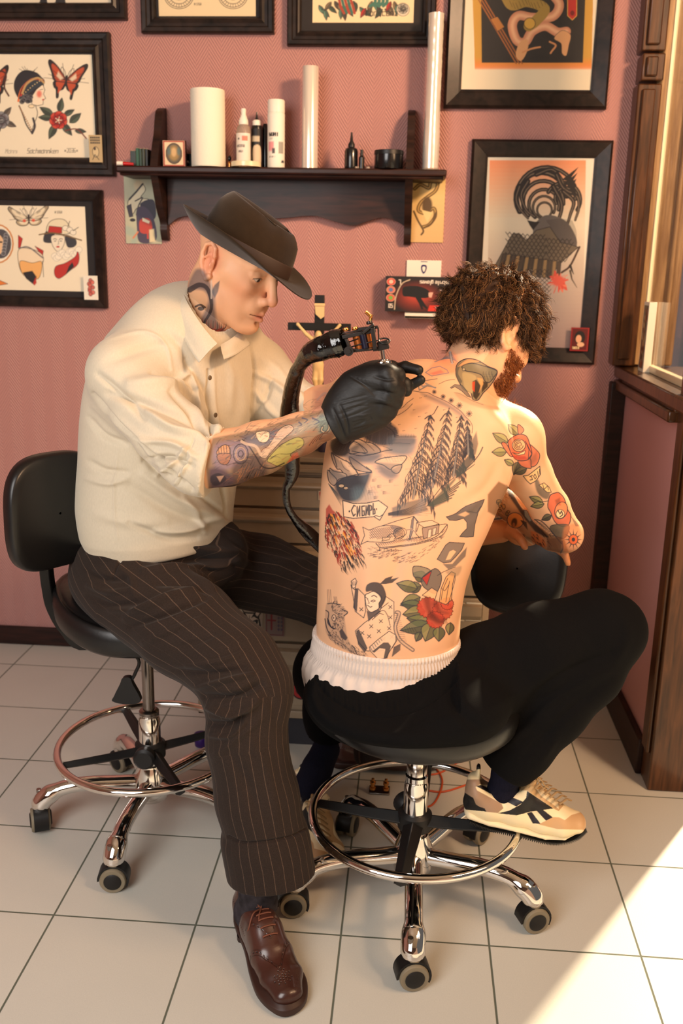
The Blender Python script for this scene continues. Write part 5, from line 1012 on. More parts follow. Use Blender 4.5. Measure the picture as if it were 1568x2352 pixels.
    # --- warrior woman
    c.poly([(395, 200), (430, 250), (470, 240), (540, 310), (550, 480), (530, 550), (440, 480), (420, 330)], (.90, .73, .60), .4, ol=6, olc=K); c.poly([(440, 230), (474, 250), (458, 490), (418, 440)], K, .9); c.poly([(400, 190), (398, 160), (440, 130), (458, 165), (440, 230), (410, 235)], (.9, .73, .6), .8, ol=6, olc=K)
    for i in range(3): c.line([(408+i*16, 165), (416+i*14, 205)], 5, K)
    c.poly([(540, 600), (600, 560), (700, 480), (760, 320), (850, 380), (852, 640), (880, 700), (880, 790), (830, 870), (700, 900), (560, 900), (470, 800), (440, 690)], (.90, .73, .60), .5, ol=6, olc=K)
    c.poly([(560, 470), (600, 490), (690, 440), (700, 480), (580, 590)], K, .88, 3); c.line([(620, 570), (700, 500), (740, 515)], 6, K); c.line([(640, 540), (730, 470), (780, 520), (810, 630)], 6, K, smooth=True); c.line([(700, 460), (790, 390)], 6, K); c.poly([(450, 690), (480, 670), (570, 870), (540, 920), (470, 830)], K, .9)
    c.poly([(548, 310), (580, 290), (640, 270), (720, 330), (690, 400), (700, 440), (620, 490), (570, 460), (550, 380)], (.92, .76, .64), .9, smooth=True, ol=7, olc=K)
    c.poly([(555, 270), (565, 200), (640, 170), (720, 195), (765, 290), (760, 360), (720, 430), (690, 450), (690, 400), (710, 350), (680, 300), (620, 265)], (.20, .19, .21), .93, 2, smooth=True); c.poly([(700, 190), (760, 130), (840, 105), (820, 140), (905, 120), (830, 180), (760, 190)], (.2, .19, .21), .93)
    c.line([(615, 322), (640, 312), (670, 330)], 8, K, smooth=True); c.line([(605, 372), (635, 360), (655, 370), (630, 382), (605, 372)], 6, K); c.line([(550, 330), (575, 350)], 6, K); c.line([(570, 350), (590, 395), (575, 395)], 5, K); c.line([(570, 415), (600, 436), (618, 428)], 7, K, smooth=True); c.line([(620, 490), (655, 470)], 5, K)
    for x, y in ((505, 460), (812, 435), (812, 545), (712, 585), (610, 640), (690, 690), (588, 745), (828, 750), (800, 660), (515, 710), (740, 775)): c.line([(x-18, y-16), (x+18, y+16)], 6, K); c.line([(x+16, y-18), (x-16, y+18)], 6, K)
    c.poly([(590, 860), (680, 780), (800, 690), (870, 730), (870, 800), (820, 880), (760, 980), (680, 985), (600, 900)], (.90, .73, .6), .8, ol=6, olc=K); c.poly([(620, 905), (740, 810), (790, 810), (820, 850), (780, 980), (740, 980), (760, 880), (700, 870), (640, 920)], (.20, .19, .21), .9)
    for i in range(6): c.line([(600+i*22, 860-i*18), (622+i*20, 900-i*22)], 8, (.4, .38, .38), .8)
    # tail and striped ribbon
    c.line([(880, 490), (905, 500), (890, 560), (865, 640), (880, 720), (930, 800), (1050, 890)], 34, (.30, .28, .30), .8, smooth=True); c.line([(880, 490), (905, 500), (890, 560), (865, 640), (880, 720), (930, 800), (1050, 890)], 14, (.85, .68, .55), .8, smooth=True)
    for i in range(14): c.line([(855+i*4, 500+i*22), (905+i*6, 510+i*22)], 4, K, .7)
    for i in range(18): c.line([(830+i*5, 960-i*4), (850+i*4, 860-i*2)], 4, K, .85)
    # --- tiger
    c.poly([(130, 420), (160, 385), (280, 410), (360, 490), (330, 540), (340, 640), (360, 760), (420, 860), (540, 960), (350, 900), (200, 800), (130, 700), (120, 560)], (.62, .50, .42), .6, 5, smooth=True); r = rdm(21)
    for i in range(110):
        a = r.uniform(-1.7, 1.6); q = r.uniform(45, 150); x = 200+q*math.cos(a)*.9; y = 540+q*math.sin(a)*1.15; c.line([(x, y), (x+18*math.cos(a+.3), y+22*math.sin(a+.3))], 6, K, .85, w1=2)
    for P in ([(130, 470), (160, 500), (150, 600), (200, 660)], [(120, 560), (140, 660), (180, 740)], [(300, 460), (360, 490), (320, 530)], [(150, 400), (200, 395), (280, 410)]): c.line(P, 9, K, .9, smooth=True)
    c.ell(215, 550, 22, 34, (.82, .66, .54), .9, ol=6, olc=K); c.ell(212, 550, 6, 10, K); c.line([(150, 560), (180, 640), (220, 665)], 12, K, smooth=True); c.poly([(270, 690), (300, 660), (360, 760), (340, 790), (290, 760)], K, .9, 3)
    for i in range(150):
        t = r.random(); x = 150+t*400; y = 690+t*250+r.uniform(-25, 75); c.line([(x, y), (x+r.uniform(10, 30), y+r.uniform(10, 34))], 5, K, .8, w1=2)
    for x0 in (145, 160, 178, 215, 228, 242): c.line([(x0, 250 if x0 < 200 else 325), (x0+8, 385)], 4, K, .85)
    # --- rose on shoulder, banners, second rose, forearm sleeve: crop (1090,940)
    c.at(1090, 940, 260/1568.); LG = (.60, .57, .36); DG = (.38, .36, .27)
    for x, y, L, a, w in ((600, 350, 200, -2.35, .62), (460, 460, 250, -2.6, .52), (440, 590, 205, 3.12, .62), (540, 770, 150, -2.65, .6)): leaf(c, x, y, L, a, w, LG, 9, K, DG, .92)
    leaf(c, 600, 730, 190, 1.9, .6, DG, 9, K, (.22, .22, .2), .92); leaf(c, 720, 820, 190, 2.75, .55, DG, 9, K, (.22, .22, .2), .92); RC, RL = (.80, .38, .26), (.90, .60, .42)
    for P in ([(600, 330), (600, 210), (680, 280), (640, 340)], [(370, 480), (430, 470), (520, 640), (480, 640)], [(740, 480), (850, 560), (900, 640), (860, 760), (780, 790), (760, 620)], [(600, 700), (760, 680), (780, 780), (770, 820), (650, 790)]): c.poly(P, RC, .85, 6, smooth=True, ol=9, olc=K)
    c.poly([(470, 430), (600, 350), (710, 370), (760, 480), (790, 620), (730, 700), (600, 710), (520, 640), (470, 520)], RC, .92, 4, smooth=True, ol=10, olc=K); c.poly([(520, 600), (600, 620), (700, 570), (690, 620), (600, 640)], (.95, .78, .58), .9, ol=7, olc=K); c.ell(610, 500, 92, 88, (.86, .66, .48), .95, ol=9, olc=K)
    for q, a0_, a1_ in ((66, .2, 5.2), (44, 1, 6.4), (24, 0, 5)): c.line([(605+q*math.cos(t), 495+q*math.sin(t)) for t in np.linspace(a0_, a1_, 12)], 9, K, .9)
    c.poly([(530, 640), (700, 650), (730, 690), (610, 700), (545, 680)], (.70, .22, .18), .75, 12); c.poly([(700, 440), (750, 560), (740, 690), (790, 620)], (.80, .40, .28), .7, 4, ol=8, olc=K); c.poly([(740, 700), (860, 580), (870, 700), (780, 790)], (.35, .25, .2), .45, 22)
    c.poly([(670, 925), (740, 915), (900, 790), (910, 900), (850, 990), (770, 1035), (720, 990)], (.93, .74, .52), .92, 2, ol=9, olc=K)
    for P in ([(760, 935), (800, 915)], [(780, 930), (800, 975), (765, 980)], [(830, 900), (815, 930), (835, 965), (855, 940), (835, 900)], [(870, 860), (880, 930)], [(895, 830), (900, 900)]): c.line(P, 9, K)
    c.poly([(830, 1000), (880, 980), (930, 1090), (1040, 1140), (1010, 1240), (930, 1220), (860, 1140)], (.36, .33, .30), .85, 10, smooth=True); c.poly([(890, 1050), (960, 1020), (1030, 1080), (1060, 1150), (1000, 1150)], (.92, .74, .5), .9, ol=8, olc=K); c.line([(940, 1040), (960, 1110), (1010, 1060), (1020, 1120)], 8, K)
    leaf(c, 940, 1290, 200, -2.75, .5, LG, 9, K, DG, .92); leaf(c, 960, 1310, 190, 2.95, .5, LG, 9, K, DG, .92); c.line([(900, 1290), (1010, 1270)], 8, K)
    c.poly([(1040, 1200), (1110, 1160), (1170, 1160), (1240, 1240), (1280, 1380), (1330, 1470), (1300, 1600), (1200, 1620), (1110, 1560), (1050, 1430), (1010, 1340)], RC, .92, 6, smooth=True, ol=10, olc=K); c.ell(1195, 1400, 86, 120, (.88, .52, .36), .9, .3, ol=9, olc=K); c.ell(1185, 1450, 60, 60, (.93, .80, .60), .9, ol=8, olc=K); c.line([(1150, 1400), (1180, 1450), (1200, 1410), (1220, 1460), (1180, 1490)], 12, K); c.poly([(1110, 1260), (1180, 1220), (1190, 1330), (1130, 1330)], (.4, .22, .16), .6, 12)
    leaf(c, 1060, 1470, 150, 2.7, .6, DG, 9, K, (.18, .18, .18), .95)
    c.poly([(1040, 1640), (1110, 1600), (1290, 1600), (1300, 1690), (1230, 1790), (1100, 1740)], (.33, .30, .25), .9, 6, smooth=True, ol=8, olc=K)
    for i in range(10): c.line([(1060+i*22, 1640+i*6), (1080+i*20, 1720)], 3, K, .7)
    # forearm sleeve base tone and motifs
    c.poly([(180, 1180), (330, 1000), (430, 1050), (560, 1250), (690, 1400), (800, 1560), (1020, 1720), (1240, 1800), (1300, 1980), (1190, 1995), (900, 1940), (740, 1830), (560, 1640), (440, 1560), (180, 1420)], (.42, .27, .15), .80, 10); r = rdm(31)
    c.poly([(440, 1050), (540, 1180), (660, 1390), (700, 1400), (820, 1560), (1020, 1760), (1020, 1790), (840, 1700), (700, 1530), (560, 1330), (470, 1200)], (.10, .08, .09), .9, 8)
    for i in range(9): c.ell(380+r.uniform(-60, 90), 1340+r.uniform(-70, 110), r.uniform(16, 34), r.uniform(16, 34), (.50, .36, .2), .8, ol=7, olc=(.16, .11, .08))
    c.ell(560, 1540, 115, 105, (.74, .46, .22), .92, .4, ol=9, olc=K); c.ell(545, 1570, 42, 66, (.16, .10, .08), .9, .2, soft=8); c.ell(540, 1600, 18, 30, (.6, .35, .2), .9)
    for i in range(8): c.line([(640+i*10, 1540+i*4), (690+i*6, 1620+i*8)], 12, (.13, .08, .07), .8, w1=3)
    c.poly([(680, 1400), (720, 1400), (790, 1540), (760, 1560), (690, 1480)], (.45, .45, .42), .8, 3, ol=7, olc=K); c.poly([(770, 1680), (840, 1700), (960, 1800), (1000, 1900), (900, 1930), (800, 1860)], (.62, .33, .16), .85, 6)
    for i in range(26): x = 780+r.random()*260; y = 1700+r.random()*200; c.line([(x, y), (x+30, y+46)], 12, (.14, .09, .07), .8, w1=2)
    for i in range(9): c.line([(830+i*30, 1530+i*28), (900+i*26, 1570+i*22), (960+i*14, 1580+i*24)], 10, K, .85, smooth=True, w1=2)
    c.line([(830, 1530), (900, 1540), (980, 1600), (1100, 1740), (1200, 1860)], 14, K, .85, smooth=True); c.poly([(1000, 1790), (1200, 1770), (1200, 1990), (1000, 1950)], (.35, .22, .16), .7, 12); c.line([(1210, 1830), (1220, 1920), (1190, 1990)], 16, K, .9, smooth=True); shade_(c, [(1240, 1640), (1440, 1600), (1460, 1800), (1380, 1960), (1230, 1960)], .55, 16, (.82, .46, .26))
    for k in range(12): a = k*math.pi/6; c.poly([(1365+52*math.cos(a-.2), 1805+58*math.sin(a-.2)), (1365+128*math.cos(a), 1805+150*math.sin(a)), (1365+52*math.cos(a+.2), 1805+58*math.sin(a+.2))], K, .9)
    c.ell(1365, 1805, 62, 70, (.80, .36, .18), .95, ol=8, olc=K); c.ell(1365, 1805, 24, 28, K)
    for i in range(5): c.line([(1340+i*18, 1490+i*20), (1400+i*10, 1620)], 6, K, .7)
    # --- neck pieces: crop (930,780)
    c.at(930, 780, 320/1568.); shade_(c, [(300, 280), (430, 130), (560, 150), (600, 300), (560, 380), (250, 400)], .55, 20, (.90, .52, .38)); r = rdm(41)
    for i in range(16): c.line([(330+i*13, 250-i*6+((i*7) % 9)), (470+i*8, 180+i*5)], 7, (.45, .45, .50), .7, w1=3)
    for i in range(14): c.line([(360+i*12, 330+(i % 5)*12), (420+i*11, 300+(i % 5)*14)], 14, (.92, .58, .42), .7, w1=3)
    c.line([(505, 145), (530, 260)], 26, (.68, .64, .62), .85); c.line([(492, 145), (517, 262)], 5, K, .8); c.line([(518, 143), (543, 260)], 5, K, .8)
    c.line([(230, 370), (300, 320), (390, 300), (470, 340), (490, 375), (400, 390), (300, 410), (230, 370)], 9, (.45, .44, .48), .85); c.poly([(280, 380), (400, 340), (440, 370), (320, 400)], (.85, .40, .36), .7, 8); c.line([(140, 480), (160, 570), (250, 520), (345, 540)], 11, (.42, .42, .45), .85); c.line([(150, 480), (200, 530), (260, 510), (230, 490), (340, 545)], 13, (.50, .50, .53), .8); c.line([(110, 490), (240, 460), (360, 440)], 7, KL, .8); c.line([(380, 500), (470, 460), (560, 450)], 5, K, .8, smooth=True)
    c.poly([(590, 440), (570, 340), (600, 260), (700, 215), (820, 235), (930, 300), (1035, 350), (1010, 440), (940, 540), (880, 600), (820, 680), (760, 670), (740, 600), (660, 560), (620, 500)], (.50, .45, .34), .92, 3, smooth=True, ol=9, olc=K)
    c.poly([(640, 300), (740, 265), (860, 290), (1030, 350), (1000, 420), (950, 480), (900, 470), (860, 400), (780, 370), (680, 350)], (.46, .42, .33), .95, 2, smooth=True, ol=8, olc=K); c.line([(620, 470), (580, 380), (620, 280), (720, 235), (850, 260)], 34, (.33, .31, .28), .8, smooth=True, w1=10); c.poly([(600, 300), (700, 225), (830, 245), (720, 260), (640, 290)], (.88, .62, .40), .7, 6, smooth=True)
    c.poly([(650, 370), (780, 400), (800, 460), (760, 600), (680, 560), (655, 470)], (.66, .58, .42), .9, 6, smooth=True); c.poly([(760, 470), (800, 450), (850, 520), (840, 620), (800, 680), (765, 640)], (.16, .13, .12), .92, 4); c.poly([(755, 480), (785, 470), (780, 590), (755, 560)], (.78, .28, .16), .95, 3); c.poly([(870, 470), (930, 480), (930, 530), (860, 600)], (.15, .12, .11), .9, 5); c.poly([(810, 430), (870, 440), (880, 500), (830, 600), (850, 520)], (.80, .60, .38), .85, 5)
    for i in range(16): c.line([(880+i*8, 360+(i % 4)*26), (876+i*8, 395+(i % 4)*26)], 5, K, .6)
    c.ell(660, 335, 16, 16, (.7, .62, .48), .9, ol=5, olc=K); c.poly([(510, 540), (560, 505), (640, 515), (680, 560), (740, 650), (700, 640), (640, 580), (560, 530), (520, 550)], (.42, .38, .34), .85, 3, ol=5, olc=K)
    shade_(c, [(560, 600), (640, 610), (760, 670), (900, 730), (1060, 760), (1000, 790), (820, 760), (660, 700), (600, 660)], .55, 10, (.62, .52, .40)); c.line([(550, 598), (620, 610), (740, 680), (880, 735)], 5, K, .5, smooth=True)
    c.at(); return c
TK.wk = 1.22
draw_back(TK)
# ================================================================ CLIENT
PC = empty('person', (CX, CY, 0), 'shirtless person with a tattooed back and curly brown hair, sitting astride a stool', 'person')
OC = np.array([CX, CY, 0.])
def pobj(name, me, m, parent=PC, o=OC):
    setco(me, coords(me)-o); return obj(name, me, m, parent)
s = SDF((-.22, 1.58, .44), (.48, 2.36, 1.34), .004); nb = (.06, 1, .02)
ST = [(736, 1060, 1600, 1.775, .12), (738, 1040, 1480, 1.765, .105), (740, 1043, 1400, 1.76, .10), (742, 1060, 1300, 1.77, .10), (746, 1094, 1200, 1.785, .105), (752, 1128, 1125, 1.80, .105), (764, 1150, 1050, 1.825, .10), (815, 1130, 985, 1.85, .085)]
P, R_, f_ = [], [], []
for l, r, py, Y, d in ST:
    c = B((l+r)/2, py, Y); hw = (r-l)/2*kpx((l+r)/2, py, Y); P.append(c); R_.append(hw); f_.append(d/hw)
P = [P[i] for i in range(len(P))]
s.tube(P, R_, .02, .03, nb, f_)
s.tube([B(1035, 925, 1.875), B(1055, 885, 1.885), B(1088, 830, 1.905), B(1110, 790, 1.92)], [.058, .052, .050, .055], .03, .02)
s.tube([B(1060, 925, 1.87), B(1120, 960, 1.868), B(1178, 1000, 1.862)], [.042, .038, .046], .05, .03); s.tube([B(1010, 925, 1.875), B(930, 955, 1.875), B(835, 1020, 1.875)], [.042, .040, .048], .05, .03)
s.ell(B(1180, 1012, 1.862), (.050, .050, .060), None, .03)
s.ell(B(1080, 1035, 1.775), (.075, .030, .085), frame((1, 0, .25), (0, 0, 1)), .05); s.ell(B(865, 1035, 1.775), (.065, .030, .085), None, .05)
s.tube([B(1184, 1010, 1.865), B(1215, 1090, 1.905), B(1262, 1165, 1.95), B(1297, 1222, 1.99)], [.050, .0455, .040, .035], .03, .012)
EL = B(1298, 1232, 1.995); WR = B(1150, 1150, 2.10)
s.tube([EL, B(1275, 1222, 2.015), B(1225, 1195, 2.05), WR, B(1110, 1120, 2.13)], [.036, .042, .038, .030, .034], .02, .01)
s.tube([B(830, 1030, 1.88), B(850, 1130, 1.98), B(880, 1220, 2.08)], [.050, .042, .036], .03, .012); s.tube([B(880, 1220, 2.08), B(1000, 1235, 2.11), B(1150, 1220, 2.09)], [.038, .034, .027], .02, .01)
# left hand under the right forearm: palm plus fingers with the visible tips
hw_ = B(1150, 1222, 2.088); s.ell(B(1205, 1222, 2.06), (.045, .016, .034), None, .012)
s.tube([B(1180, 1225, 2.05), B(1197, 1240, 2.02), B(1205, 1256, 2.012)], [.011, .0095, .008], .006, .003)
for dy, Yf in ((-14, 2.06), (0, 2.05), (13, 2.04)): s.tube([B(1235, 1235+dy*.6, Yf), B(1275, 1252+dy*.5, Yf), B(1295, 1268+dy*.4, Yf-.01)], [.0085, .0085, .0078], .005, .003)
s.tube([B(1280, 1255, 2.035), B(1298, 1275, 2.025), B(1304, 1294, 2.02)], [.0085, .0082, .0070], .004, .003)
HC = B(1119, 768, 1.93); HR = headframe(.80, .60, math.radians(34), math.radians(-4)); T = head(s, HC, HR, ears=(-1,))
me = s.mesh('body', 2)
ht = Ht(690, 780, 1380, 1540, .5)
ht.r([(1040, 960), (1000, 1050), (960, 1150), (925, 1250), (900, 1350), (888, 1470)], 14, -.0035); ht.r([(1080, 1000), (1110, 1080), (1075, 1150)], 22, .004); ht.r([(1060, 1150), (1110, 1120), (1150, 1060)], 12, -.003)
ht.r([(840, 1020), (830, 1090), (860, 1150)], 22, .003); ht.r([(960, 1250), (940, 1350), (930, 1440)], 26, .003); ht.r([(850, 1250), (840, 1350), (840, 1440)], 26, .003); ht.r([(1060, 1180), (1100, 1150)], 10, .003); ht.r([(1150, 940), (1100, 960), (1040, 990)], 20, -.002)
ht.r([(1150, 1000), (1165, 1060), (1170, 1110)], 12, -.003); ht.r([(1040, 1240), (1090, 1190), (1120, 1150)], 10, .002)
carve(me, ht)
V = coords(me); N = normals(me); rd = np.random.RandomState(2)
def vnoise(V, fr, sd=0):
    r = np.random.RandomState(sd); a = 0
    for i in range(6): d = r.randn(3)*fr; a = a+np.sin(V@d+r.rand()*6.28)
    return a/6
base = SKIN[None]*(1+.05*vnoise(V, 60, 1)+.05*vnoise(V, 18, 2))[:, None]; base *= np.array([1, 1, 1])[None]+np.stack([0*V[:, 0], -.05*vnoise(V, 35, 3), -.07*vnoise(V, 35, 3)], 1)
q = np.exp(-np.sum((V-EL)**2, 1)/.05**2); base *= 1-.0*q[:, None]
lq = (V-HC)@HR; fc = (lq[:, 2] > -.13)&(lq[:, 0] > -.02)&(lq[:, 2] < .1); base[fc] *= np.array([1.0, .86, .78])
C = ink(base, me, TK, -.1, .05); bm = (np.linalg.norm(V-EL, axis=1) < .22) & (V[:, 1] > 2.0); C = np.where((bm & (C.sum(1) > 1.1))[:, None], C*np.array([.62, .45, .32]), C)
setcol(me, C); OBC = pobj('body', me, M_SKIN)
# hair cap and curls
s = SDF(HC-.18, HC+.2, .004)
s.ell(T(-.012, 0, .042), (.093, .078, .074), HR, .01); s.ell(T(.032, 0, .070), (.068, .066, .048), HR, .03); s.ell(T(-.045, 0, .005), (.066, .074, .062), HR, .03)
rr = random.Random(4)
for i in range(150):
    a, b_ = rr.uniform(0, 6.28), rr.uniform(-.45, 1.35); u = np.array([math.cos(a)*math.cos(b_), math.sin(a)*math.cos(b_), math.sin(b_)])
    p = np.array([-.005, 0, .044])+u*np.array([.098, .080, .076]); s.ell(T(*p), (.016, .013, .012), HR, .008)
s.ell(T(.125, 0, -.03), (.075, .09, .090), HR, .012, '-'); s.ell(T(.06, 0, -.075), (.09, .12, .060), HR, .01, '-'); s.ell(T(-.07, 0, -.085), (.08, .1, .045), HR, .01, '-'); s.ell(T(-.008, -.09, -.008), (.028, .04, .036), HR, .006, '-')
me = s.mesh('hair', 0); V = coords(me); N = normals(me); setcol(me, np.tile(np.array(lin((.19, .12, .075))), (len(V), 1))); HAIR = pobj('hair', me, M_HAIR)
sel = np.random.RandomState(3).choice(len(V), 2000); V0, N0 = V[sel], N[sel]; Lq = (V0-HC)@HR; crown = T(-.03, 0, .15)
dn = (V0-crown); dn /= np.linalg.norm(dn, axis=1)[:, None]; d = dn-N0*(dn*N0).sum(1)[:, None]; D = d*1.0+N0*(.08+.12*np.clip((V0-HC)@HR[:, 2]/.12, 0, 1))[:, None]+np.random.RandomState(5).randn(len(V0), 3)*.10+.30*np.stack([vnoise(V0, 55, 61), vnoise(V0, 55, 62), vnoise(V0, 55, 63)], 1)
strands('curls', V0-OC-N0*.004, D, .031, .0010, .0055, HAIR, M_HAIR, 6, 9, ((.36, .24, .15), (.27, .17, .10), (.50, .35, .21), (.20, .13, .08)), lump=0, lock=10)
# stubbly ginger beard along the jaw
mb = coords(OBC.data)+OC; nbm = normals(OBC.data); Lq = (mb-HC)@HR; m_ = (Lq[:, 2] < -.022) & (Lq[:, 0] > .004-.25*(Lq[:, 2]+.02)) & (Lq[:, 2] > -.125) & (Lq[:, 0] < .115) & (abs(Lq[:, 1]) < .075) & ~((Lq[:, 2] > -.05) & (Lq[:, 0] > .07))
ii = np.where(m_)[0]; ii = np.random.RandomState(7).choice(ii, 4200); D = nbm[ii]*.8+HR[:, 2]*-.9+HR[:, 0]*.2+np.random.RandomState(8).randn(len(ii), 3)*.3
strands('beard', mb[ii]-OC, D, .010, .0006, .002, PC, M_HAIR, 9, 3, ((.50, .27, .13), (.42, .22, .11), (.60, .36, .18)))
# body hair catching light below the armpit
a = B(1128, 1165, 1.79); rt_ = np.random.RandomState(12); rts = np.array([B(1108+45*t+rt_.randn()*5, 1200-75*t+rt_.randn()*6, 1.83+.03*rt_.rand()) for t in rt_.rand(120)]); strands('armpit_hair', rts-OC, rt_.randn(120, 3)*.4+np.array([.5, -.2, -.7]), .022, .0004, .004, PC, M_HAIR, 5, 4, ((.55, .32, .14),))
# boxer shorts
M_BOX = mat('white_boxers', (.84, .78, .74), .85, bump=.3, bs=600, bd=.0004, spec=.2)
def waist_ring(c, hw, dp, amp, nrip, ph=0, n=480, sag=0):
    t = np.linspace(0, 2*np.pi, n, endpoint=False); rp = 1+amp*np.sin(t*nrip+ph)
    return np.stack([c[0]+hw*rp*np.cos(t), c[1]+dp*rp*np.sin(t)-.07*hw*rp*np.cos(t), c[2]-sag*np.maximum(0, -np.sin(t))**1.5+.0*t], 1)
w0 = B(886, 1458, 1.765); k_ = kpx(886, 1458, 1.765)
rings = []
for i, (dz, dhw, dd, amp, nr) in enumerate(((.000, -.004, -.005, .0, 1), (.002, .0055, .0045, .004, 96), (-.008, .006, .004, .016, 120), (-.012, .0045, .003, .008, 120), (-.024, .007, .005, .016, 120), (-.037, .008, .006, .016, 120), (-.041, .006, .004, .006, 120), (-.052, .013, .009, .018, 37), (-.066, .018, .013, .020, 31), (-.080, .019, .016, .018, 29), (-.095, .017, .015, .012, 23), (-.115, .010, .008, .01, 17))):
    rings.append(waist_ring(w0+[-.15*max(0, -dz-.03), 0, dz], .1425+dhw, .112+dd, amp, nr, i*.05, sag=.004))
loft('boxer_shorts', [r-OC for r in rings], M_BOX, PC)
# sweatpants
s = SDF((-.32, 1.5, .22), (.58, 2.36, .78), .0042)
s.ell(B(893, 1600, 1.765), (.176, .150, .100), None, .03); s.ell(np.array([B(912, 1600, 1.735)[0], 1.738, .500]), (.176, .176, .062), None, .03); s.ell(np.array([B(840, 1600, 1.7)[0], 1.68, .515]), (.10, .105, .070), None, .03); s.ell(np.array([B(985, 1600, 1.7)[0], 1.68, .515]), (.105, .105, .070), None, .03); s.ell(np.array([.115, 1.685, .505]), (.10, .125, .066), None, .03); s.ell(np.array([.0, 1.70, .487]), (.175, .165, .045), None, .03)
s.tube([B(1010, 1575, 1.78), B(1110, 1555, 1.785), B(1240, 1490, 1.80), B(1375, 1442, 1.82), B(1400, 1447, 1.82)], [.078, .104, .093, .075, .068], .04, .02)
s.tube([B(1397, 1452, 1.82), B(1345, 1540, 1.80), B(1270, 1630, 1.77), B(1195, 1715, 1.745), B(1172, 1742, 1.74)], [.070, .072, .066, .062, .060], .03, .02)
s.tube([B(840, 1590, 1.86), B(760, 1545, 2.0), B(745, 1530, 2.15)], [.095, .085, .07], .04, .02); s.tube([B(750, 1530, 2.15), B(750, 1640, 2.08), B(752, 1720, 2.02)], [.068, .055, .046], .03, .02)
ST2 = (w0+[-.02, .0, -.118]); s.cut(B(886, 1600, 1.62), (0.02, -.52, .85), .004, (-.32, 1.5, .5), (.24, 2.1, .78)) if 0 else None
# hollow out the waist so the shorts show above the band
p0, p1, p2 = B(712, 1500, 1.76), B(858, 1640, 1.59), B(1040, 1500, 1.72); nn_ = np.cross(p1-p0, p2-p0); nn_ = unit(nn_ if nn_[2] > 0 else -nn_); s.cut((p0+p1+p2)/3, nn_, .004, (-.32, 1.5, .5), (.10, 2.36, .78))
s.ell(w0+[-.006, .005, -.02], (.158, .125, .075), None, .006, '-')
s.cut(B(1164, 1772, 1.74), unit([-.52, -.05, -.82]), .004, (.10, 1.6, .2), (.42, 1.95, .40))
me = s.mesh('sweatpants', 1); ht = Ht(680, 1300, 1500, 1800, .5); r = random.Random(9)
for P_, w_, h_ in (([(1060, 1600), (1120, 1520), (1100, 1450)], 14, .006), ([(1030, 1560), (1060, 1640), (1150, 1700)], 14, -.006), ([(1180, 1700), (1280, 1600), (1390, 1540)], 12, .006), ([(1150, 1690), (1260, 1570), (1400, 1500)], 10, -.007), ([(1200, 1740), (1300, 1640), (1400, 1560)], 10, -.005), ([(1100, 1640), (1220, 1570), (1340, 1480)], 14, .004), ([(1050, 1440), (1200, 1400), (1350, 1370)], 16, .003), ([(1420, 1400), (1440, 1460), (1400, 1540)], 14, .004), ([(1240, 1750), (1280, 1690)], 10, .004), ([(1130, 1740), (1190, 1690), (1250, 1650)], 10, .005), ([(760, 1650), (900, 1690), (1060, 1680)], 14, .004), ([(730, 1560), (740, 1620), (790, 1680)], 12, -.004)): ht.r(P_, w_, h_)
for i in range(42):                                             # gathered waistband
    t = i/41; x = 722+t*330; y = 1556+74*math.sin(math.pi*min(1, t*1.05))-t*52; ht.r([(x, y-10), (x+r.uniform(-3, 3), y+14), (x+r.uniform(-5, 5), y+34)], 3.2, .0022)
ht.r([(720, 1555), (760, 1605), (830, 1640), (900, 1645), (980, 1620), (1050, 1560)], 3, -.003, e=0); carve(me, ht); pobj('sweatpants', me, M_SWEAT)
# socks
for nm, P_, R2 in (('sock', [B(1178, 1735, 1.742), B(1165, 1775, 1.735), B(1152, 1815, 1.735), B(1190, 1845, 1.735)], [.033, .031, .028, .022]), ('sock', [B(748, 1722, 2.03), B(728, 1765, 2.0), B(712, 1800, 1.99)], [.034, .036, .038])):
    lo = np.min(P_, 0)-.06; hi = np.max(P_, 0)+.06; s = SDF(lo, hi, .003); s.tube(P_, R2, .01, .01); pobj(nm, s.mesh('sock', 1), M_SOCK)
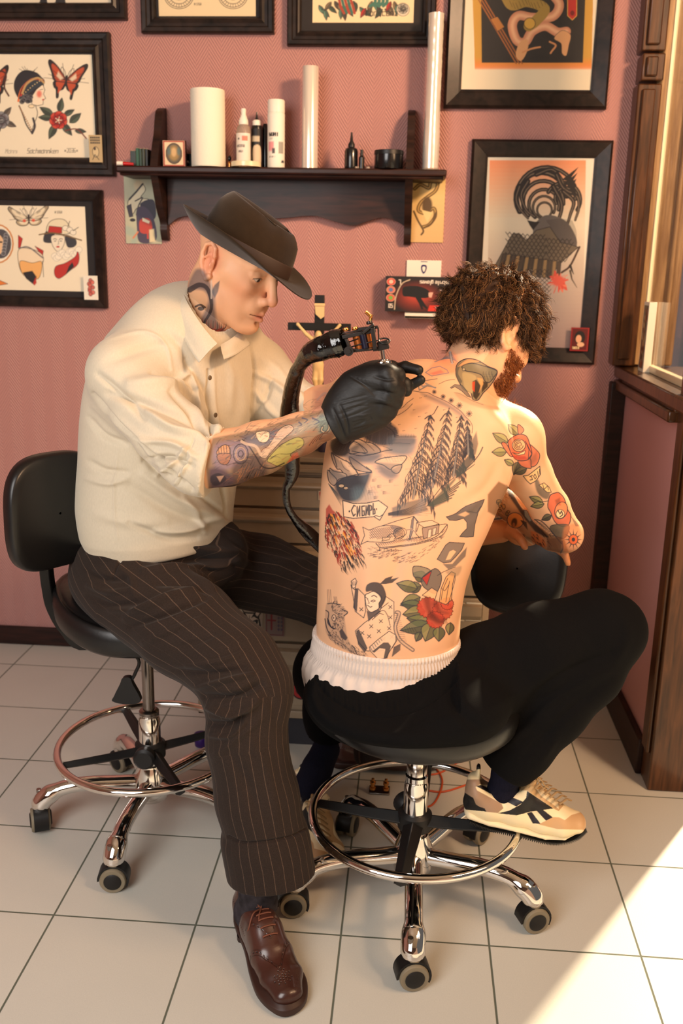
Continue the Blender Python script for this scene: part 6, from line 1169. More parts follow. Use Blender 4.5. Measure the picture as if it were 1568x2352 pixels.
# ---- sneakers
M_SHOE = mat('sneaker_leather', (.9, .84, .7), .5, attr='Col', bump=.15, bs=500, bd=.0004); M_LACE = mat('tan_lace', (.62, .50, .34), .8, bump=.4, bs=900, bd=.0004)
M_SOLE = mat('sneaker_sole', (.90, .84, .70), .55, attr='Col')
YS_ = 1.733
def Sc(x, y, Y=YS_): return B(1030+x*340/1568., 1720+y*340/1568., Y)
def build_sneaker(parent):
    lo, hi = Sc(0, 1015)-[.02, .07, .02], Sc(1568, 80)+[.02, .07, .02]; yy = (0, 1, 0)
    s = SDF(lo, hi, .0022)
    s.tube([Sc(285, 560), Sc(420, 600), Sc(700, 640), Sc(980, 720), Sc(1180, 760), Sc(1350, 775)], [.026, .030, .030, .027, .0245, .0195], .02, .016, yy, [1.05, 1.05, 1.12, 1.35, 1.6, 1.6])
    s.tube([Sc(275, 330), Sc(300, 430), Sc(420, 540)], [.015, .021, .026], .012, .014, yy, [1.5, 1.45, 1.2]); s.tube([Sc(700, 520), Sc(820, 470), Sc(960, 540), Sc(1150, 680)], [.020, .020, .021, .018], .02, .014, yy, [1.5, 1.35, 1.3, 1.5])
    s.tube([Sc(830, 440), Sc(880, 290), Sc(905, 225)], [.014, .011, .008], .008, .006, yy, [1.9, 2.2, 2.4]); s.seg(Sc(312, 330), Sc(318, 180), .006, .004, .008, '+', yy, 2.4, 2.2)
    s.ell(Sc(560, 345), (.050, .026, .023), frame(unit(Sc(760, 420)-Sc(400, 380)), (0, 0, 1)), .008, '-')
    s.cut(Sc(300, 690), np.cross(unit(Sc(1350, 880)-Sc(300, 690)), (0, 1, 0))*-1 if np.cross(unit(Sc(1350, 880)-Sc(300, 690)), (0, 1, 0))[2] > 0 else np.cross(unit(Sc(1350, 880)-Sc(300, 690)), (0, 1, 0)), .004)
    me = s.mesh('upper', 1); V = coords(me); c = Cv(1030, 1720, 1372, 1945, 3); c.at(1030, 1720, 340/1568.)
    CR, SU, BK, NV = (.93, .85, .68), (.70, .56, .42), (.10, .085, .08), (.11, .095, .13)
    c.poly([(100, 100), (1568, 100), (1568, 1000), (100, 1000)], CR)
    c.poly([(150, 325), (400, 322), (440, 385), (330, 375), (285, 405), (300, 440), (560, 580), (580, 630), (520, 680), (380, 665), (150, 480)], (.62, .50, .40), 1, 2); c.poly([(150, 450), (260, 520), (290, 590), (330, 615), (380, 630), (400, 665), (150, 640)], (.05, .05, .055))
    c.poly([(290, 395), (340, 382), (795, 562), (715, 612)], NV); c.poly([(830, 445), (1110, 632), (870, 665), (720, 705), (520, 682), (640, 655), (760, 590), (820, 520)], BK, 1, smooth=False); c.poly([(828, 680), (880, 668), (975, 795), (890, 790)], NV); c.poly([(930, 655), (1000, 645), (1105, 728), (1030, 762)], NV)
    c.poly([(705, 405), (850, 350), (900, 330), (1000, 380), (1210, 520), (1215, 600), (1165, 660), (1110, 632), (830, 442), (760, 440)], (.74, .60, .42), 1, 2); c.poly([(950, 800), (1110, 722), (1170, 725), (1230, 755), (1300, 700), (1400, 670), (1420, 620), (1370, 570), (1520, 600), (1500, 860), (1150, 850)], (.78, .62, .44), 1, 2); c.poly([(240, 230), (330, 140), (350, 215), (260, 222)], BK)
    c.poly([(920, 420), (1000, 440), (1160, 560), (1165, 640), (1120, 600), (980, 500)], (.90, .82, .66)); c.ell(900, 240, 14, 22, CR, ol=6)
    u, v = PX(V); cc, aa = c.sample(u, v); setcol(me, np.where(aa[:, None] > .5, cc, np.array(lin(CR)))); setco(me, coords(me)-OC); obj('upper', me, M_SHOE, parent)
    s = SDF(lo, hi, .0022); s.tube([Sc(225, 650), Sc(420, 705), Sc(700, 765), Sc(1000, 835), Sc(1200, 850), Sc(1380, 800)], [.0120, .0115, .0105, .0100, .0098, .0085], .002, .001, yy, [2.4, 3.0, 3.4, 3.9, 3.7, 2.8])
    me = s.mesh('midsole', 1); V = coords(me); c.at(); u, v = PX(V); sole = np.array(lin((.92, .85, .70))); setcol(me, np.tile(sole, (len(V), 1))); setco(me, V-OC); mo = obj('midsole', me, M_SOLE, parent)
    b = MB(); pts = crv([Sc(215, 715), Sc(420, 770), Sc(700, 820), Sc(1000, 893), Sc(1180, 908), Sc(1330, 878), Sc(1440, 800)], 14); L = len(pts)
    for i in range(0, L-1, 1):
        p, q = pts[i], pts[i+1]; d = unit(q-p); nn = np.cross(d, (0, 1, 0)); nn = nn if nn[2] > 0 else -nn; t = i/(L-1); w_ = .025+.012*math.sin(math.pi*t**.8)
        a = [p-OC+nn*.004, q-OC+nn*.004, (p+q)/2-OC-nn*.0035]; Vv = [x+np.array([0, y, 0]) for y in (-w_, w_) for x in a]; b.add(Vv, [[0, 1, 4, 3], [1, 2, 5, 4], [2, 0, 3, 5]]); b.add(Vv, [[0, 2, 1], [3, 4, 5]])
    b.build('outsole', M_BLACK, parent, smooth=False)
    b = MB()
    for i in range(7):
        x, y = 860+i*52, 385+i*33; a0_ = Sc(x, y, YS_-.030+.001*i)-OC; a1_ = Sc(x+78, y-64+4*i, YS_-.012)-OC; a2 = Sc(x+118, y-58+6*i, YS_+.004)-OC
        b.sweep(crv([a0_, (a0_+a1_)/2+[0, -.004, .004], a1_+[0, -.002, .004], a2+[0, 0, .003]], 4), .0034, 8, flat=(.45, 1))
    p0 = Sc(930, 290, YS_-.02)-OC
    for P_ in ([(0, 0), (20, 60), (60, 110), (110, 140)], [(0, 0), (50, 40), (90, 100), (130, 120)], [(0, 0), (-30, 60), (-60, 90), (-80, 120)], [(0, -10), (10, -70), (40, -60), (20, 0)]): b.sweep(crv([p0+(Sc(930+x, 290+y, YS_-.022)-Sc(930, 290, YS_-.02)) for x, y in P_], 4), .0030, 8, flat=(.5, 1))
    b.build('laces', M_LACE, parent)
    return parent
SN = bpy.data.objects.new('sneaker', None); COL.objects.link(SN); SN.parent = PC; build_sneaker(SN)
S2 = SN.copy(); COL.objects.link(S2); S2.parent = PC
for ch in list(SN.children): d_ = ch.copy(); COL.objects.link(d_); d_.parent = S2
cA = Sc(560, 500)-OC; tgt = B(708, 1838, 1.985)-OC; Rm = Matrix(Rz(math.radians(-62))).to_4x4()@Matrix(Ry(math.radians(10))).to_4x4(); S2.matrix_local = Matrix.Translation(Vector(tgt))@Rm@Matrix.Translation(-Vector(cA))
# ================================================================ ARTIST
PA = empty('person', (AX, AY, 0), 'person in a brown felt hat, beige shirt and pinstriped trousers, tattooing the bare back', 'person')
OA = np.array([AX, AY, 0.])
def aobj(name, me, m, parent=PA): setco(me, coords(me)-OA); return obj(name, me, m, parent)
FA = unit([.82, -.57, 0]); WA = unit([.57, .82, 0])
# ---- shirt
M_SHIRT = mat('beige_shirt', (.79, .745, .66), .78, nz=.05, nzs=420, bump=.35, bs=700, bd=.0005, stretch=(1, 1, .35), sheen=.2, spec=.25)
s = SDF((-.92, 1.55, .60), (-.10, 2.32, 1.30), .004)
ST = [(366, 1262, .125, .115, 1.965), (362, 1215, .165, .142, 1.965), (358, 1150, .172, .148, 1.965), (368, 1070, .172, .146, 1.96), (378, 990, .178, .148, 1.955), (392, 920, .182, .140, 1.95), (420, 850, .172, .118, 1.95), (448, 800, .13, .095, 1.94)]
s.tube([B(x, y, Y) for x, y, a, b, Y in ST], [a for x, y, a, b, Y in ST], .02, .03, FA, [b/a for x, y, a, b, Y in ST])
s.tube([B(462, 770, 1.935), B(385, 790, 1.87), B(285, 852, 1.80)], [.056, .056, .060], .05, .03); s.tube([B(480, 775, 1.95), B(540, 800, 2.02), B(590, 850, 2.08)], [.055, .055, .058], .05, .03)
s.tube([B(280, 862, 1.80), B(332, 930, 1.765), B(385, 990, 1.735), B(437, 1042, 1.712), B(492, 1066, 1.70)], [.064, .067, .068, .066, .0635], .035, .008)
s.tube([B(592, 850, 2.085), B(630, 900, 2.06), B(668, 935, 2.03), B(740, 950, 1.985)], [.066, .066, .060, .050], .04, .02)
fd_ = unit(B(545, 1075, 1.70)-B(440, 1045, 1.71)); cc_ = B(490, 1063, 1.70)
s.seg(B(458, 1056, 1.710), cc_, .0700, .0690, .003); s.cut(cc_, fd_, .003, cc_-.10, cc_+.10)
fl_ = unit(B(800, 905, 1.85)-B(690, 940, 2.02)); cl_ = B(738, 946, 1.985); s.seg(B(708, 946, 2.0), cl_, .0545, .0545, .003); s.cut(cl_, fl_, .003, cl_-.07, cl_+.08)
s.cut(B(360, 1251, 1.97), (0.10, 0, -1), .012, (-.92, 1.55, .6), (-.3, 2.32, .80))
s.seg(B(468, 740, 1.91), B(505, 660, 1.905), .0575, .05, .004, '-')
me = s.mesh('shirt', 2); ht = Ht(150, 640, 800, 1300, .6)
H = [([(212, 905), (262, 960), (318, 1012), (385, 1080), (440, 1125)], 6, -.012), ([(225, 860), (280, 905), (330, 960)], 9, -.007), ([(300, 880), (380, 880), (440, 900), (500, 985)], 16, .012), ([(250, 905), (330, 925), (420, 960), (490, 1000)], 12, -.010), ([(340, 945), (400, 985), (470, 1000)], 10, .010), ([(220, 930), (290, 985), (360, 1040)], 12, .007), ([(330, 1010), (400, 1020), (450, 1050)], 8, .008), ([(330, 1060), (390, 1050), (440, 1070)], 7, -.008), ([(390, 900), (440, 950), (480, 1010)], 7, -.007), ([(350, 860), (420, 880), (470, 930)], 9, -.007), ([(300, 1000), (350, 1075), (420, 1110)], 7, -.006), ([(360, 1090), (400, 1060), (430, 1030)], 7, .007), ([(400, 1110), (420, 1080), (440, 1050)], 6, .006),
     ([(240, 780), (330, 762), (380, 790), (395, 850)], 5, .0022), ([(250, 830), (330, 800), (400, 790)], 14, -.005), ([(380, 760), (420, 800), (440, 870)], 12, -.005), ([(400, 880), (440, 860), (450, 930), (470, 980)], 8, .007), ([(430, 830), (470, 900), (480, 980)], 10, -.007),
     ([(205, 960), (240, 1000), (290, 1020)], 8, -.006), ([(205, 1060), (240, 1080), (290, 1085)], 8, -.005), ([(200, 1100), (250, 1110), (290, 1100)], 8, .004), ([(270, 1040), (262, 1140), (270, 1240)], 4, .0014), ([(300, 1120), (400, 1180), (500, 1210)], 14, -.007), ([(330, 1090), (420, 1150), (510, 1190)], 12, .008), ([(360, 1220), (430, 1215), (500, 1190)], 10, .009), ([(300, 1200), (380, 1235), (450, 1235)], 8, -.006), ([(460, 1140), (500, 1170), (520, 1190)], 6, -.006), ([(220, 1180), (300, 1200), (380, 1200)], 14, .004), ([(420, 1140), (450, 1180), (470, 1220)], 8, .005),
     ([(478, 850), (480, 930), (486, 1000), (500, 1080), (515, 1150), (520, 1190)], 3.4, -.009), ([(490, 850), (492, 930), (500, 1000), (512, 1080), (526, 1150)], 6, .003), ([(540, 850), (560, 920), (545, 1000)], 14, .004), ([(575, 790), (585, 850), (578, 920), (575, 980)], 4, -.007), ([(590, 860), (630, 880), (680, 920)], 8, .006), ([(585, 900), (620, 940), (640, 960)], 8, .006), ([(600, 940), (615, 900), (625, 870)], 7, -.006), ([(650, 850), (690, 890), (720, 905)], 8, -.005), ([(690, 900), (700, 940), (705, 970)], 6, .005), ([(720, 900), (722, 940), (730, 975)], 3, -.004), ([(600, 820), (640, 850), (690, 880)], 12, .004), ([(510, 800), (530, 860), (530, 940)], 10, .003)]
for P_, w_, h_ in H: ht.r(P_, w_*.9, h_*1.45)
ht.r([(445, 1010), (425, 1060), (410, 1115)], 2.5, -.003, e=0); ht.r([(478, 995), (470, 1060), (455, 1130)], 4, .003)
carve(me, ht); SH = aobj('shirt', me, M_SHIRT)
# collar: two leaves of folded cloth
def sheet(name, T_, B_, th, m, parent, O, n=24, bulge=.006, out=None):
    T_, B_ = crv(T_, 10), crv(B_, 10); k = min(len(T_), len(B_)); T_ = T_[np.linspace(0, len(T_)-1, k).astype(int)]; B_ = B_[np.linspace(0, len(B_)-1, k).astype(int)]; G = []
    for i in range(k):
        o = out if out is not None else -ray(784, 1176)/np.linalg.norm(ray(784, 1176)); row = [T_[i]*(1-t)+B_[i]*t+np.asarray(o)*bulge*math.sin(math.pi*min(1, t*1.2)) for t in np.linspace(0, 1, 9)]; G.append(row+[r-np.asarray(o)*th for r in row[::-1]]+[row[0]])
    mb = MB().grid(np.array(G)-O)
    for r in (0, k-1): q = np.array(G[r][:-1])-O; mb.add(q, np.arange(len(q))[None, :] if r else np.arange(len(q))[None, ::-1])
    return mb.build(name, m, parent)
sheet('collar', [B(452, 662, 1.953), B(424, 668, 1.893), B(428, 690, 1.853), B(455, 735, 1.823), B(480, 768, 1.810), B(499, 789, 1.806)], [B(420, 705, 1.968), B(388, 704, 1.893), B(392, 728, 1.848), B(416, 768, 1.820), B(438, 806, 1.798), B(456, 833, 1.786)], .003, M_SHIRT, SH, OA)
sheet('collar', [B(506, 792, 1.836), B(530, 778, 1.866), B(552, 760, 1.916)], [B(514, 826, 1.824), B(545, 812, 1.856), B(575, 790, 1.926)], .003, M_SHIRT, SH, OA)
for x, y, Y in ((484, 866, 1.802), (497, 951, 1.795), (516, 1092, 1.80)): MB().lathe([(.0005, 0), (.0042, 0), (.005, .0012), (.0042, .002), (.0005, .0016)], B(x, y, Y)-OA-np.array([0, .012, 0]), 14, frame(WA, FA)).build('button', mat('shirt_button', (.42, .35, .26), .4), SH)
# ---- trousers
M_TR = mat('pinstripe_wool', (.165, .130, .112), .9, nz=.3, nzs=600, bump=.5, bs=900, bd=.0005, sheen=.05, spec=.2)
nt = M_TR.node_tree; L = nt.links.new; b = nt.nodes['Principled BSDF']; src = b.inputs['Base Color'].links[0].from_socket
at_ = NN(nt, 'ShaderNodeAttribute', attribute_name='stripe'); sp = NN(nt, 'ShaderNodeSeparateColor'); L(at_.outputs['Color'], sp.inputs[0]); fr = mth(nt, 'FRACT', mth(nt, 'MULTIPLY', sp.outputs[0], 100)); dm = mth(nt, 'ABSOLUTE', mth(nt, 'SUBTRACT', fr, .5))
g = NN(nt, 'ShaderNodeMapRange'); g.inputs[1].default_value = .045; g.inputs[2].default_value = .02; L(dm, g.inputs[0]); tn = NN(nt, 'ShaderNodeTexNoise'); tn.inputs['Scale'].default_value = 500; tc = NN(nt, 'ShaderNodeTexCoord'); L(tc.outputs['Object'], tn.inputs[0])
x = NN(nt, 'ShaderNodeMix', data_type='RGBA'); L(mth(nt, 'MULTIPLY', mth(nt, 'MULTIPLY', g.outputs[0], .55), mth(nt, 'MULTIPLY', tn.outputs[0], 1.1)), x.inputs[0]); L(src, x.inputs[6]); x.inputs[7].default_value = (*lin((.50, .40, .33)), 1); L(x.outputs[2], b.inputs['Base Color'])
s = SDF((-.84, 1.42, .10), (.10, 2.36, .80), .0042)
s.ell(B(322, 1310, 1.965), (.152, .150, .100), None, .03); s.ell(B(330, 1255, 1.965), (.150, .140, .060), None, .03); s.ell(B(262, 1335, 1.93), (.085, .09, .085), None, .04); s.tube([B(400, 1255, 1.955), B(480, 1268, 1.97)], [.10, .085], .04)
TH = [B(318, 1362, 1.865), B(430, 1442, 1.765), B(540, 1530, 1.675), B(572, 1580, 1.645)]; SHN = [B(570, 1592, 1.64), B(566, 1700, 1.62), B(590, 1830, 1.605), B(616, 1950, 1.595), B(628, 2040, 1.59)]
s.tube(TH, [.104, .100, .086, .080], .05, .02); s.tube(SHN, [.081, .077, .080, .0815, .0815], .03, .015)
LT = [B(430, 1285, 2.04), B(600, 1316, 2.12), B(745, 1366, 2.18), B(860, 1400, 2.22)]; s.tube(LT, [.098, .090, .078, .074], .05, .02); s.tube([LT[-1], B(862, 1560, 2.2), B(862, 1730, 2.15)], [.07, .062, .056], .03, .02)
s.seg(B(609, 1930, 1.598), B(630, 2045, 1.59), .0875, .0875, .0008)
nd = unit([.10, -.14, -1]); s.cut(B(628, 2010, 1.59), nd, .003, (-.45, 1.42, .1), (-.1, 1.75, .3)); s.ell(B(632, 2030, 1.59), (.074, .074, .05), None, .002, '-')
me = s.mesh('trousers', 2); ht = Ht(150, 1180, 900, 2060, .6)
H = [([(290, 1262), (380, 1256), (470, 1262), (540, 1268)], 9, .012), ([(330, 1280), (430, 1284), (530, 1290)], 9, -.012), ([(440, 1300), (500, 1298), (545, 1288)], 7, .010), ([(255, 1330), (280, 1280), (300, 1250)], 3, -.004), ([(330, 1310), (400, 1305), (450, 1320), (490, 1350)], 8, .009), ([(360, 1340), (430, 1335), (480, 1360)], 8, -.008), ([(290, 1420), (370, 1380), (450, 1350)], 9, .008), ([(300, 1440), (380, 1410), (470, 1375)], 7, -.008), ([(330, 1475), (410, 1440), (470, 1420)], 8, .005), ([(400, 1490), (460, 1470), (500, 1450)], 8, -.004),
     ([(430, 1530), (500, 1520), (560, 1500)], 7, .005), ([(400, 1540), (490, 1545), (560, 1535)], 7, -.006), ([(450, 1580), (520, 1562), (580, 1548)], 6, .008), ([(470, 1600), (540, 1600), (600, 1570)], 9, -.012), ([(480, 1625), (540, 1640), (590, 1610)], 8, .012), ([(475, 1660), (530, 1665), (560, 1640)], 8, -.010), ([(485, 1690), (530, 1690), (560, 1660)], 6, .007), ([(490, 1740), (540, 1700), (600, 1650)], 8, .005), ([(560, 1560), (620, 1600), (640, 1680)], 12, -.003), ([(520, 1720), (560, 1790), (600, 1880)], 16, -.004), ([(560, 1680), (610, 1760), (640, 1900)], 14, .003),
     ([(205, 1270), (240, 1280), (280, 1275)], 8, .005), ([(200, 1310), (240, 1330), (290, 1330)], 7, -.006), ([(205, 1345), (250, 1360), (300, 1355)], 7, .006), ([(205, 1370), (260, 1390), (330, 1380)], 8, -.005), ([(255, 1400), (330, 1400), (400, 1370)], 8, .006), ([(270, 1300), (300, 1330), (310, 1370)], 8, .004), ([(560, 1260), (640, 1290), (720, 1290)], 10, .006), ([(540, 1300), (620, 1330), (720, 1340)], 12, -.006), ([(600, 1380), (670, 1370), (740, 1350)], 10, .005), ([(520, 1230), (560, 1260), (590, 1300)], 8, -.006), ([(655, 1360), (700, 1330), (740, 1310)], 6, .004)]
for P_, w_, h_ in H: ht.r(P_, w_*1.0, h_*1.6)
ht.r([(524, 1922), (560, 1936), (620, 1932), (670, 1920), (702, 1903)], 3, -.006, e=0)
carve(me, ht); V = coords(me)
def strip_co(V, chain, sp=.0205):
    best = None; e1 = np.array([0, 1, .3])
    for i in range(len(chain)-1):
        a, b_ = chain[i], chain[i+1]; u = b_-a; L2 = u@u; t = np.clip((V-a)@u/L2, 0, 1); w = V-a-t[:, None]*u; d = np.linalg.norm(w, axis=1); un = u/math.sqrt(L2)
        e1 = unit(e1-un*(e1@un)); e2 = np.cross(un, e1); an = np.arctan2(w@e2, w@e1)*.088/sp
        if best is None: best, ba = d, an
        else: m = d < best; best = np.where(m, d, best); ba = np.where(m, an, ba)
    return best, ba
d1, a1 = strip_co(V, [B(260, 1285, 1.93)]+TH+SHN[1:]); d2, a2 = strip_co(V, LT); st_ = np.where(d1-.02 < d2, a1, a2); setcol(me, np.stack([(st_+60)/100, st_*0, st_*0], 1), 'stripe'); aobj('trousers', me, M_TR)
# ---- body: head, neck, arms, legs as one skin
s = SDF((-.72, 1.55, .62), (-.02, 2.2, 1.45), .004)
s.tube([B(470, 775, 1.94), B(478, 720, 1.925), B(500, 655, 1.912)], [.060, .054, .053], .02, .02); s.tube([B(470, 775, 1.94), B(420, 900, 1.95), B(370, 1200, 1.96)], [.07, .10, .10], .03, .03); s.tube([B(460, 800, 1.93), B(300, 870, 1.81), B(425, 1052, 1.72), B(470, 1060, 1.71)], [.05, .045, .040, .044], .03, .02)
s.tube([B(465, 1062, 1.708), B(520, 1052, 1.70), B(600, 1028, 1.69), B(690, 996, 1.675), B(755, 968, 1.665), B(800, 945, 1.66)], [.048, .052, .0485, .037, .0285, .028], .02, .012, (0, 1, 0), [1, 1, .95, .9, .8, .8])
s.tube([B(480, 800, 1.96), B(590, 860, 2.08), B(680, 938, 2.02), B(740, 930, 1.985), B(800, 905, 1.86), B(850, 895, 1.78)], [.05, .04, .038, .038, .034, .028], .03, .02)
me1 = s.mesh('a', 2)
OH = B(560, 587, 1.885); F_ = unit([.90, -.42, 0]); ph = math.radians(24); Fh = np.array([F_[0]*math.cos(ph), F_[1]*math.cos(ph), -math.sin(ph)]); Uh = np.array([F_[0]*math.sin(ph), F_[1]*math.sin(ph), math.cos(ph)]); Lh = np.cross(Uh, Fh); c_, s_ = math.cos(math.radians(-13)), math.sin(math.radians(-13)); Lh, Uh = Lh*c_+Uh*s_, Uh*c_-Lh*s_; RH = np.stack([Fh, Lh, Uh], 1)
HA = B(543, 603, 1.90); HRA = headframe(.91, -.40, math.radians(25), math.radians(0)); s = SDF(HA-.17, HA+.17, .0021); TA = head(s, HA, HRA, (.89, 1, 1.07)); s.tube([B(478, 720, 1.925), B(500, 655, 1.912), HA+HRA@np.array([-.02, 0, .0])], [.054, .053, .05], .025, .02)
s.cut(OH+Uh*.016, Uh, .02); me2 = s.mesh('b', 1)
o1 = obj('body', me1); V1 = coords(me1)
F1 = lambda me: np.array([p.vertices[:] for p in me.polygons], np.int32)
def quads(me): f = np.empty(len(me.loops), np.int32); me.loops.foreach_get('vertex_index', f); return f.reshape(-1, 4)
VV = np.concatenate([V1, coords(me2)]); me = mesh_np('body', VV, np.concatenate([quads(me1), quads(me2)+len(V1)])); n1 = len(V1); bpy.data.objects.remove(o1)
V = coords(me); N = normals(me); base = np.array(lin((.90, .68, .52)))[None]*(1+.05*vnoise(V, 60, 11)+.05*vnoise(V, 20, 12))[:, None]
q = (V-HA)@HRA/np.array([.89, 1, 1.07])
def blob(c, r, col, a):
    global base
    w = np.exp(-(((q-np.array(c))/np.array(r))**2).sum(1))*a; w[:n1] = 0; base = base*(1-w[:, None])+np.array(lin(col))[None]*w[:, None]
for m in (1, -1): blob((.07, m*.045, -.02), (.03, .03, .03), (.86, .52, .38), .45); blob((-.01, m*.08, .0), (.02, .02, .035), (.85, .42, .32), .55)
blob((.12, 0, -.03), (.02, .02, .015), (.86, .48, .36), .5); blob((.03, 0, .07), (.1, .09, .05), (.86, .72, .62), .5); blob((.09, 0, -.085), (.035, .05, .022), (.72, .52, .38), .55); blob((.105, 0, -.050), (.012, .022, .006), (.62, .40, .28), .55); blob((.03, -.055, -.06), (.04, .02, .03), (.80, .56, .42), .35)
for m in (1, -1):
    t = np.clip((np.abs(q[:, 1])-.012)/.036, 0, 1); zc_ = .024+.010*np.sin(t*2.6)-.002; w = np.exp(-((q[:, 2]-zc_)/.0035)**2)*((q[:, 1]*m > .012) & (q[:, 1]*m < .050) & (q[:, 0] > .07))*.6; w[:n1] = 0; base = base*(1-w[:, None])+np.array(lin((.42, .27, .17)))*w[:, None]
    ey = (q-np.array([.0775, m*.033, .004])); r_ = np.abs(ey[:, 1]); on = (ey[:, 0] > .004) & (r_ < .0135); on[:n1] = False
    top = .0010-.0035*(r_/.013)**2; bot = -.0065+.0055*(r_/.013)**2; ins = on & (ey[:, 2] < top) & (ey[:, 2] > bot); base[ins] = lin((.80, .72, .64)); ir = ins & ((ey[:, 1]+m*0)**2+(ey[:, 2]+.0035)**2 < .0048**2); base[ir] = lin((.16, .12, .10))
    w = np.exp(-((ey[:, 2]-top-.0006)/.0011)**2)*on*.85; base = base*(1-w[:, None])+np.array(lin((.14, .08, .06)))*w[:, None]; w = np.exp(-((ey[:, 2]-bot)/.0009)**2)*on*.4; base = base*(1-w[:, None])+np.array(lin((.45, .25, .2)))*w[:, None]
lp = np.exp(-((q[:, 0]-.106)/.012)**2-(q[:, 1]/(.018))**4-((q[:, 2]+.0655)/.0088)**4)*.7; lp[:n1] = 0; base = base*(1-lp[:, None])+np.array(lin((.76, .40, .32)))*lp[:, None]
w = np.exp(-((q[:, 2]+.0655-.04*np.abs(q[:, 1]))/.0011)**2)*((np.abs(q[:, 1]) < .025) & (q[:, 0] > .085))*.75; w[:n1] = 0; base = base*(1-w[:, None])+np.array(lin((.30, .13, .10)))*w[:, None]
for m in (1, -1): blob((.113, m*.007, -.0425), (.005, .0035, .003), (.2, .08, .06), .8)
# neck portrait and forearm sleeve
c = Cv(380, 560, 880, 1150, 2); k2 = 600/1568.; c.at(160, 440, k2)
c.poly([(745, 480), (800, 470), (830, 520), (850, 560), (870, 620), (880, 760), (930, 840), (900, 890), (860, 900), (760, 760), (690, 640)], (.40, .36, .36), .82, 10, smooth=True); c.poly([(700, 620), (740, 590), (810, 600), (830, 660), (800, 740), (770, 770), (720, 700)], (.86, .66, .50), .92, 8, smooth=True)
c.line([(755, 690), (785, 680), (812, 695)], 12, (.2, .15, .14), .9, smooth=True); c.ell(788, 702, 20, 13, (.16, .12, .12), .9); c.line([(705, 650), (720, 665), (715, 700)], 14, (.25, .2, .2), .8); c.line([(720, 590), (780, 560), (830, 590), (850, 700), (800, 800)], 34, (.17, .15, .17), .85, smooth=True, w1=14)
c.poly([(850, 600), (870, 560), (900, 535), (895, 575), (890, 600), (870, 640)], (.28, .28, .30), .8, 3); c.line([(850, 530), (850, 640)], 10, (.8, .72, .65), .6)
for i in range(12): x = 790+i*13; c.line([(x-40, 780+i*6), (x, 860-i*4), (x+6, 760+i*3)], 11, (.22, .15, .14) if i % 2 else (.62, .22, .15), .8, w1=2, smooth=True)
c.poly([(850, 840), (940, 830), (920, 890), (870, 890)], (.60, .20, .14), .7, 8)
c.at(480, 880, 300/1568.); r = rdm(17)
c.poly([(40, 660), (560, 560), (1300, 330), (1420, 300), (1568, 600), (1450, 700), (1000, 980), (600, 1180), (0, 1350), (-40, 1000)], (.52, .42, .33), .88, 12)
for P_, cl2, a_ in (([(60, 760), (250, 690), (480, 700), (470, 850), (330, 1000), (80, 1040)], (.52, .43, .50), .6), ([(400, 640), (700, 570), (900, 560), (700, 760), (500, 720)], (.34, .33, .38), .75), ([(300, 980), (560, 860), (700, 1000), (640, 1150), (300, 1220)], (.30, .22, .22), .75), ([(0, 1040), (200, 1050), (300, 1200), (60, 1340)], (.30, .22, .28), .8), ([(1200, 700), (1500, 560), (1400, 760), (1100, 900)], (.50, .30, .2), .75), ([(900, 560), (1350, 380), (1420, 460), (1000, 640)], (.62, .58, .50), .7), ([(1300, 420), (1420, 400), (1450, 560), (1330, 600)], (.50, .56, .50), .7)): c.poly(P_, cl2, a_, 26, smooth=True)
c.poly([(560, 600), (640, 575), (720, 590), (720, 660), (680, 710), (600, 700)], (.90, .75, .60), .95, 5, smooth=True, ol=7); c.line([(590, 610), (612, 602)], 6); c.line([(665, 600), (690, 596)], 6); c.line([(668, 632), (700, 640)], 9, (.62, .3, .26)); c.poly([(640, 800), (720, 740), (840, 560), (960, 500), (1010, 560), (860, 700), (720, 860), (680, 900), (610, 880)], (.80, .66, .54), .92, 6, smooth=True, ol=7)
c.poly([(800, 800), (900, 720), (1050, 650), (1130, 680), (1120, 760), (980, 850), (1000, 920), (860, 1000), (740, 960), (700, 920)], (.68, .62, .34), .95, 8, smooth=True, ol=7, olc=(.25, .2, .15)); c.line([(860, 850), (960, 850), (1060, 820)], 8, (.35, .3, .15), .8, smooth=True); c.poly([(1010, 850), (1060, 830), (1080, 880), (960, 970), (930, 960)], (.78, .33, .22), .85, 8); c.poly([(90, 850), (130, 770), (200, 740), (250, 780), (250, 860), (180, 900)], (.80, .56, .36), .9, 6, smooth=True, ol=8); c.poly([(100, 860), (260, 850), (220, 970), (130, 960)], (.62, .40, .28), .9, 6, smooth=True, ol=7)
for i in range(230):
    x = r.uniform(20, 1380); y = 1000-x*.42+r.uniform(-330, 300)+40; L = r.uniform(40, 150); a = r.uniform(-.9, .5); cl2 = r.choice([(.17, .13, .14), (.22, .19, .21), (.33, .28, .27), (.60, .36, .24), (.72, .58, .44), (.30, .33, .32), (.26, .18, .15)])
    c.line([(x, y), (x+L*.5*math.cos(a), y+L*.5*math.sin(a)-10), (x+L*math.cos(a), y+L*math.sin(a))], r.uniform(6, 20), cl2, .42, smooth=True, n=3, w1=2)
for i in range(5): c.line([(110+i*32, 770-i*6), (120+i*32, 850)], 9, (.35, .22, .16), .9)
for q_ in ((60, 0), (40, 0), (20, 0)): c.line([(380+q_[0]*1.5*math.cos(t), 850+q_[0]*2*math.sin(t)) for t in np.linspace(0, 6.3, 14)], 11, (.22, .18, .18) if q_[0] != 40 else (.72, .56, .42), .9)
for i in range(34): x = 330+r.random()*330; y = 930+r.random()*250; c.line([(x, y+50), (x+30, y), (x+44, y-40)], 8, (.66, .42, .26) if i % 2 else (.16, .11, .10), .8, w1=2)
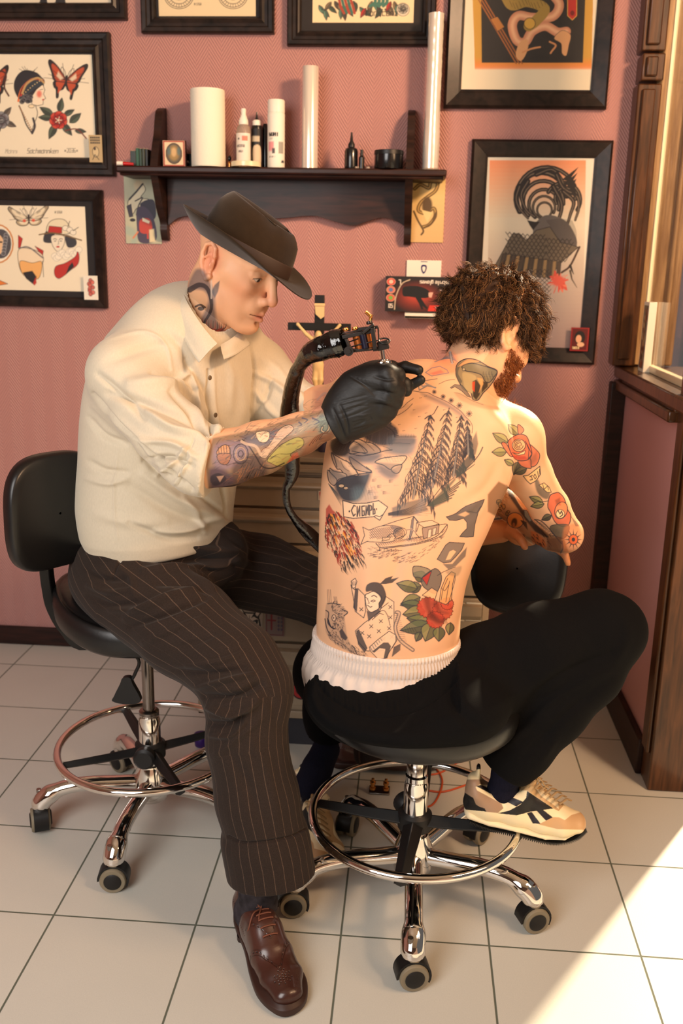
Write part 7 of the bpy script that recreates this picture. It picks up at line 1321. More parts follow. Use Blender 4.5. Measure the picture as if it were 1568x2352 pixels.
c.line([(400, 680), (480, 760), (560, 880), (640, 1000), (760, 1020), (900, 960)], 16, (.16, .12, .12), .85, smooth=True); c.line([(390, 700), (450, 730), (560, 760), (620, 860)], 34, (.78, .64, .52), .85, smooth=True)
for i in range(60): x = 700+r.random()*700; y = 520-(x-700)*.2+r.random()*180; c.line([(x, y), (x+r.uniform(40, 110), y-r.uniform(10, 60))], 6, r.choice([(.35, .33, .38), (.72, .40, .30), (.45, .42, .42), (.85, .72, .58)]), .65, w1=1)
for P_ in ([(1080, 470), (1110, 500), (1060, 520)], [(1240, 420), (1320, 460), (1260, 500)], [(1120, 420), (1180, 440), (1140, 480)]): c.line(P_, 22, (.30, .30, .38), .8, smooth=True, w1=8)
for w__, cl2 in ((34, (.22, .22, .26)), (16, (.78, .66, .52))): c.line([(1360, 530), (1350, 570), (1400, 590), (1440, 540), (1440, 470), (1480, 440), (1520, 480)], w__, cl2, .9, smooth=True)
for i in range(8): c.line([(1180+i*20, 760-i*12), (1280+i*14, 640-i*6), (1430, 600-i*4)], 10, (.20, .14, .13) if i % 2 else (.60, .36, .22), .8, smooth=True, w1=3)
c.line([(0, 1320), (200, 1250), (500, 1190), (800, 1100)], 34, (.17, .12, .12), .85, smooth=True, w1=10); c.poly([(20, 1120), (120, 1080), (210, 1150), (100, 1230), (30, 1210)], (.22, .18, .2), .9, 6, smooth=True); c.poly([(90, 1120), (180, 1110), (130, 1190)], (.72, .55, .45), .9, 4)
c.poly([(1260, 80), (1568, 40), (1568, 300), (1250, 340)], (.78, .50, .42), .7, 30); c.line([(1470, 180), (1520, 90)], 14, (.42, .45, .50), .7); c.line([(1300, 200), (1400, 120), (1440, 300)], 26, (.60, .52, .52), .5, smooth=True); c.at()
C = ink(base, me, c, -.05, .1); setcol(me, C); OBA = aobj('body', me, M_SKIN)
# ---- hat
M_FELT = mat('brown_felt', (.17, .12, .07), .95, bump=.35, bs=500, bd=.0005, sheen=.2, spec=.1, nz=.12, nzs=90); M_BAND = mat('hat_ribbon', (.21, .145, .11), .6, bump=.2, bs=800, bd=.0003, stretch=(.2, .2, 6))
hat = bpy.data.objects.new('hat', None)
t = np.linspace(0, 2*np.pi, 120, endpoint=False); a_, b_ = .100, .083
def brimz(th, u): s_ = np.sin(th)**2; return u*(.022*s_+.020*(np.cos(th) < 0)*np.cos(th)**2-.012*(np.cos(th) > 0)*np.cos(th)**2)+u*u*.006*(1-np.cos(th))
G = []
for th in t:
    ca, sa = math.cos(th), math.sin(th); row = []
    W_ = .054+.004*ca
    for u in (1, .75, .5, .25, 0): row.append((ca*(a_+W_*u), sa*(b_+W_*u*.95), float(brimz(th, u))-.001))
    row = [(x, y, z-.0022) for x, y, z in row][::-1]+[(ca*(a_+W_*1.008), sa*(b_+W_*.958), float(brimz(th, 1))-.001)]+row
    hc = .090-.010*ca; ins = []
    for v in (.12, .3, .5, .7, .84, .93, .98, 1.0):
        rr_ = 1-.14*v**2-.16*max(0, v-.7)**1.2*3.2; x, y = ca*a_*rr_, sa*b_*rr_; pinch = .012*math.exp(-((th if th < 3.2 else th-6.283)-.75)**2/.10)+.012*math.exp(-((th if th < 3.2 else th-6.283)+.75)**2/.10); pinch *= max(0, v-.35)*1.4
        ins.append((x-ca*pinch, y-sa*pinch*1.6, hc*(1-(1-v)**1.15)))
    for f in (.86, .68, .48, .28, .1, .01):
        rr_ = (1-.10-.16*.3**1.2*3.2)*f; x, y = ca*a_*rr_, sa*b_*rr_; dent = .030*math.exp(-(y/.026)**2)*(1/(1+math.exp(-(x+.045)/.012)))*(1-.25*max(0, x)/.1)
        ins.append((x, y, hc+.004*(1-f)-dent*(1-max(0, f-.6)*.9)))
    G.append(row+ins)
G = np.array(G)@RH.T+OH-OA; hat = MB().grid(G, True).build('hat', M_FELT, PA)
rg = [];
for z, dr in ((-.001, .0018), (.002, .0022), (.012, .0012), (.022, -.0003), (.025, -.0012), (.025, -.003)): rg.append(np.stack([np.cos(t)*(a_+dr), np.sin(t)*(b_+dr), z+.0*t], 1)@RH.T+OH-OA)
loft('hat_band', rg, M_BAND, hat)
# ---- gloves
M_GLV = mat('black_nitrile', (.032, .029, .031), .55, bump=.3, bs=120, bd=.0012, spec=.55, stretch=(1, 1, 2.5))
s = SDF(B(735, 1020, 1.78), B(985, 800, 1.56)+[0, 0, .03], .0022) if 0 else SDF((-.20, 1.57, .96), (.06, 1.80, 1.20), .0022)
yy = (0, 1, 0)
s.tube([B(772, 972, 1.663), B(800, 948, 1.662), B(838, 918, 1.66), B(872, 890, 1.66)], [.036, .043, .053, .045], .02, .02, yy, [.85, .75, .62, .62])
s.ell(B(858, 872, 1.655), (.042, .022, .032), frame(unit(B(905, 845, 1.66)-B(830, 880, 1.66)), (0, 1, 0)), .018)
for P_, R2 in (([B(858, 866, 1.645), B(890, 859, 1.632), B(912, 862, 1.645)], [.020, .0165, .015]), ([B(862, 885, 1.640), B(896, 883, 1.626), B(914, 897, 1.642)], [.019, .0160, .0145]), ([B(856, 912, 1.642), B(888, 912, 1.632), B(906, 924, 1.648)], [.019, .0155, .014]), ([B(846, 936, 1.648), B(876, 940, 1.642), B(894, 946, 1.655)], [.018, .0145, .013])): s.tube(P_, R2, .008, .006)
s.tube([B(832, 876, 1.67), B(856, 858, 1.685), B(876, 854, 1.69)], [.018, .014, .011], .012, .006)
s.seg(B(766, 974, 1.664), B(774, 968, 1.664), .041, .038, .004, '+', yy, .85, .85); s.cut(B(765, 974, 1.664), unit(B(700, 1000, 1.67)-B(800, 950, 1.66)), .003)
s.ell(B(751, 938, 1.66), (.012, .010, .006), None, .006)
me = s.mesh('glove', 1); ht = Ht(735, 800, 990, 1020, 1.2); r = random.Random(3)
for i in range(9): ht.r([(800+i*9, 862+i*3), (835+i*8, 885+i*4), (862+i*5, 912+i*2)], 2.6, -.0013); 
for i in range(9): a_ = r.uniform(-14, 14); ht.r([(778+i*4+a_, 925+i*9), (806+i*5+a_, 918+i*8), (838+i*3, 915+i*7+a_)], r.uniform(2, 4), -.0011)
for P_ in ([(860, 865), (885, 872), (905, 872)], [(858, 898), (880, 900), (902, 905)], [(850, 928), (872, 930), (896, 934)], [(765, 940), (780, 975), (790, 1000)], [(780, 930), (795, 965), (800, 995)]): ht.r(P_, 3.5, -.0022)
for i in range(8): ht.r([(820+r.uniform(-20, 20), 955+i*4), (850+r.uniform(-10, 10), 950+i*3)], 2.4, .0011)
carve(me, ht, .0, .3); aobj('glove', me, M_GLV)
s = SDF((-.20, 1.64, .99), (.10, 1.92, 1.20), .0022)
s.tube([B(812, 902, 1.84), B(850, 888, 1.79), B(890, 868, 1.745)], [.036, .040, .034], .02, .02)
for P_, R2 in (([B(895, 852, 1.735), B(930, 843, 1.715), B(961, 850, 1.702)], [.0120, .0105, .0090]), ([B(890, 885, 1.735), B(938, 887, 1.705), B(966, 873, 1.698)], [.0115, .0098, .0086]), ([B(900, 872, 1.73), B(928, 882, 1.688), B(932, 897, 1.686)], [.013, .0125, .0115])): s.tube(P_, R2, .006, .004)
aobj('glove', s.mesh('glove', 1), M_GLV)
# ---- dark sock and brogue
xd = unit([.45, -.89, 0]); RB = np.stack([xd, np.cross([0, 0, 1], xd), [0, 0, 1.]], 1); toe = np.array([-.174, 1.394, 0]); HB = toe-xd*.298
G_ = lambda x, y, z: HB+RB@np.array([x, y, z])
M_SOCKG = mat('charcoal_sock', (.20, .185, .20), .9, bump=.5, bs=200, bd=.0015, nz=.5, nzs=55, spec=.15)
s = SDF(G_(.07, 0, .1)-.11, G_(.07, 0, .1)+.14, .003); s.tube([G_(.062, 0, .055), B(592, 2075, 1.60), B(592, 2015, 1.59)], [.040, .038, .041], .01, .01); me = s.mesh('sock', 1); aobj('sock', me, M_SOCKG)
def brogue(parent, O):
    s = SDF(G_(.15, 0, .05)-[.2, .2, .06], G_(.15, 0, .05)+[.2, .2, .09], .0023); n = RB[:, 1]
    s.tube([G_(.040, 0, .040), G_(.10, 0, .042), G_(.17, .003, .034), G_(.225, .005, .028), G_(.266, .003, .0235)], [.034, .036, .0320, .0265, .0200], .02, .006, n, [.92, 1.0, 1.28, 1.5, 1.42])
    s.tube([G_(.030, 0, .060), G_(.036, 0, .088)], [.031, .026], .02, .01, n, 1.0); s.tube([G_(.10, 0, .066), G_(.135, 0, .068), G_(.175, 0, .052)], [.030, .028, .022], .02, .014, n, [1.05, 1.1, 1.4])
    s.ell(G_(.064, 0, .105), (.042, .031, .042), RB, .006, '-'); s.cut(G_(.1, 0, .018), (0, 0, -1), .003)
    me = s.mesh('upper', 2); V = coords(me); N = normals(me); q = (V-HB)@RB; x, y = q[:, 0], q[:, 1]; ax = np.abs(y); col = np.tile(np.array(lin((.27, .155, .125))), (len(V), 1)); up = N[:, 2] > -.2; dark = np.array(lin((.10, .05, .04)))
    wing = .205+.030*np.exp(-(ax/.012)**2)-.9*np.maximum(0, ax-.018)-.25*ax; prof = [(wing, 1), (.155-.55*np.maximum(0, ax-.01), 0)]
    arc = np.cumsum(np.ones(1))
    d = x-wing; m_ = up; g_ = np.exp(-(d/.0012)**2)+np.exp(-((d+.0085)/.0012)**2); col = col*(1-.55*(g_*m_)[:, None]); sh = np.where(m_, -.0005*np.exp(-(d/.001)**2)+.0006*((d > 0)), 0)
    ph_ = np.arctan2(y, .26-x)*1.0; s1 = (ax*1.25)/.0062; dd = np.sqrt(((s1-np.round(s1))*.0062)**2+(d+.0043)**2); hole = (dd < .0016) & m_; hs = (np.sqrt(((s1*1.0-np.round(s1))*.0062)**2) > .0022) & (np.abs(d+.0043) < .0007)*0 > 1
    med = np.zeros(len(V), bool)
    for ring_r, cnt in ((.0, 1), (.006, 6), (.0115, 11), (.0165, 9)):
        for k_ in range(cnt):
            a = k_*2*math.pi/cnt; med |= ((x-.248-ring_r*math.cos(a)*.8)**2+(y-ring_r*math.sin(a))**2 < (.0012 if ring_r != .0115 else .0009)**2) & (N[:, 2] > .2)
    d2 = x-(.146+.03*np.exp(-((ax-.0)/.016)**2)-.9*np.maximum(0, ax-.02)); s2 = ax/.0058; dd2 = np.sqrt(((s2-np.round(s2))*.0058)**2+(d2+.004)**2); hole |= (dd2 < .0013) & m_ & (x > .05); g2 = np.exp(-(d2/.001)**2)+np.exp(-((d2+.008)/.001)**2); col = col*(1-.5*(g2*m_*(x > .06))[:, None])
    zt_ = q[:, 2]-(.066-.10*np.maximum(0, x-.03)); s3 = x/.0055; hole |= (np.sqrt(((s3-np.round(s3))*.0055)**2+(zt_)**2) < .0012) & (x < .13) & (x > .0)
    col[hole | med] = dark; V = V+N*(sh-.0008*(hole | med))[:, None]; toec = np.clip((x-wing)/.03, 0, 1)*.25; col = col*(1-toec[:, None]); setco(me, V-O); setcol(me, col); obj('upper', me, M_BRG, parent)
    out = lambda w, z: [G_(xx, yy_*w, z)-O for xx, yy_ in crv([(.0, .0), (.008, .024), (.05, .033), (.11, .033), (.18, .046), (.235, .049), (.280, .032), (.297, .003), (.287, -.024), (.24, -.042), (.18, -.041), (.11, -.032), (.05, -.031), (.008, -.024)], 6, True)]
    L1, L2, L3, L4 = out(1.0, .019), out(1.06, .016), out(1.06, .007), out(1.0, .005); c0, c1 = G_(.14, 0, .019)-O, G_(.14, 0, .005)-O; k = len(L1)
    MB().grid(np.swapaxes(np.array([[c0+(p-c0)*.02 for p in L1], L1, L2, L3, L4, [c1+(p-c1)*.02 for p in L4]]), 0, 1), True).build('sole', M_BRGS, parent)
    h_ = [G_(xx, yy_, .0)-O for xx, yy_ in crv([(.002, 0), (.01, .024), (.045, .030), (.078, .031), (.078, -.031), (.045, -.030), (.01, -.024)], 5, True)]; hc_ = G_(.04, 0, 0)-O
    MB().grid(np.swapaxes(np.array([[hc_+(p-hc_)*.02 for p in h_], h_, [p+[0, 0, .010] for p in h_]]), 0, 1), True).build('heel', M_BRGS, parent)
    zt = lambda a_, c_: q[(np.abs(x-a_) < .003) & (np.abs(y-c_) < .003), 2].max()
    b = MB()
    for i in range(5):
        X_ = .118+i*.0135; b.sweep(crv([G_(X_, c_, zt(X_, c_)+.0012)-O for c_ in (-.015, -.008, 0, .008, .015)], 4), .0017, 8)
    k0 = G_(.116, 0, zt(.116, 0)+.003)-O
    for P_ in ([(0, 0, 0), (-.008, -.012, .014), (-.014, -.016, .004), (-.004, -.006, .001)], [(0, 0, 0), (-.016, .004, .022), (-.024, -.002, .030), (-.022, -.010, .018), (-.002, -.004, .002)], [(0, 0, 0), (.012, -.020, .002), (.022, -.032, -.020), (.020, -.034, -.028)], [(0, 0, 0), (.018, -.010, -.001), (.040, -.018, -.020), (.055, -.020, -.030)]): b.sweep(crv([k0+RB@np.array(p) for p in P_], 5), .0015, 8)
    b.build('laces', M_BRGL, parent)
M_BRG = mat('brown_brogue_leather', (.36, .2, .14), .28, attr='Col', coat=.35, cr=.2, bump=.12, bs=160, bd=.0006); M_BRGS = mat('dark_shoe_sole', (.20, .11, .08), .5); M_BRGL = mat('brown_lace', (.42, .24, .17), .6)
shoe = bpy.data.objects.new('brogue_shoe', None); COL.objects.link(shoe); shoe.parent = PA; brogue(shoe, OA)
S2 = shoe.copy(); COL.objects.link(S2); S2.parent = PA
for ch in list(shoe.children): d_ = ch.copy(); COL.objects.link(d_); d_.parent = S2
cA = G_(.07, 0, 0)-OA; tgt = BZ(800, 1790, 0)-OA+[.02, .06, .012]; S2.matrix_local = Matrix.Translation(Vector(tgt))@Matrix(Rz(math.radians(68))).to_4x4()@Matrix.Translation(-Vector(cA))
# ================================================================ TATTOO MACHINE, CLIP CORD
def W_(x, y, Y=1.655): return B(x, y, Y)
M_GUN = mat('gunmetal', (.23, .21, .20), .32, .85); M_BRASS = mat('brass', (.80, .55, .30), .22, 1); M_COIL = mat('copper_coil', (.62, .33, .12), .35, .6); M_BLUEC = mat('blue_core', (.07, .07, .16), .35, .3)
e = empty('tattoo_machine', tuple(W_(845, 790)), 'dark metal coil tattoo machine standing in the black-gloved hand', 'machine'); OM = W_(845, 790)
ux = unit(W_(868, 752)-W_(790, 770)); uz = unit(W_(860, 760)-W_(868, 800)); uz = unit(uz-ux*(uz@ux)); uy = np.cross(uz, ux); RM = np.stack([ux, uy, uz], 1)
def mb_box(b, x0, y0, x1, y1, w, d, Y=1.655):
    """bar from photo bearing to bearing, width w, depth d"""
    a, c = W_(x0, y0, Y), W_(x1, y1, Y); u = unit(c-a); n_ = np.array([0, 1., 0]); n_ = unit(n_-u*(n_@u)); v = np.cross(n_, u); L = np.linalg.norm(c-a); R = np.stack([u, v, n_], 1); return b.box((0, -w/2, -d/2), (L, w/2, d/2), R, a-OM)
b = MB(); mb_box(b, 786, 774, 862, 758, .007, .020); mb_box(b, 792, 772, 806, 806, .0055, .016); mb_box(b, 800, 806, 856, 800, .006, .018); mb_box(b, 855, 752, 861, 802, .0075, .008, 1.640); mb_box(b, 832, 766, 858, 744, .005, .010, 1.642); mb_box(b, 867, 796, 892, 790, .015, .016); mb_box(b, 856, 802, 872, 800, .007, .014); b.build('frame', M_GUN, e, bevel=.001)
b = MB(); mb_box(b, 786, 766, 832, 758, .0022, .010, 1.652); mb_box(b, 812, 757, 868, 751, .005, .011, 1.652); b.build('armature_bar', M_GUN, e, bevel=.0006)
for x, nm, m_ in ((823, 'coil', M_COIL), (847, 'coil', M_COIL)):
    MB().lathe([(.0005, -.0135), (.0095, -.0135), (.0095, -.0125), (.0088, -.012), (.0088, .012), (.0095, .0125), (.0095, .0135), (.0005, .0135)], W_(x, 783)-OM, 20, RM).build('coil', m_, e, auto=40)
MB().lathe([(.0005, -.012), (.0062, -.012), (.0062, .012), (.0005, .012)], W_(836, 784, 1.645)-OM, 16, RM).build('capacitor', M_BLUEC, e, auto=40)
for x, y in ((794, 757), (815, 755), (848, 742)): MB().lathe([(.0005, -.002), (.0052, -.002), (.0058, .0), (.0045, .0035), (.0005, .0035)], W_(x, y, 1.648)-OM, 14, RM).build('screw', M_BRASS if y > 745 else M_GUN, e, auto=40)
b = MB().sweep(crv([W_(850, 738)-OM, W_(851, 728)-OM, W_(846, 722)-OM, W_(839, 716)-OM], 4), [.0030]*12+[.0034], 8); b.sweep([W_(851, 728)-OM, W_(853, 722)-OM], .003, 8); b.build('contact_screw', M_BRASS, e)
MB().lathe([(.0005, 0), (.0085, 0), (.0085, .006), (.0005, .006)], W_(801, 806, 1.641)-OM, 16, frame((1, 0, 0), (0, -1, 0))).lathe([(.0005, 0), (.0042, 0), (.0042, .009), (.0005, .009)], W_(801, 806, 1.641)-OM, 12, frame((1, 0, 0), (0, -1, 0))).build('binding_post', M_GUN, e, auto=40)
MB().sweep(crv([W_(868, 752)-OM, W_(869, 770)-OM, W_(871, 788)-OM], 4), .0012, 6).sweep(crv([W_(796, 800)-OM, W_(830, 790, 1.642)-OM, W_(868, 782, 1.642)-OM], 5), .0011, 6).sweep(crv([W_(800, 786)-OM, W_(822, 778, 1.644)-OM], 3), .0011, 6).build('needle_bar', M_BLACK, e)
t = np.linspace(0, 6.1, 20); MB().sweep([W_(882, 783, 1.65)-OM+np.array([.0095*math.cos(a), .008*math.sin(a), .004*math.sin(a)]) for a in t], .0016, 6).build('rubber_band', M_BLACK, e)
tb = unit(W_(876, 806)-W_(880, 836)); Rt = frame(np.cross((0, 1, 0), tb), tb)
MB().lathe([(.0042, -.034), (.0042, .012)], W_(878, 814)-OM, 16, Rt).build('tube', M_CHROME, e)
MB().lathe([(.0005, -.009), (.014, -.009), (.0152, -.0075), (.0152, -.002), (.0145, -.0005), (.010, -.0012), (.0085, .001), (.0005, .001)], W_(879, 828)-OM, 28, Rt).lathe([(.010, -.034), (.010, -.009)], W_(879, 828)-OM, 20, Rt).build('grip', M_CHROME, e, auto=40)
M_PLASTIC = mat('glossy_black_film', (.02, .02, .022), .09, bump=.9, bs=38, bd=.006, spec=.7, coat=.6, cr=.05, bdet=3)
P_ = [W_(790, 784, 1.655), W_(768, 790, 1.66), W_(740, 800, 1.665), W_(712, 812, 1.68), W_(690, 838, 1.70), W_(676, 872, 1.725), W_(668, 910, 1.75), W_(665, 955, 1.77), W_(668, 1010, 1.79), W_(671, 1070, 1.80), W_(668, 1098, 1.80), W_(657, 1125, 1.80), W_(660, 1160, 1.80), W_(676, 1190, 1.805), W_(702, 1218, 1.815), W_(728, 1244, 1.83), W_(760, 1275, 1.86)]
R_ = [1.18*v for v in (.020, .0235, .0215, .0165, .0130, .0140, .0165, .0190, .018, .0155, .0125, .0085, .0070, .0085, .0135, .0160, .0165)]
Pn, Rn = crv(P_, 8), np.interp(np.linspace(0, len(R_)-1, (len(P_)-1)*8+1), range(len(R_)), R_); rr = np.random.RandomState(4); Rn = Rn*(1+.05*np.sin(np.arange(len(Rn))*.35)+.015*rr.randn(len(Rn)))
e2 = empty('clip_cord', tuple(P_[6]), 'glossy black plastic-wrapped cord looping down from the tattoo machine', 'cord')
MB().sweep(Pn-P_[6], Rn, 16, flat=(.9, .8)).build('plastic_sleeve', M_PLASTIC, e2)
# ================================================================ THINGS ON THE SHELF
ZS = B(640, 384, 2.86)[2]
def stand(x, Y=2.92): return np.array([B(x, 380, Y)[0], Y, ZS])
def hgt(x, y, Y=2.92): return B(x, y, Y)[2]-ZS
def bottle(name, label, x, Y, wpx, parts, group=None):
    """parts: (name, material, [(radius fraction of half width, height fraction)...])"""
    p = stand(x, Y); e = empty(name, tuple(p), label, parts[0][3] if len(parts[0]) > 3 else 'bottle', group); k = kpx(x, 350, Y)*wpx/2
    for q in parts: MB().lathe([(r*k, z) for r, z in q[2]], n=36).build(q[0], q[1], e, auto=35)
    return e, k
def wrap(e, name, r, z0, z1, a0, a1, cv, w, h, y=0):
    na, nz = 40, 40; A, Z = np.meshgrid(np.linspace(a0, a1, na), np.linspace(z1, z0, nz), indexing='ij'); G = np.stack([r*np.sin(A), -r*np.cos(A)+y, Z], 2); o = MB().grid(G[:, ::-1]).build(name, M_PRINT, e)
    s_, t_ = np.meshgrid(np.linspace(0, w, na), np.linspace(0, h, nz), indexing='ij'); c, a = cv.sample(s_[:, ::-1].ravel(), t_[:, ::-1].ravel()); setcol(o.data, c); return o
M_PAPER = mat('paper_towel', (.95, .92, .84), .95, bump=.6, bs=180, bd=.0012); M_WH = mat('white_plastic', (.93, .90, .84), .4); M_CLEAR = mat('clear_plastic', (.93, .86, .78), .12, trans=.75, ior=1.3); M_DK = mat('dark_bottle', (.045, .045, .055), .25, coat=.4)
H_ = hgt(480, 206, 2.91); e, k = bottle('paper_towel_roll', 'large white paper towel roll standing on the shelf', 479, 2.91, 77, [('roll', M_PAPER, [(.2, .002), (.97, .002), (1, .006), (1, H_-.006), (.985, H_-.001), (.25, H_-.002), (.24, H_-.03)], 'paper towel')])
H_ = hgt(711, 153, 2.92); M_FILM = mat('film_roll', (.93, .89, .83), .2, .35, coat=.8, cr=.06); e, k = bottle('film_roll', 'short bright plastic film roll standing on the middle of the shelf', 711, 2.92, 37, [('roll', M_FILM, [(.3, .001), (1, .001), (1, H_-.002), (.96, H_), (.7, H_), (.68, H_-.01)], 'film roll')])
H_ = hgt(990, 34, 2.95); p = stand(988, 2.93); e = empty('film_roll', tuple(p), 'tall clear plastic film roll standing at the right end of the shelf', 'film roll'); k = kpx(988, 200, 2.93)*17.5
n_ = 40; prf = [(k*.5, .001)]+[(k*(1+.02*math.sin(i*2.1)+(.12*math.exp(-((i-6)/6)**2) if i < 20 else 0)), .002+(H_-.004)*i/n_) for i in range(n_+1)]+[(k*.8, H_), (k*.6, H_-.02)]
MB().lathe(prf, n=32).build('roll', M_FILM, e, auto=50); MB().lathe([(k*1.25, .0), (k*1.3, .004), (k*1.1, .008)], n=24).build('crumpled_edge', M_CLEAR, e)
# spray bottle
H_ = hgt(560, 252); e, k = bottle('spray_bottle', 'small clear spray bottle with white pump and paper label on the shelf', 560, 2.90, 33, [('bottle', M_CLEAR, [(.3, .001), (.95, .001), (1, .006), (1, H_*.62), (.85, H_*.70), (.55, H_*.735), (.5, H_*.74)], 'bottle'), ('pump', M_WH, [(.62, H_*.73), (.66, H_*.74), (.62, H_*.80), (.45, H_*.86), (.32, H_*.90), (.34, H_*.985), (.28, H_)])])
cv = Cv(0, 0, 30, 60, 3, (.90, .86, .80)); cv.poly([(14, 6), (24, 6), (24, 16), (14, 16)], (.80, .50, .42)); cv.ell(8, 12, 2, 2, INK); word(cv, 'MISTER', 4, 30, 5, (.3, .25, .25), 1, .9); word(cv, 'AHOI', 8, 40, 4, (.4, .35, .35), .8, .9); wrap(e, 'label', k*1.03, H_*.10, H_*.58, -1.2, 1.2, cv, 30, 60)
# dark bottles
H_ = hgt(596, 256); e, k = bottle('squeeze_bottle', 'black squeeze bottle with a pointed nozzle and cream label on the shelf', 590, 2.93, 26, [('bottle', M_DK, [(.3, .001), (1, .001), (1, H_*.72), (.9, H_*.76)], 'bottle'), ('cap', M_WH, [(.75, H_*.76), (.75, H_*.84), (.5, H_*.86)]), ('nozzle', M_DK, [(.3, H_*.86), (.16, H_*.93), (.12, H_)])])
cv = Cv(0, 0, 20, 40, 3, (.10, .10, .12)); cv.poly([(2, 8), (16, 8), (16, 14), (2, 14)], (.75, .70, .60)); cv.poly([(5, 20), (17, 19), (18, 38), (6, 38)], (.82, .74, .62), smooth=True); wrap(e, 'label', k*1.03, H_*.05, H_*.70, -1.1, 1.1, cv, 20, 40)
H_ = hgt(606, 285, 2.96); bottle('bottle', 'narrow black bottle between the nozzle bottle and the white can', 609, 2.955, 16, [('bottle', M_DK, [(.3, .001), (1, .001), (1, H_*.9), (.8, H_*.95), (.5, H_)], 'bottle')])
H_ = hgt(634, 232); e, k = bottle('spray_can', 'tall white spray can with pink label block on the shelf', 634, 2.905, 39, [('can', M_WH, [(.4, .001), (.98, .001), (1, .003), (1, H_*.80), (.96, H_*.81)], 'can'), ('lid', M_WH, [(.95, H_*.81), (.985, H_*.815), (.985, H_*.985), (.93, H_), (.1, H_)])])
cv = Cv(0, 0, 40, 120, 3, (.93, .90, .84)); word(cv, 'SORI', 9, 50, 8, (.12, .1, .1), 2, .95); cv.poly([(7, 64), (18, 64), (18, 86), (7, 86)], (.90, .60, .60)); cv.poly([(26, 62), (36, 62), (36, 90), (26, 90)], (.62, .60, .56)); cv.poly([(15, 78), (20, 78), (20, 90), (15, 90)], (.35, .33, .33)); word(cv, 'PROTECT', 8, 100, 3.5, (.5, .47, .44), .8, 1); cv.ell(35, 110, 4, 3.6, (.2, .2, .22)); word(cv, 'SKIN', 10, 58, 3, (.5, .45, .4), .7, 1); wrap(e, 'label', k*1.01, H_*.03, H_*.78, -1.35, 1.35, cv, 40, 120)
p = stand(565, 2.875); e = empty('tape_roll', tuple(p), 'flat cream roll of tape lying in front of the spray bottle', 'tape'); k = kpx(565, 350, 2.875)*34; MB().lathe([(k*.5, .001), (k, .001), (k, .013), (k*.97, .0145), (k*.5, .0145), (k*.5, .001)], n=40, cap=False).build('roll', M_BEAD, e, auto=40)
H_ = hgt(806, 304, 2.90); bottle('ink_bottle', 'black ink bottle with a pointed cap on the right half of the shelf', 806, 2.90, 31, [('bottle', M_DK, [(.3, .001), (.96, .001), (1, .004), (1, H_*.48), (.85, H_*.56), (.5, H_*.60)], 'bottle'), ('cap', M_BLACK, [(.5, H_*.60), (.5, H_*.68), (.25, H_*.76), (.12, H_), (.02, H_)])])
H_ = hgt(829, 344, 2.89); bottle('small_bottle', 'tiny dark vial beside the pointed ink bottle', 830, 2.89, 13, [('vial', M_DK, [(.3, .001), (1, .001), (1, H_*.6), (.5, H_*.7)], 'bottle'), ('cap', M_BLACK, [(.6, H_*.7), (.5, H_), (.1, H_)])])
H_ = hgt(891, 346, 2.89); bottle('jar', 'round black jar with flat lid on the shelf, beside the right bracket', 892, 2.89, 66, [('jar', M_DK, [(.3, .001), (.97, .001), (1, .003), (1, H_*.76)], 'jar'), ('lid', M_BLACK, [(1.02, H_*.77), (1.02, H_*.98), (.98, H_), (.1, H_)])])
for x, Y, lb, c_ in ((845, 2.88, 'tiny clear cap beside the black jar', M_CLEAR), (820, 2.875, 'tiny clear cap before the dark vial', M_CLEAR)): H_ = .006; bottle('clear_thimble', lb, x, Y, 9, [('thimble', c_, [(.3, .001), (1, .001), (1, H_), (.3, H_)], 'cap')])
# little box with portrait card, books, red thing
p = stand(400, 2.90); e = empty('picture_box', tuple(p), 'small red-edged framed card with an oval portrait on the shelf', 'picture'); hw_ = kpx(400, 350, 2.9)*26; H_ = hgt(400, 322, 2.90)
MB().box((-hw_, 0, .001), (hw_, .018, H_)).build('box_body', mat('dark_red_box', (.30, .08, .06), .4), e, bevel=.001)
cv = Cv(0, 0, 50, 58, 3, (.90, .80, .64)); cv.line([(2, 2), (48, 2), (48, 56), (2, 56)], 3, (.62, .14, .08), closed=True); cv.ell(25, 29, 18, 23, (.36, .33, .26), ol=2, olc=(.25, .15, .1)); cv.ell(25, 28, 12, 17, (.62, .50, .28), soft=3); cv.ell(25, 26, 6, 10, (.80, .66, .45), soft=2); cv.ell(14, 24, 4, 9, (.3, .42, .42), .8, soft=2); cv.ell(36, 24, 4, 9, (.3, .42, .42), .8, soft=2)
s_, t_ = np.meshgrid(np.linspace(0, 1, 44), np.linspace(0, 1, 50), indexing='ij'); G = np.stack([-hw_*.96+1.92*hw_*s_, np.full_like(s_, -.0006), H_*.985-(H_*.97-.001)*t_], 2); f = MB().grid(G[:, ::-1]).build('printed_face', M_PRINT, e, smooth=False); cc, _ = cv.sample((s_[:, ::-1]*50).ravel(), (t_[:, ::-1]*58).ravel()); setcol(f.data, cc)
for x, w_, y, c_, lb in ((306, 13, 346, (.16, .19, .18), 'dark grey small book at the left end of the shelf'), (316, 7, 340, (.10, .30, .20), 'thin bright green book second from the shelf end'), (323, 6, 341, (.12, .22, .16), 'thin dark green book in the middle of the small row'), (330, 6, 341, (.20, .22, .15), 'thin olive book in the small row'), (337, 6, 342, (.06, .07, .06), 'thin black book next to the left shelf bracket')):
    p = stand(x, 2.90); H_ = hgt(x, y, 2.90); k = kpx(x, 350, 2.9)*w_/2; e = empty('book', tuple(p), lb, 'book', 'small books at the left shelf end'); MB().box((-k, 0, .001), (k, .05, H_)).build('cover', mat('book_cover', c_, .45), e, bevel=.0012); MB().box((-k*.8, .001, H_-.004), (k*.8, .049, H_+.0004)).build('pages', M_BEAD, e)
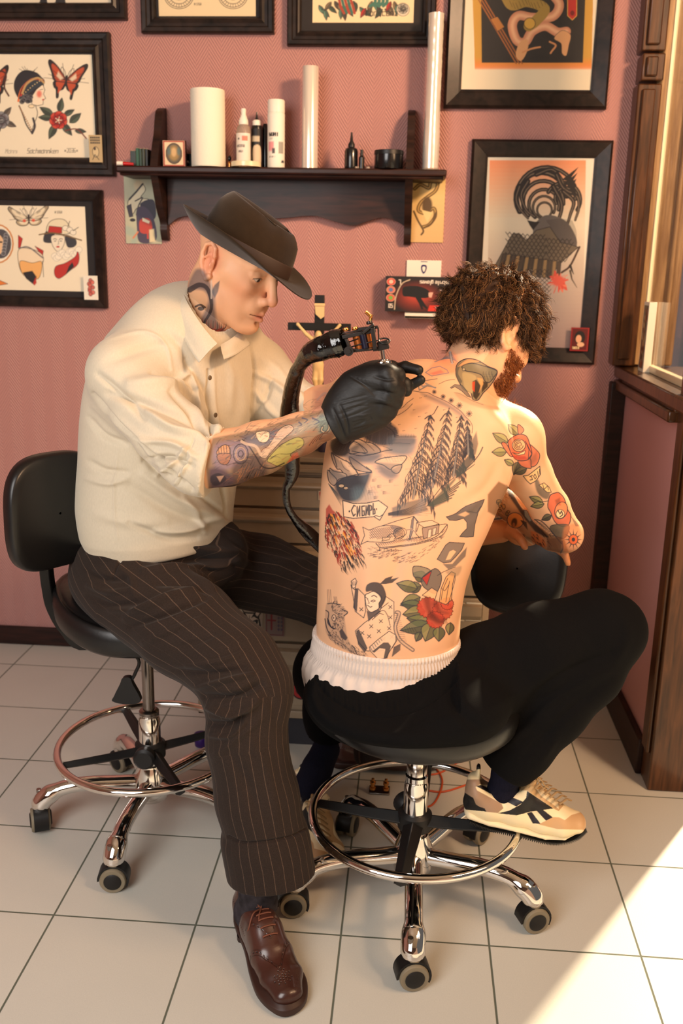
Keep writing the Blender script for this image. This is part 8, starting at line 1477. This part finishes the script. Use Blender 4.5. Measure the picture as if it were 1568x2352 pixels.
p = stand(283, 2.875); e = empty('lighter', tuple(p), 'small red and white lighter lying at the left end of the shelf', 'lighter'); MB().sweep([(-.018, 0, .007), (0, 0, .0065)], .0062, 12).build('white_end', M_WH, e); MB().sweep([(0, 0, .0062), (.03, .004, .005)], [.0055, .004], 12).build('body', mat('red_plastic', (.72, .08, .07), .3), e)
p = stand(434, 2.955); e = empty('gadget', tuple(p), 'small dark box half hidden behind the paper towel roll', 'box'); MB().box((-.022, 0, .001), (.03, .02, .045)).build('case', M_DK, e, bevel=.002); MB().lathe([(.0005, 0), (.006, 0), (.006, .003), (.0005, .003)], (-.004, 0, .018), 16, frame((1, 0, 0), (0, -1, 0))).build('dial', M_STEEL, e)
p = stand(527, 2.93); e = empty('figurine', tuple(p), 'tiny dark and golden figurine beside the paper towel roll', 'figurine'); MB().lathe([(.006, .001), (.004, .01), (.006, .016), (.002, .022)], n=12).build('base_figure', M_BRASS, e); MB().lathe([(.001, .02), (.006, .026), (.005, .034), (.001, .038)], n=12).build('head_figure', M_DK, e)
# ================================================================ GLOVE BOX ON THE WALL
Yg = 2.945; c0, c1 = B(886, 634, Yg), B(1031, 718, Yg); cx, cz = (c0[0]+c1[0])/2, (c0[2]+c1[2])/2; e = empty('glove_box', (cx, YW, cz), 'black and red nitrile glove box held upside down on the wall', 'box'); hw_, hz = (c1[0]-c0[0])/2, (c0[2]-c1[2])/2
MB().box((-hw_, -.055, -hz), (hw_, -.004, hz)).build('carton', mat('glove_carton', (.09, .06, .06), .45), e, bevel=.001)
cv = Cv(0, 0, 240, 140, 2, (.10, .07, .07)); 
for i in range(14): cv.ell(120, 80, 96-i*5, 66-i*4, (.25+.035*i, .09+.012*i, .07+.008*i), .5, soft=5)
cv.line([(36, 132), (40, 80), (60, 30), (90, 12)], 4, (.75, .68, .58), smooth=True); cv.poly([(64, 46), (84, 38), (124, 38), (160, 54), (162, 80), (130, 84), (90, 80), (66, 76)], (.03, .03, .035), smooth=True); cv.poly([(112, 82), (132, 82), (146, 104), (160, 124), (156, 128), (140, 116), (144, 130), (136, 130), (126, 106)], (.03, .03, .035)); cv.poly([(160, 62), (178, 60), (172, 82), (162, 80)], (.86, .66, .58))
for i, (y, c_) in enumerate(((18, (.80, .28, .22)), (50, (.80, .45, .36)), (82, (.80, .35, .26)))): cv.ell(20, y+4, 16, 14, c_, ol=1.2, olc=(.9, .75, .65)); cv.ell(20, y+4, 8, 8, ((.9, .75, .65), (.35, .45, .62), (.45, .66, .30))[i])
cv.poly([(166, 112), (226, 112), (226, 136), (160, 136)], (.80, .20, .14))
def upside(cv, s, xr, y, h, col, w, sx=1.1):
    tmp = Cv(0, 0, 240, 40, 2, None); word(tmp, s, 2, 30, h, col, w, sx); m_ = tmp.a[::-1, ::-1]; al = np.zeros_like(cv.a); x1 = int(xr*2); y1 = int(y*2); hh_, ww_ = m_.shape; sl0 = max(0, x1-ww_); ys = min(cv.H, y1+hh_); al[y1:ys, sl0:x1] = m_[:ys-y1, ww_-(x1-sl0):]; cv.c = cv.c*(1-al[..., None])+np.array(lin(col), np.float32)*al[..., None]
upside(cv, 'nitrile gloves', 236, 6, 15, (.92, .88, .82), 2.6, 1.0); upside(cv, 'L', 58, 4, 17, (.92, .88, .82), 3, 1.0); upside(cv, 'powderfree', 236, 40, 6, (.7, .6, .56), 1.2, 1.0); upside(cv, 'content', 226, 108, 9, (.95, .85, .8), 1.4, 1.0); upside(cv, '50', 30, 100, 15, (.9, .86, .8), 2.4, .9)
s_, t_ = np.meshgrid(np.linspace(0, 1, 160), np.linspace(0, 1, 90), indexing='ij'); G = np.stack([-hw_+2*hw_*s_, np.full_like(s_, -.0556), hz-2*hz*t_], 2); f = MB().grid(G[:, ::-1]).build('printed_face', M_PRINT, e, smooth=False); cc, _ = cv.sample((s_[:, ::-1]*240).ravel(), (t_[:, ::-1]*140).ravel()); setcol(f.data, cc)
# holder plate behind the box
a, b_ = B(934, 597, YW-.01), B(1008, 729, YW-.01); e = empty('glove_holder', ((a[0]+b_[0])/2, YW, b_[2]), 'white wall holder behind the glove box, with a small blue shield on top', 'holder'); hw_ = (b_[0]-a[0])/2; H_ = a[2]-b_[2]
MB().box((-hw_, -.006, 0), (hw_, 0, H_)).box((-hw_, -.062, -.002), (hw_, 0, .006)).box((-hw_, -.062, -.002), (hw_, -.058, .014)).build('plate', M_WH, e, bevel=.0012)
sh_ = crv([(-.008, .010), (0, .013), (.008, .010), (.0075, -.003), (0, -.014), (-.0075, -.003)], 4, True); zc_ = B(970, 618, YW-.01)[2]-b_[2]
MB().prism([(x, zc_+z) for x, z in sh_], -.0075, -.006, 1).build('shield_mark', mat('navy_print', (.14, .15, .38), .5), e, smooth=False); MB().prism([(x*.55, zc_+z*.6) for x, z in sh_], -.0082, -.0074, 1).build('shield_centre', M_WH, e, smooth=False); MB().box((-.010, -.0068, zc_+.021), (.010, -.006, zc_+.0235)).build('print_line', mat('grey_print', (.45, .45, .52), .5), e, smooth=False)
# ================================================================ CRUCIFIX
Yc = 2.66; zt_ = B(733, 678, Yc)[2]; xb_ = B(732, 800, Yc)[0]; e = empty('crucifix', (xb_, Yc, zc), 'black wooden crucifix with an ivory figure standing on the cabinet', 'crucifix'); kk = kpx(733, 780, Yc); ht_ = zt_-zc
za = B(733, 751, Yc)[2]-zc; wa = kk*72; wp = kk*11
MB().box((-wp, 0, 0), (wp, .014, ht_)).box((-wa, -.001, za-.0105), (wa, .013, za+.0105)).box((-.045, -.03, 0), (.045, .045, .014)).build('cross', mat('ebony', (.055, .05, .05), .55), e, bevel=.0012)
M_IV = mat('ivory', (.90, .78, .56), .42); z_ = lambda y: B(733, y, Yc-.015)[2]-zc; x_ = lambda x: B(x, 780, Yc-.015)[0]-xb_
s = SDF((-.13, -.05, z_(900)-.02), (.13, .03, z_(735)+.03), .0025); q = lambda x, y, d=-.012: (x_(x), d, z_(y))
s.ell(q(731, 769, -.018), (.0095, .010, .0125)); s.tube([q(731, 782), q(730, 800), q(731, 822), q(730, 842)], [.0135, .0145, .0125, .013], .01, .008)
for P2 in ([q(724, 785), q(702, 768), q(683, 746)], [q(739, 785), q(760, 768), q(779, 746)]): s.tube(P2, [.0075, .0052, .0042], .008, .004); s.ell(P2[-1], (.005, .004, .005), None, .003)
s.ell(q(731, 838, -.014), (.0165, .012, .014), None, .006); s.tube([q(726, 848, -.014), q(724, 872, -.020), q(730, 905, -.012)], [.0095, .0075, .0055], .006, .004); s.tube([q(736, 848, -.014), q(738, 872, -.020), q(732, 905, -.012)], [.0095, .0075, .0055], .006, .004); s.ell(q(731, 915, -.016), (.0065, .009, .006), None, .004)
me = s.mesh('figure', 1); obj('figure', me, M_IV, e)
MB().prism([(x_(721), z_(700)), (x_(743), z_(700)), (x_(743), z_(727)), (x_(735), z_(733)), (x_(723), z_(722))], -.006, -.001, 1).box((x_(720), -.009, z_(703)), (x_(744), -.001, z_(697))).build('scroll', M_IV, e, bevel=.001)
# ================================================================ THINGS ON THE CABINET
def cab(name, label, cat, x, ytop, Y, wpx, parts):
    X = B(x, ytop, Y)[0]; H = B(x, ytop, Y)[2]-zc; e = empty(name, (X, Y, zc), label, cat); k = kpx(x, ytop, Y)*wpx/2
    for q_ in parts: MB().lathe([(r*k, z*H) for r, z in q_[2]], n=32).build(q_[0], q_[1], e, auto=35)
    return e, k, H
e, k, H = cab('pump_bottle', 'white pump bottle on the cabinet behind the raised sleeve', 'bottle', 650, 822, 2.62, 46, [('bottle', M_WH, [(.9, 0), (1, .02), (1, .62), (.6, .70), (.4, .72), (.4, .78)])])
MB().sweep(crv([(0, 0, H*.76), (0, 0, H*.97), (-.012, 0, H*1.0), (-.034, -.004, H*.985)], 5), .0042, 10).build('spout', M_WH, e)
e, k, H = cab('jar', 'black jar with white lid rim on the cabinet beside the shirt', 'jar', 592, 938, 2.50, 46, [('lid', M_DK, [(.1, 1.0), (.9, 1.0), (1, .96), (1, .60)][::-1]), ('band', M_BEAD, [(1.06, .40), (1.06, .60)]), ('jar', M_WH, [(.8, 0), (.95, .02), (.95, .40)])])
cab('bottle', 'white bottle behind the forearm, right of the black jar', 'bottle', 640, 945, 2.55, 60, [('bottle', M_WH, [(.9, 0), (1, .03), (1, .8), (.4, 1.0)])])
cab('small_bottle', 'small white capped bottle just behind the black glove', 'bottle', 797, 868, 2.60, 16, [('bottle', M_WH, [(1.6, 0), (1.7, .03), (1.7, .5), (.9, .62)]), ('cap', M_WH, [(1, .62), (1, .96), (.9, 1.0), (.1, 1.0)])])
rr = random.Random(6)
for i, (x, y, w_, c_, lb) in enumerate(((700, 1010, 22, (.35, .12, .12), 'small dark red pot on the cabinet under the forearm'), (722, 1004, 20, (.80, .78, .76), 'small white pot on the cabinet under the forearm'), (742, 1000, 22, (.28, .26, .36), 'small violet-grey pot on the cabinet next to the bare back'), (762, 1008, 18, (.08, .08, .09), 'small black pot at the bare back edge'))): cab('ink_pot', lb, 'pot', x, y, 2.44+.02*(i % 2), w_, [('pot', mat('pot_%d' % i, c_, .35), [(.9, 0), (1, .05), (1, .7)]), ('lid', M_BLACK, [(1.05, .7), (1.05, .97), (.9, 1), (.1, 1)])])
# ================================================================ PEDAL POSTS, WIRES, PURPLE CUP
p = BZ(866, 1822, 0); e = empty('foot_pedal', tuple(p), 'small metal foot pedal with brass posts on the floor behind the stool', 'pedal'); MB().box((-.022, -.009, 0), (.032, .03, .006)).build('pedal_base', M_STEEL, e, bevel=.002)
for dx in (-.012, .022): MB().lathe([(.008, .012), (.008, .018), (.0055, .019), (.0055, .026), (.0075, .027), (.0075, .034), (.004, .036), (.004, .042), (.0005, .044)], (dx, 0, 0), 16).build('post', M_BRASS, e, auto=40)
M_WIRE = mat('orange_wire', (.78, .32, .14), .4)
for i, (P2, lb) in enumerate(((((985, 1745), (1015, 1790), (1000, 1840), (975, 1850), (970, 1800)), 'orange wire looping on the floor behind the chrome column'), (((965, 1780), (1010, 1775), (1060, 1745), (1100, 1720)), 'thin red-orange wire on the floor near the ring'), (((975, 1815), (1020, 1818), (1080, 1800), (1130, 1790)), 'orange wire running right towards the sneaker'))):
    W2 = crv([BZ(x, y, .003)+[0, 0, .0] for x, y in P2], 8); e = empty('wire', tuple(W2[0]), lb, 'wire'); MB().sweep(W2-W2[0], .0026, 8).build('strand', M_WIRE, e)
p = BZ(462, 1712, 0); e = empty('cup', tuple(p), 'small purple object on the floor behind the trouser leg', 'cup'); MB().lathe([(.016, 0), (.018, .003), (.020, .036), (.017, .036)], n=24).build('cup_body', mat('purple_plastic', (.22, .10, .42), .35), e)
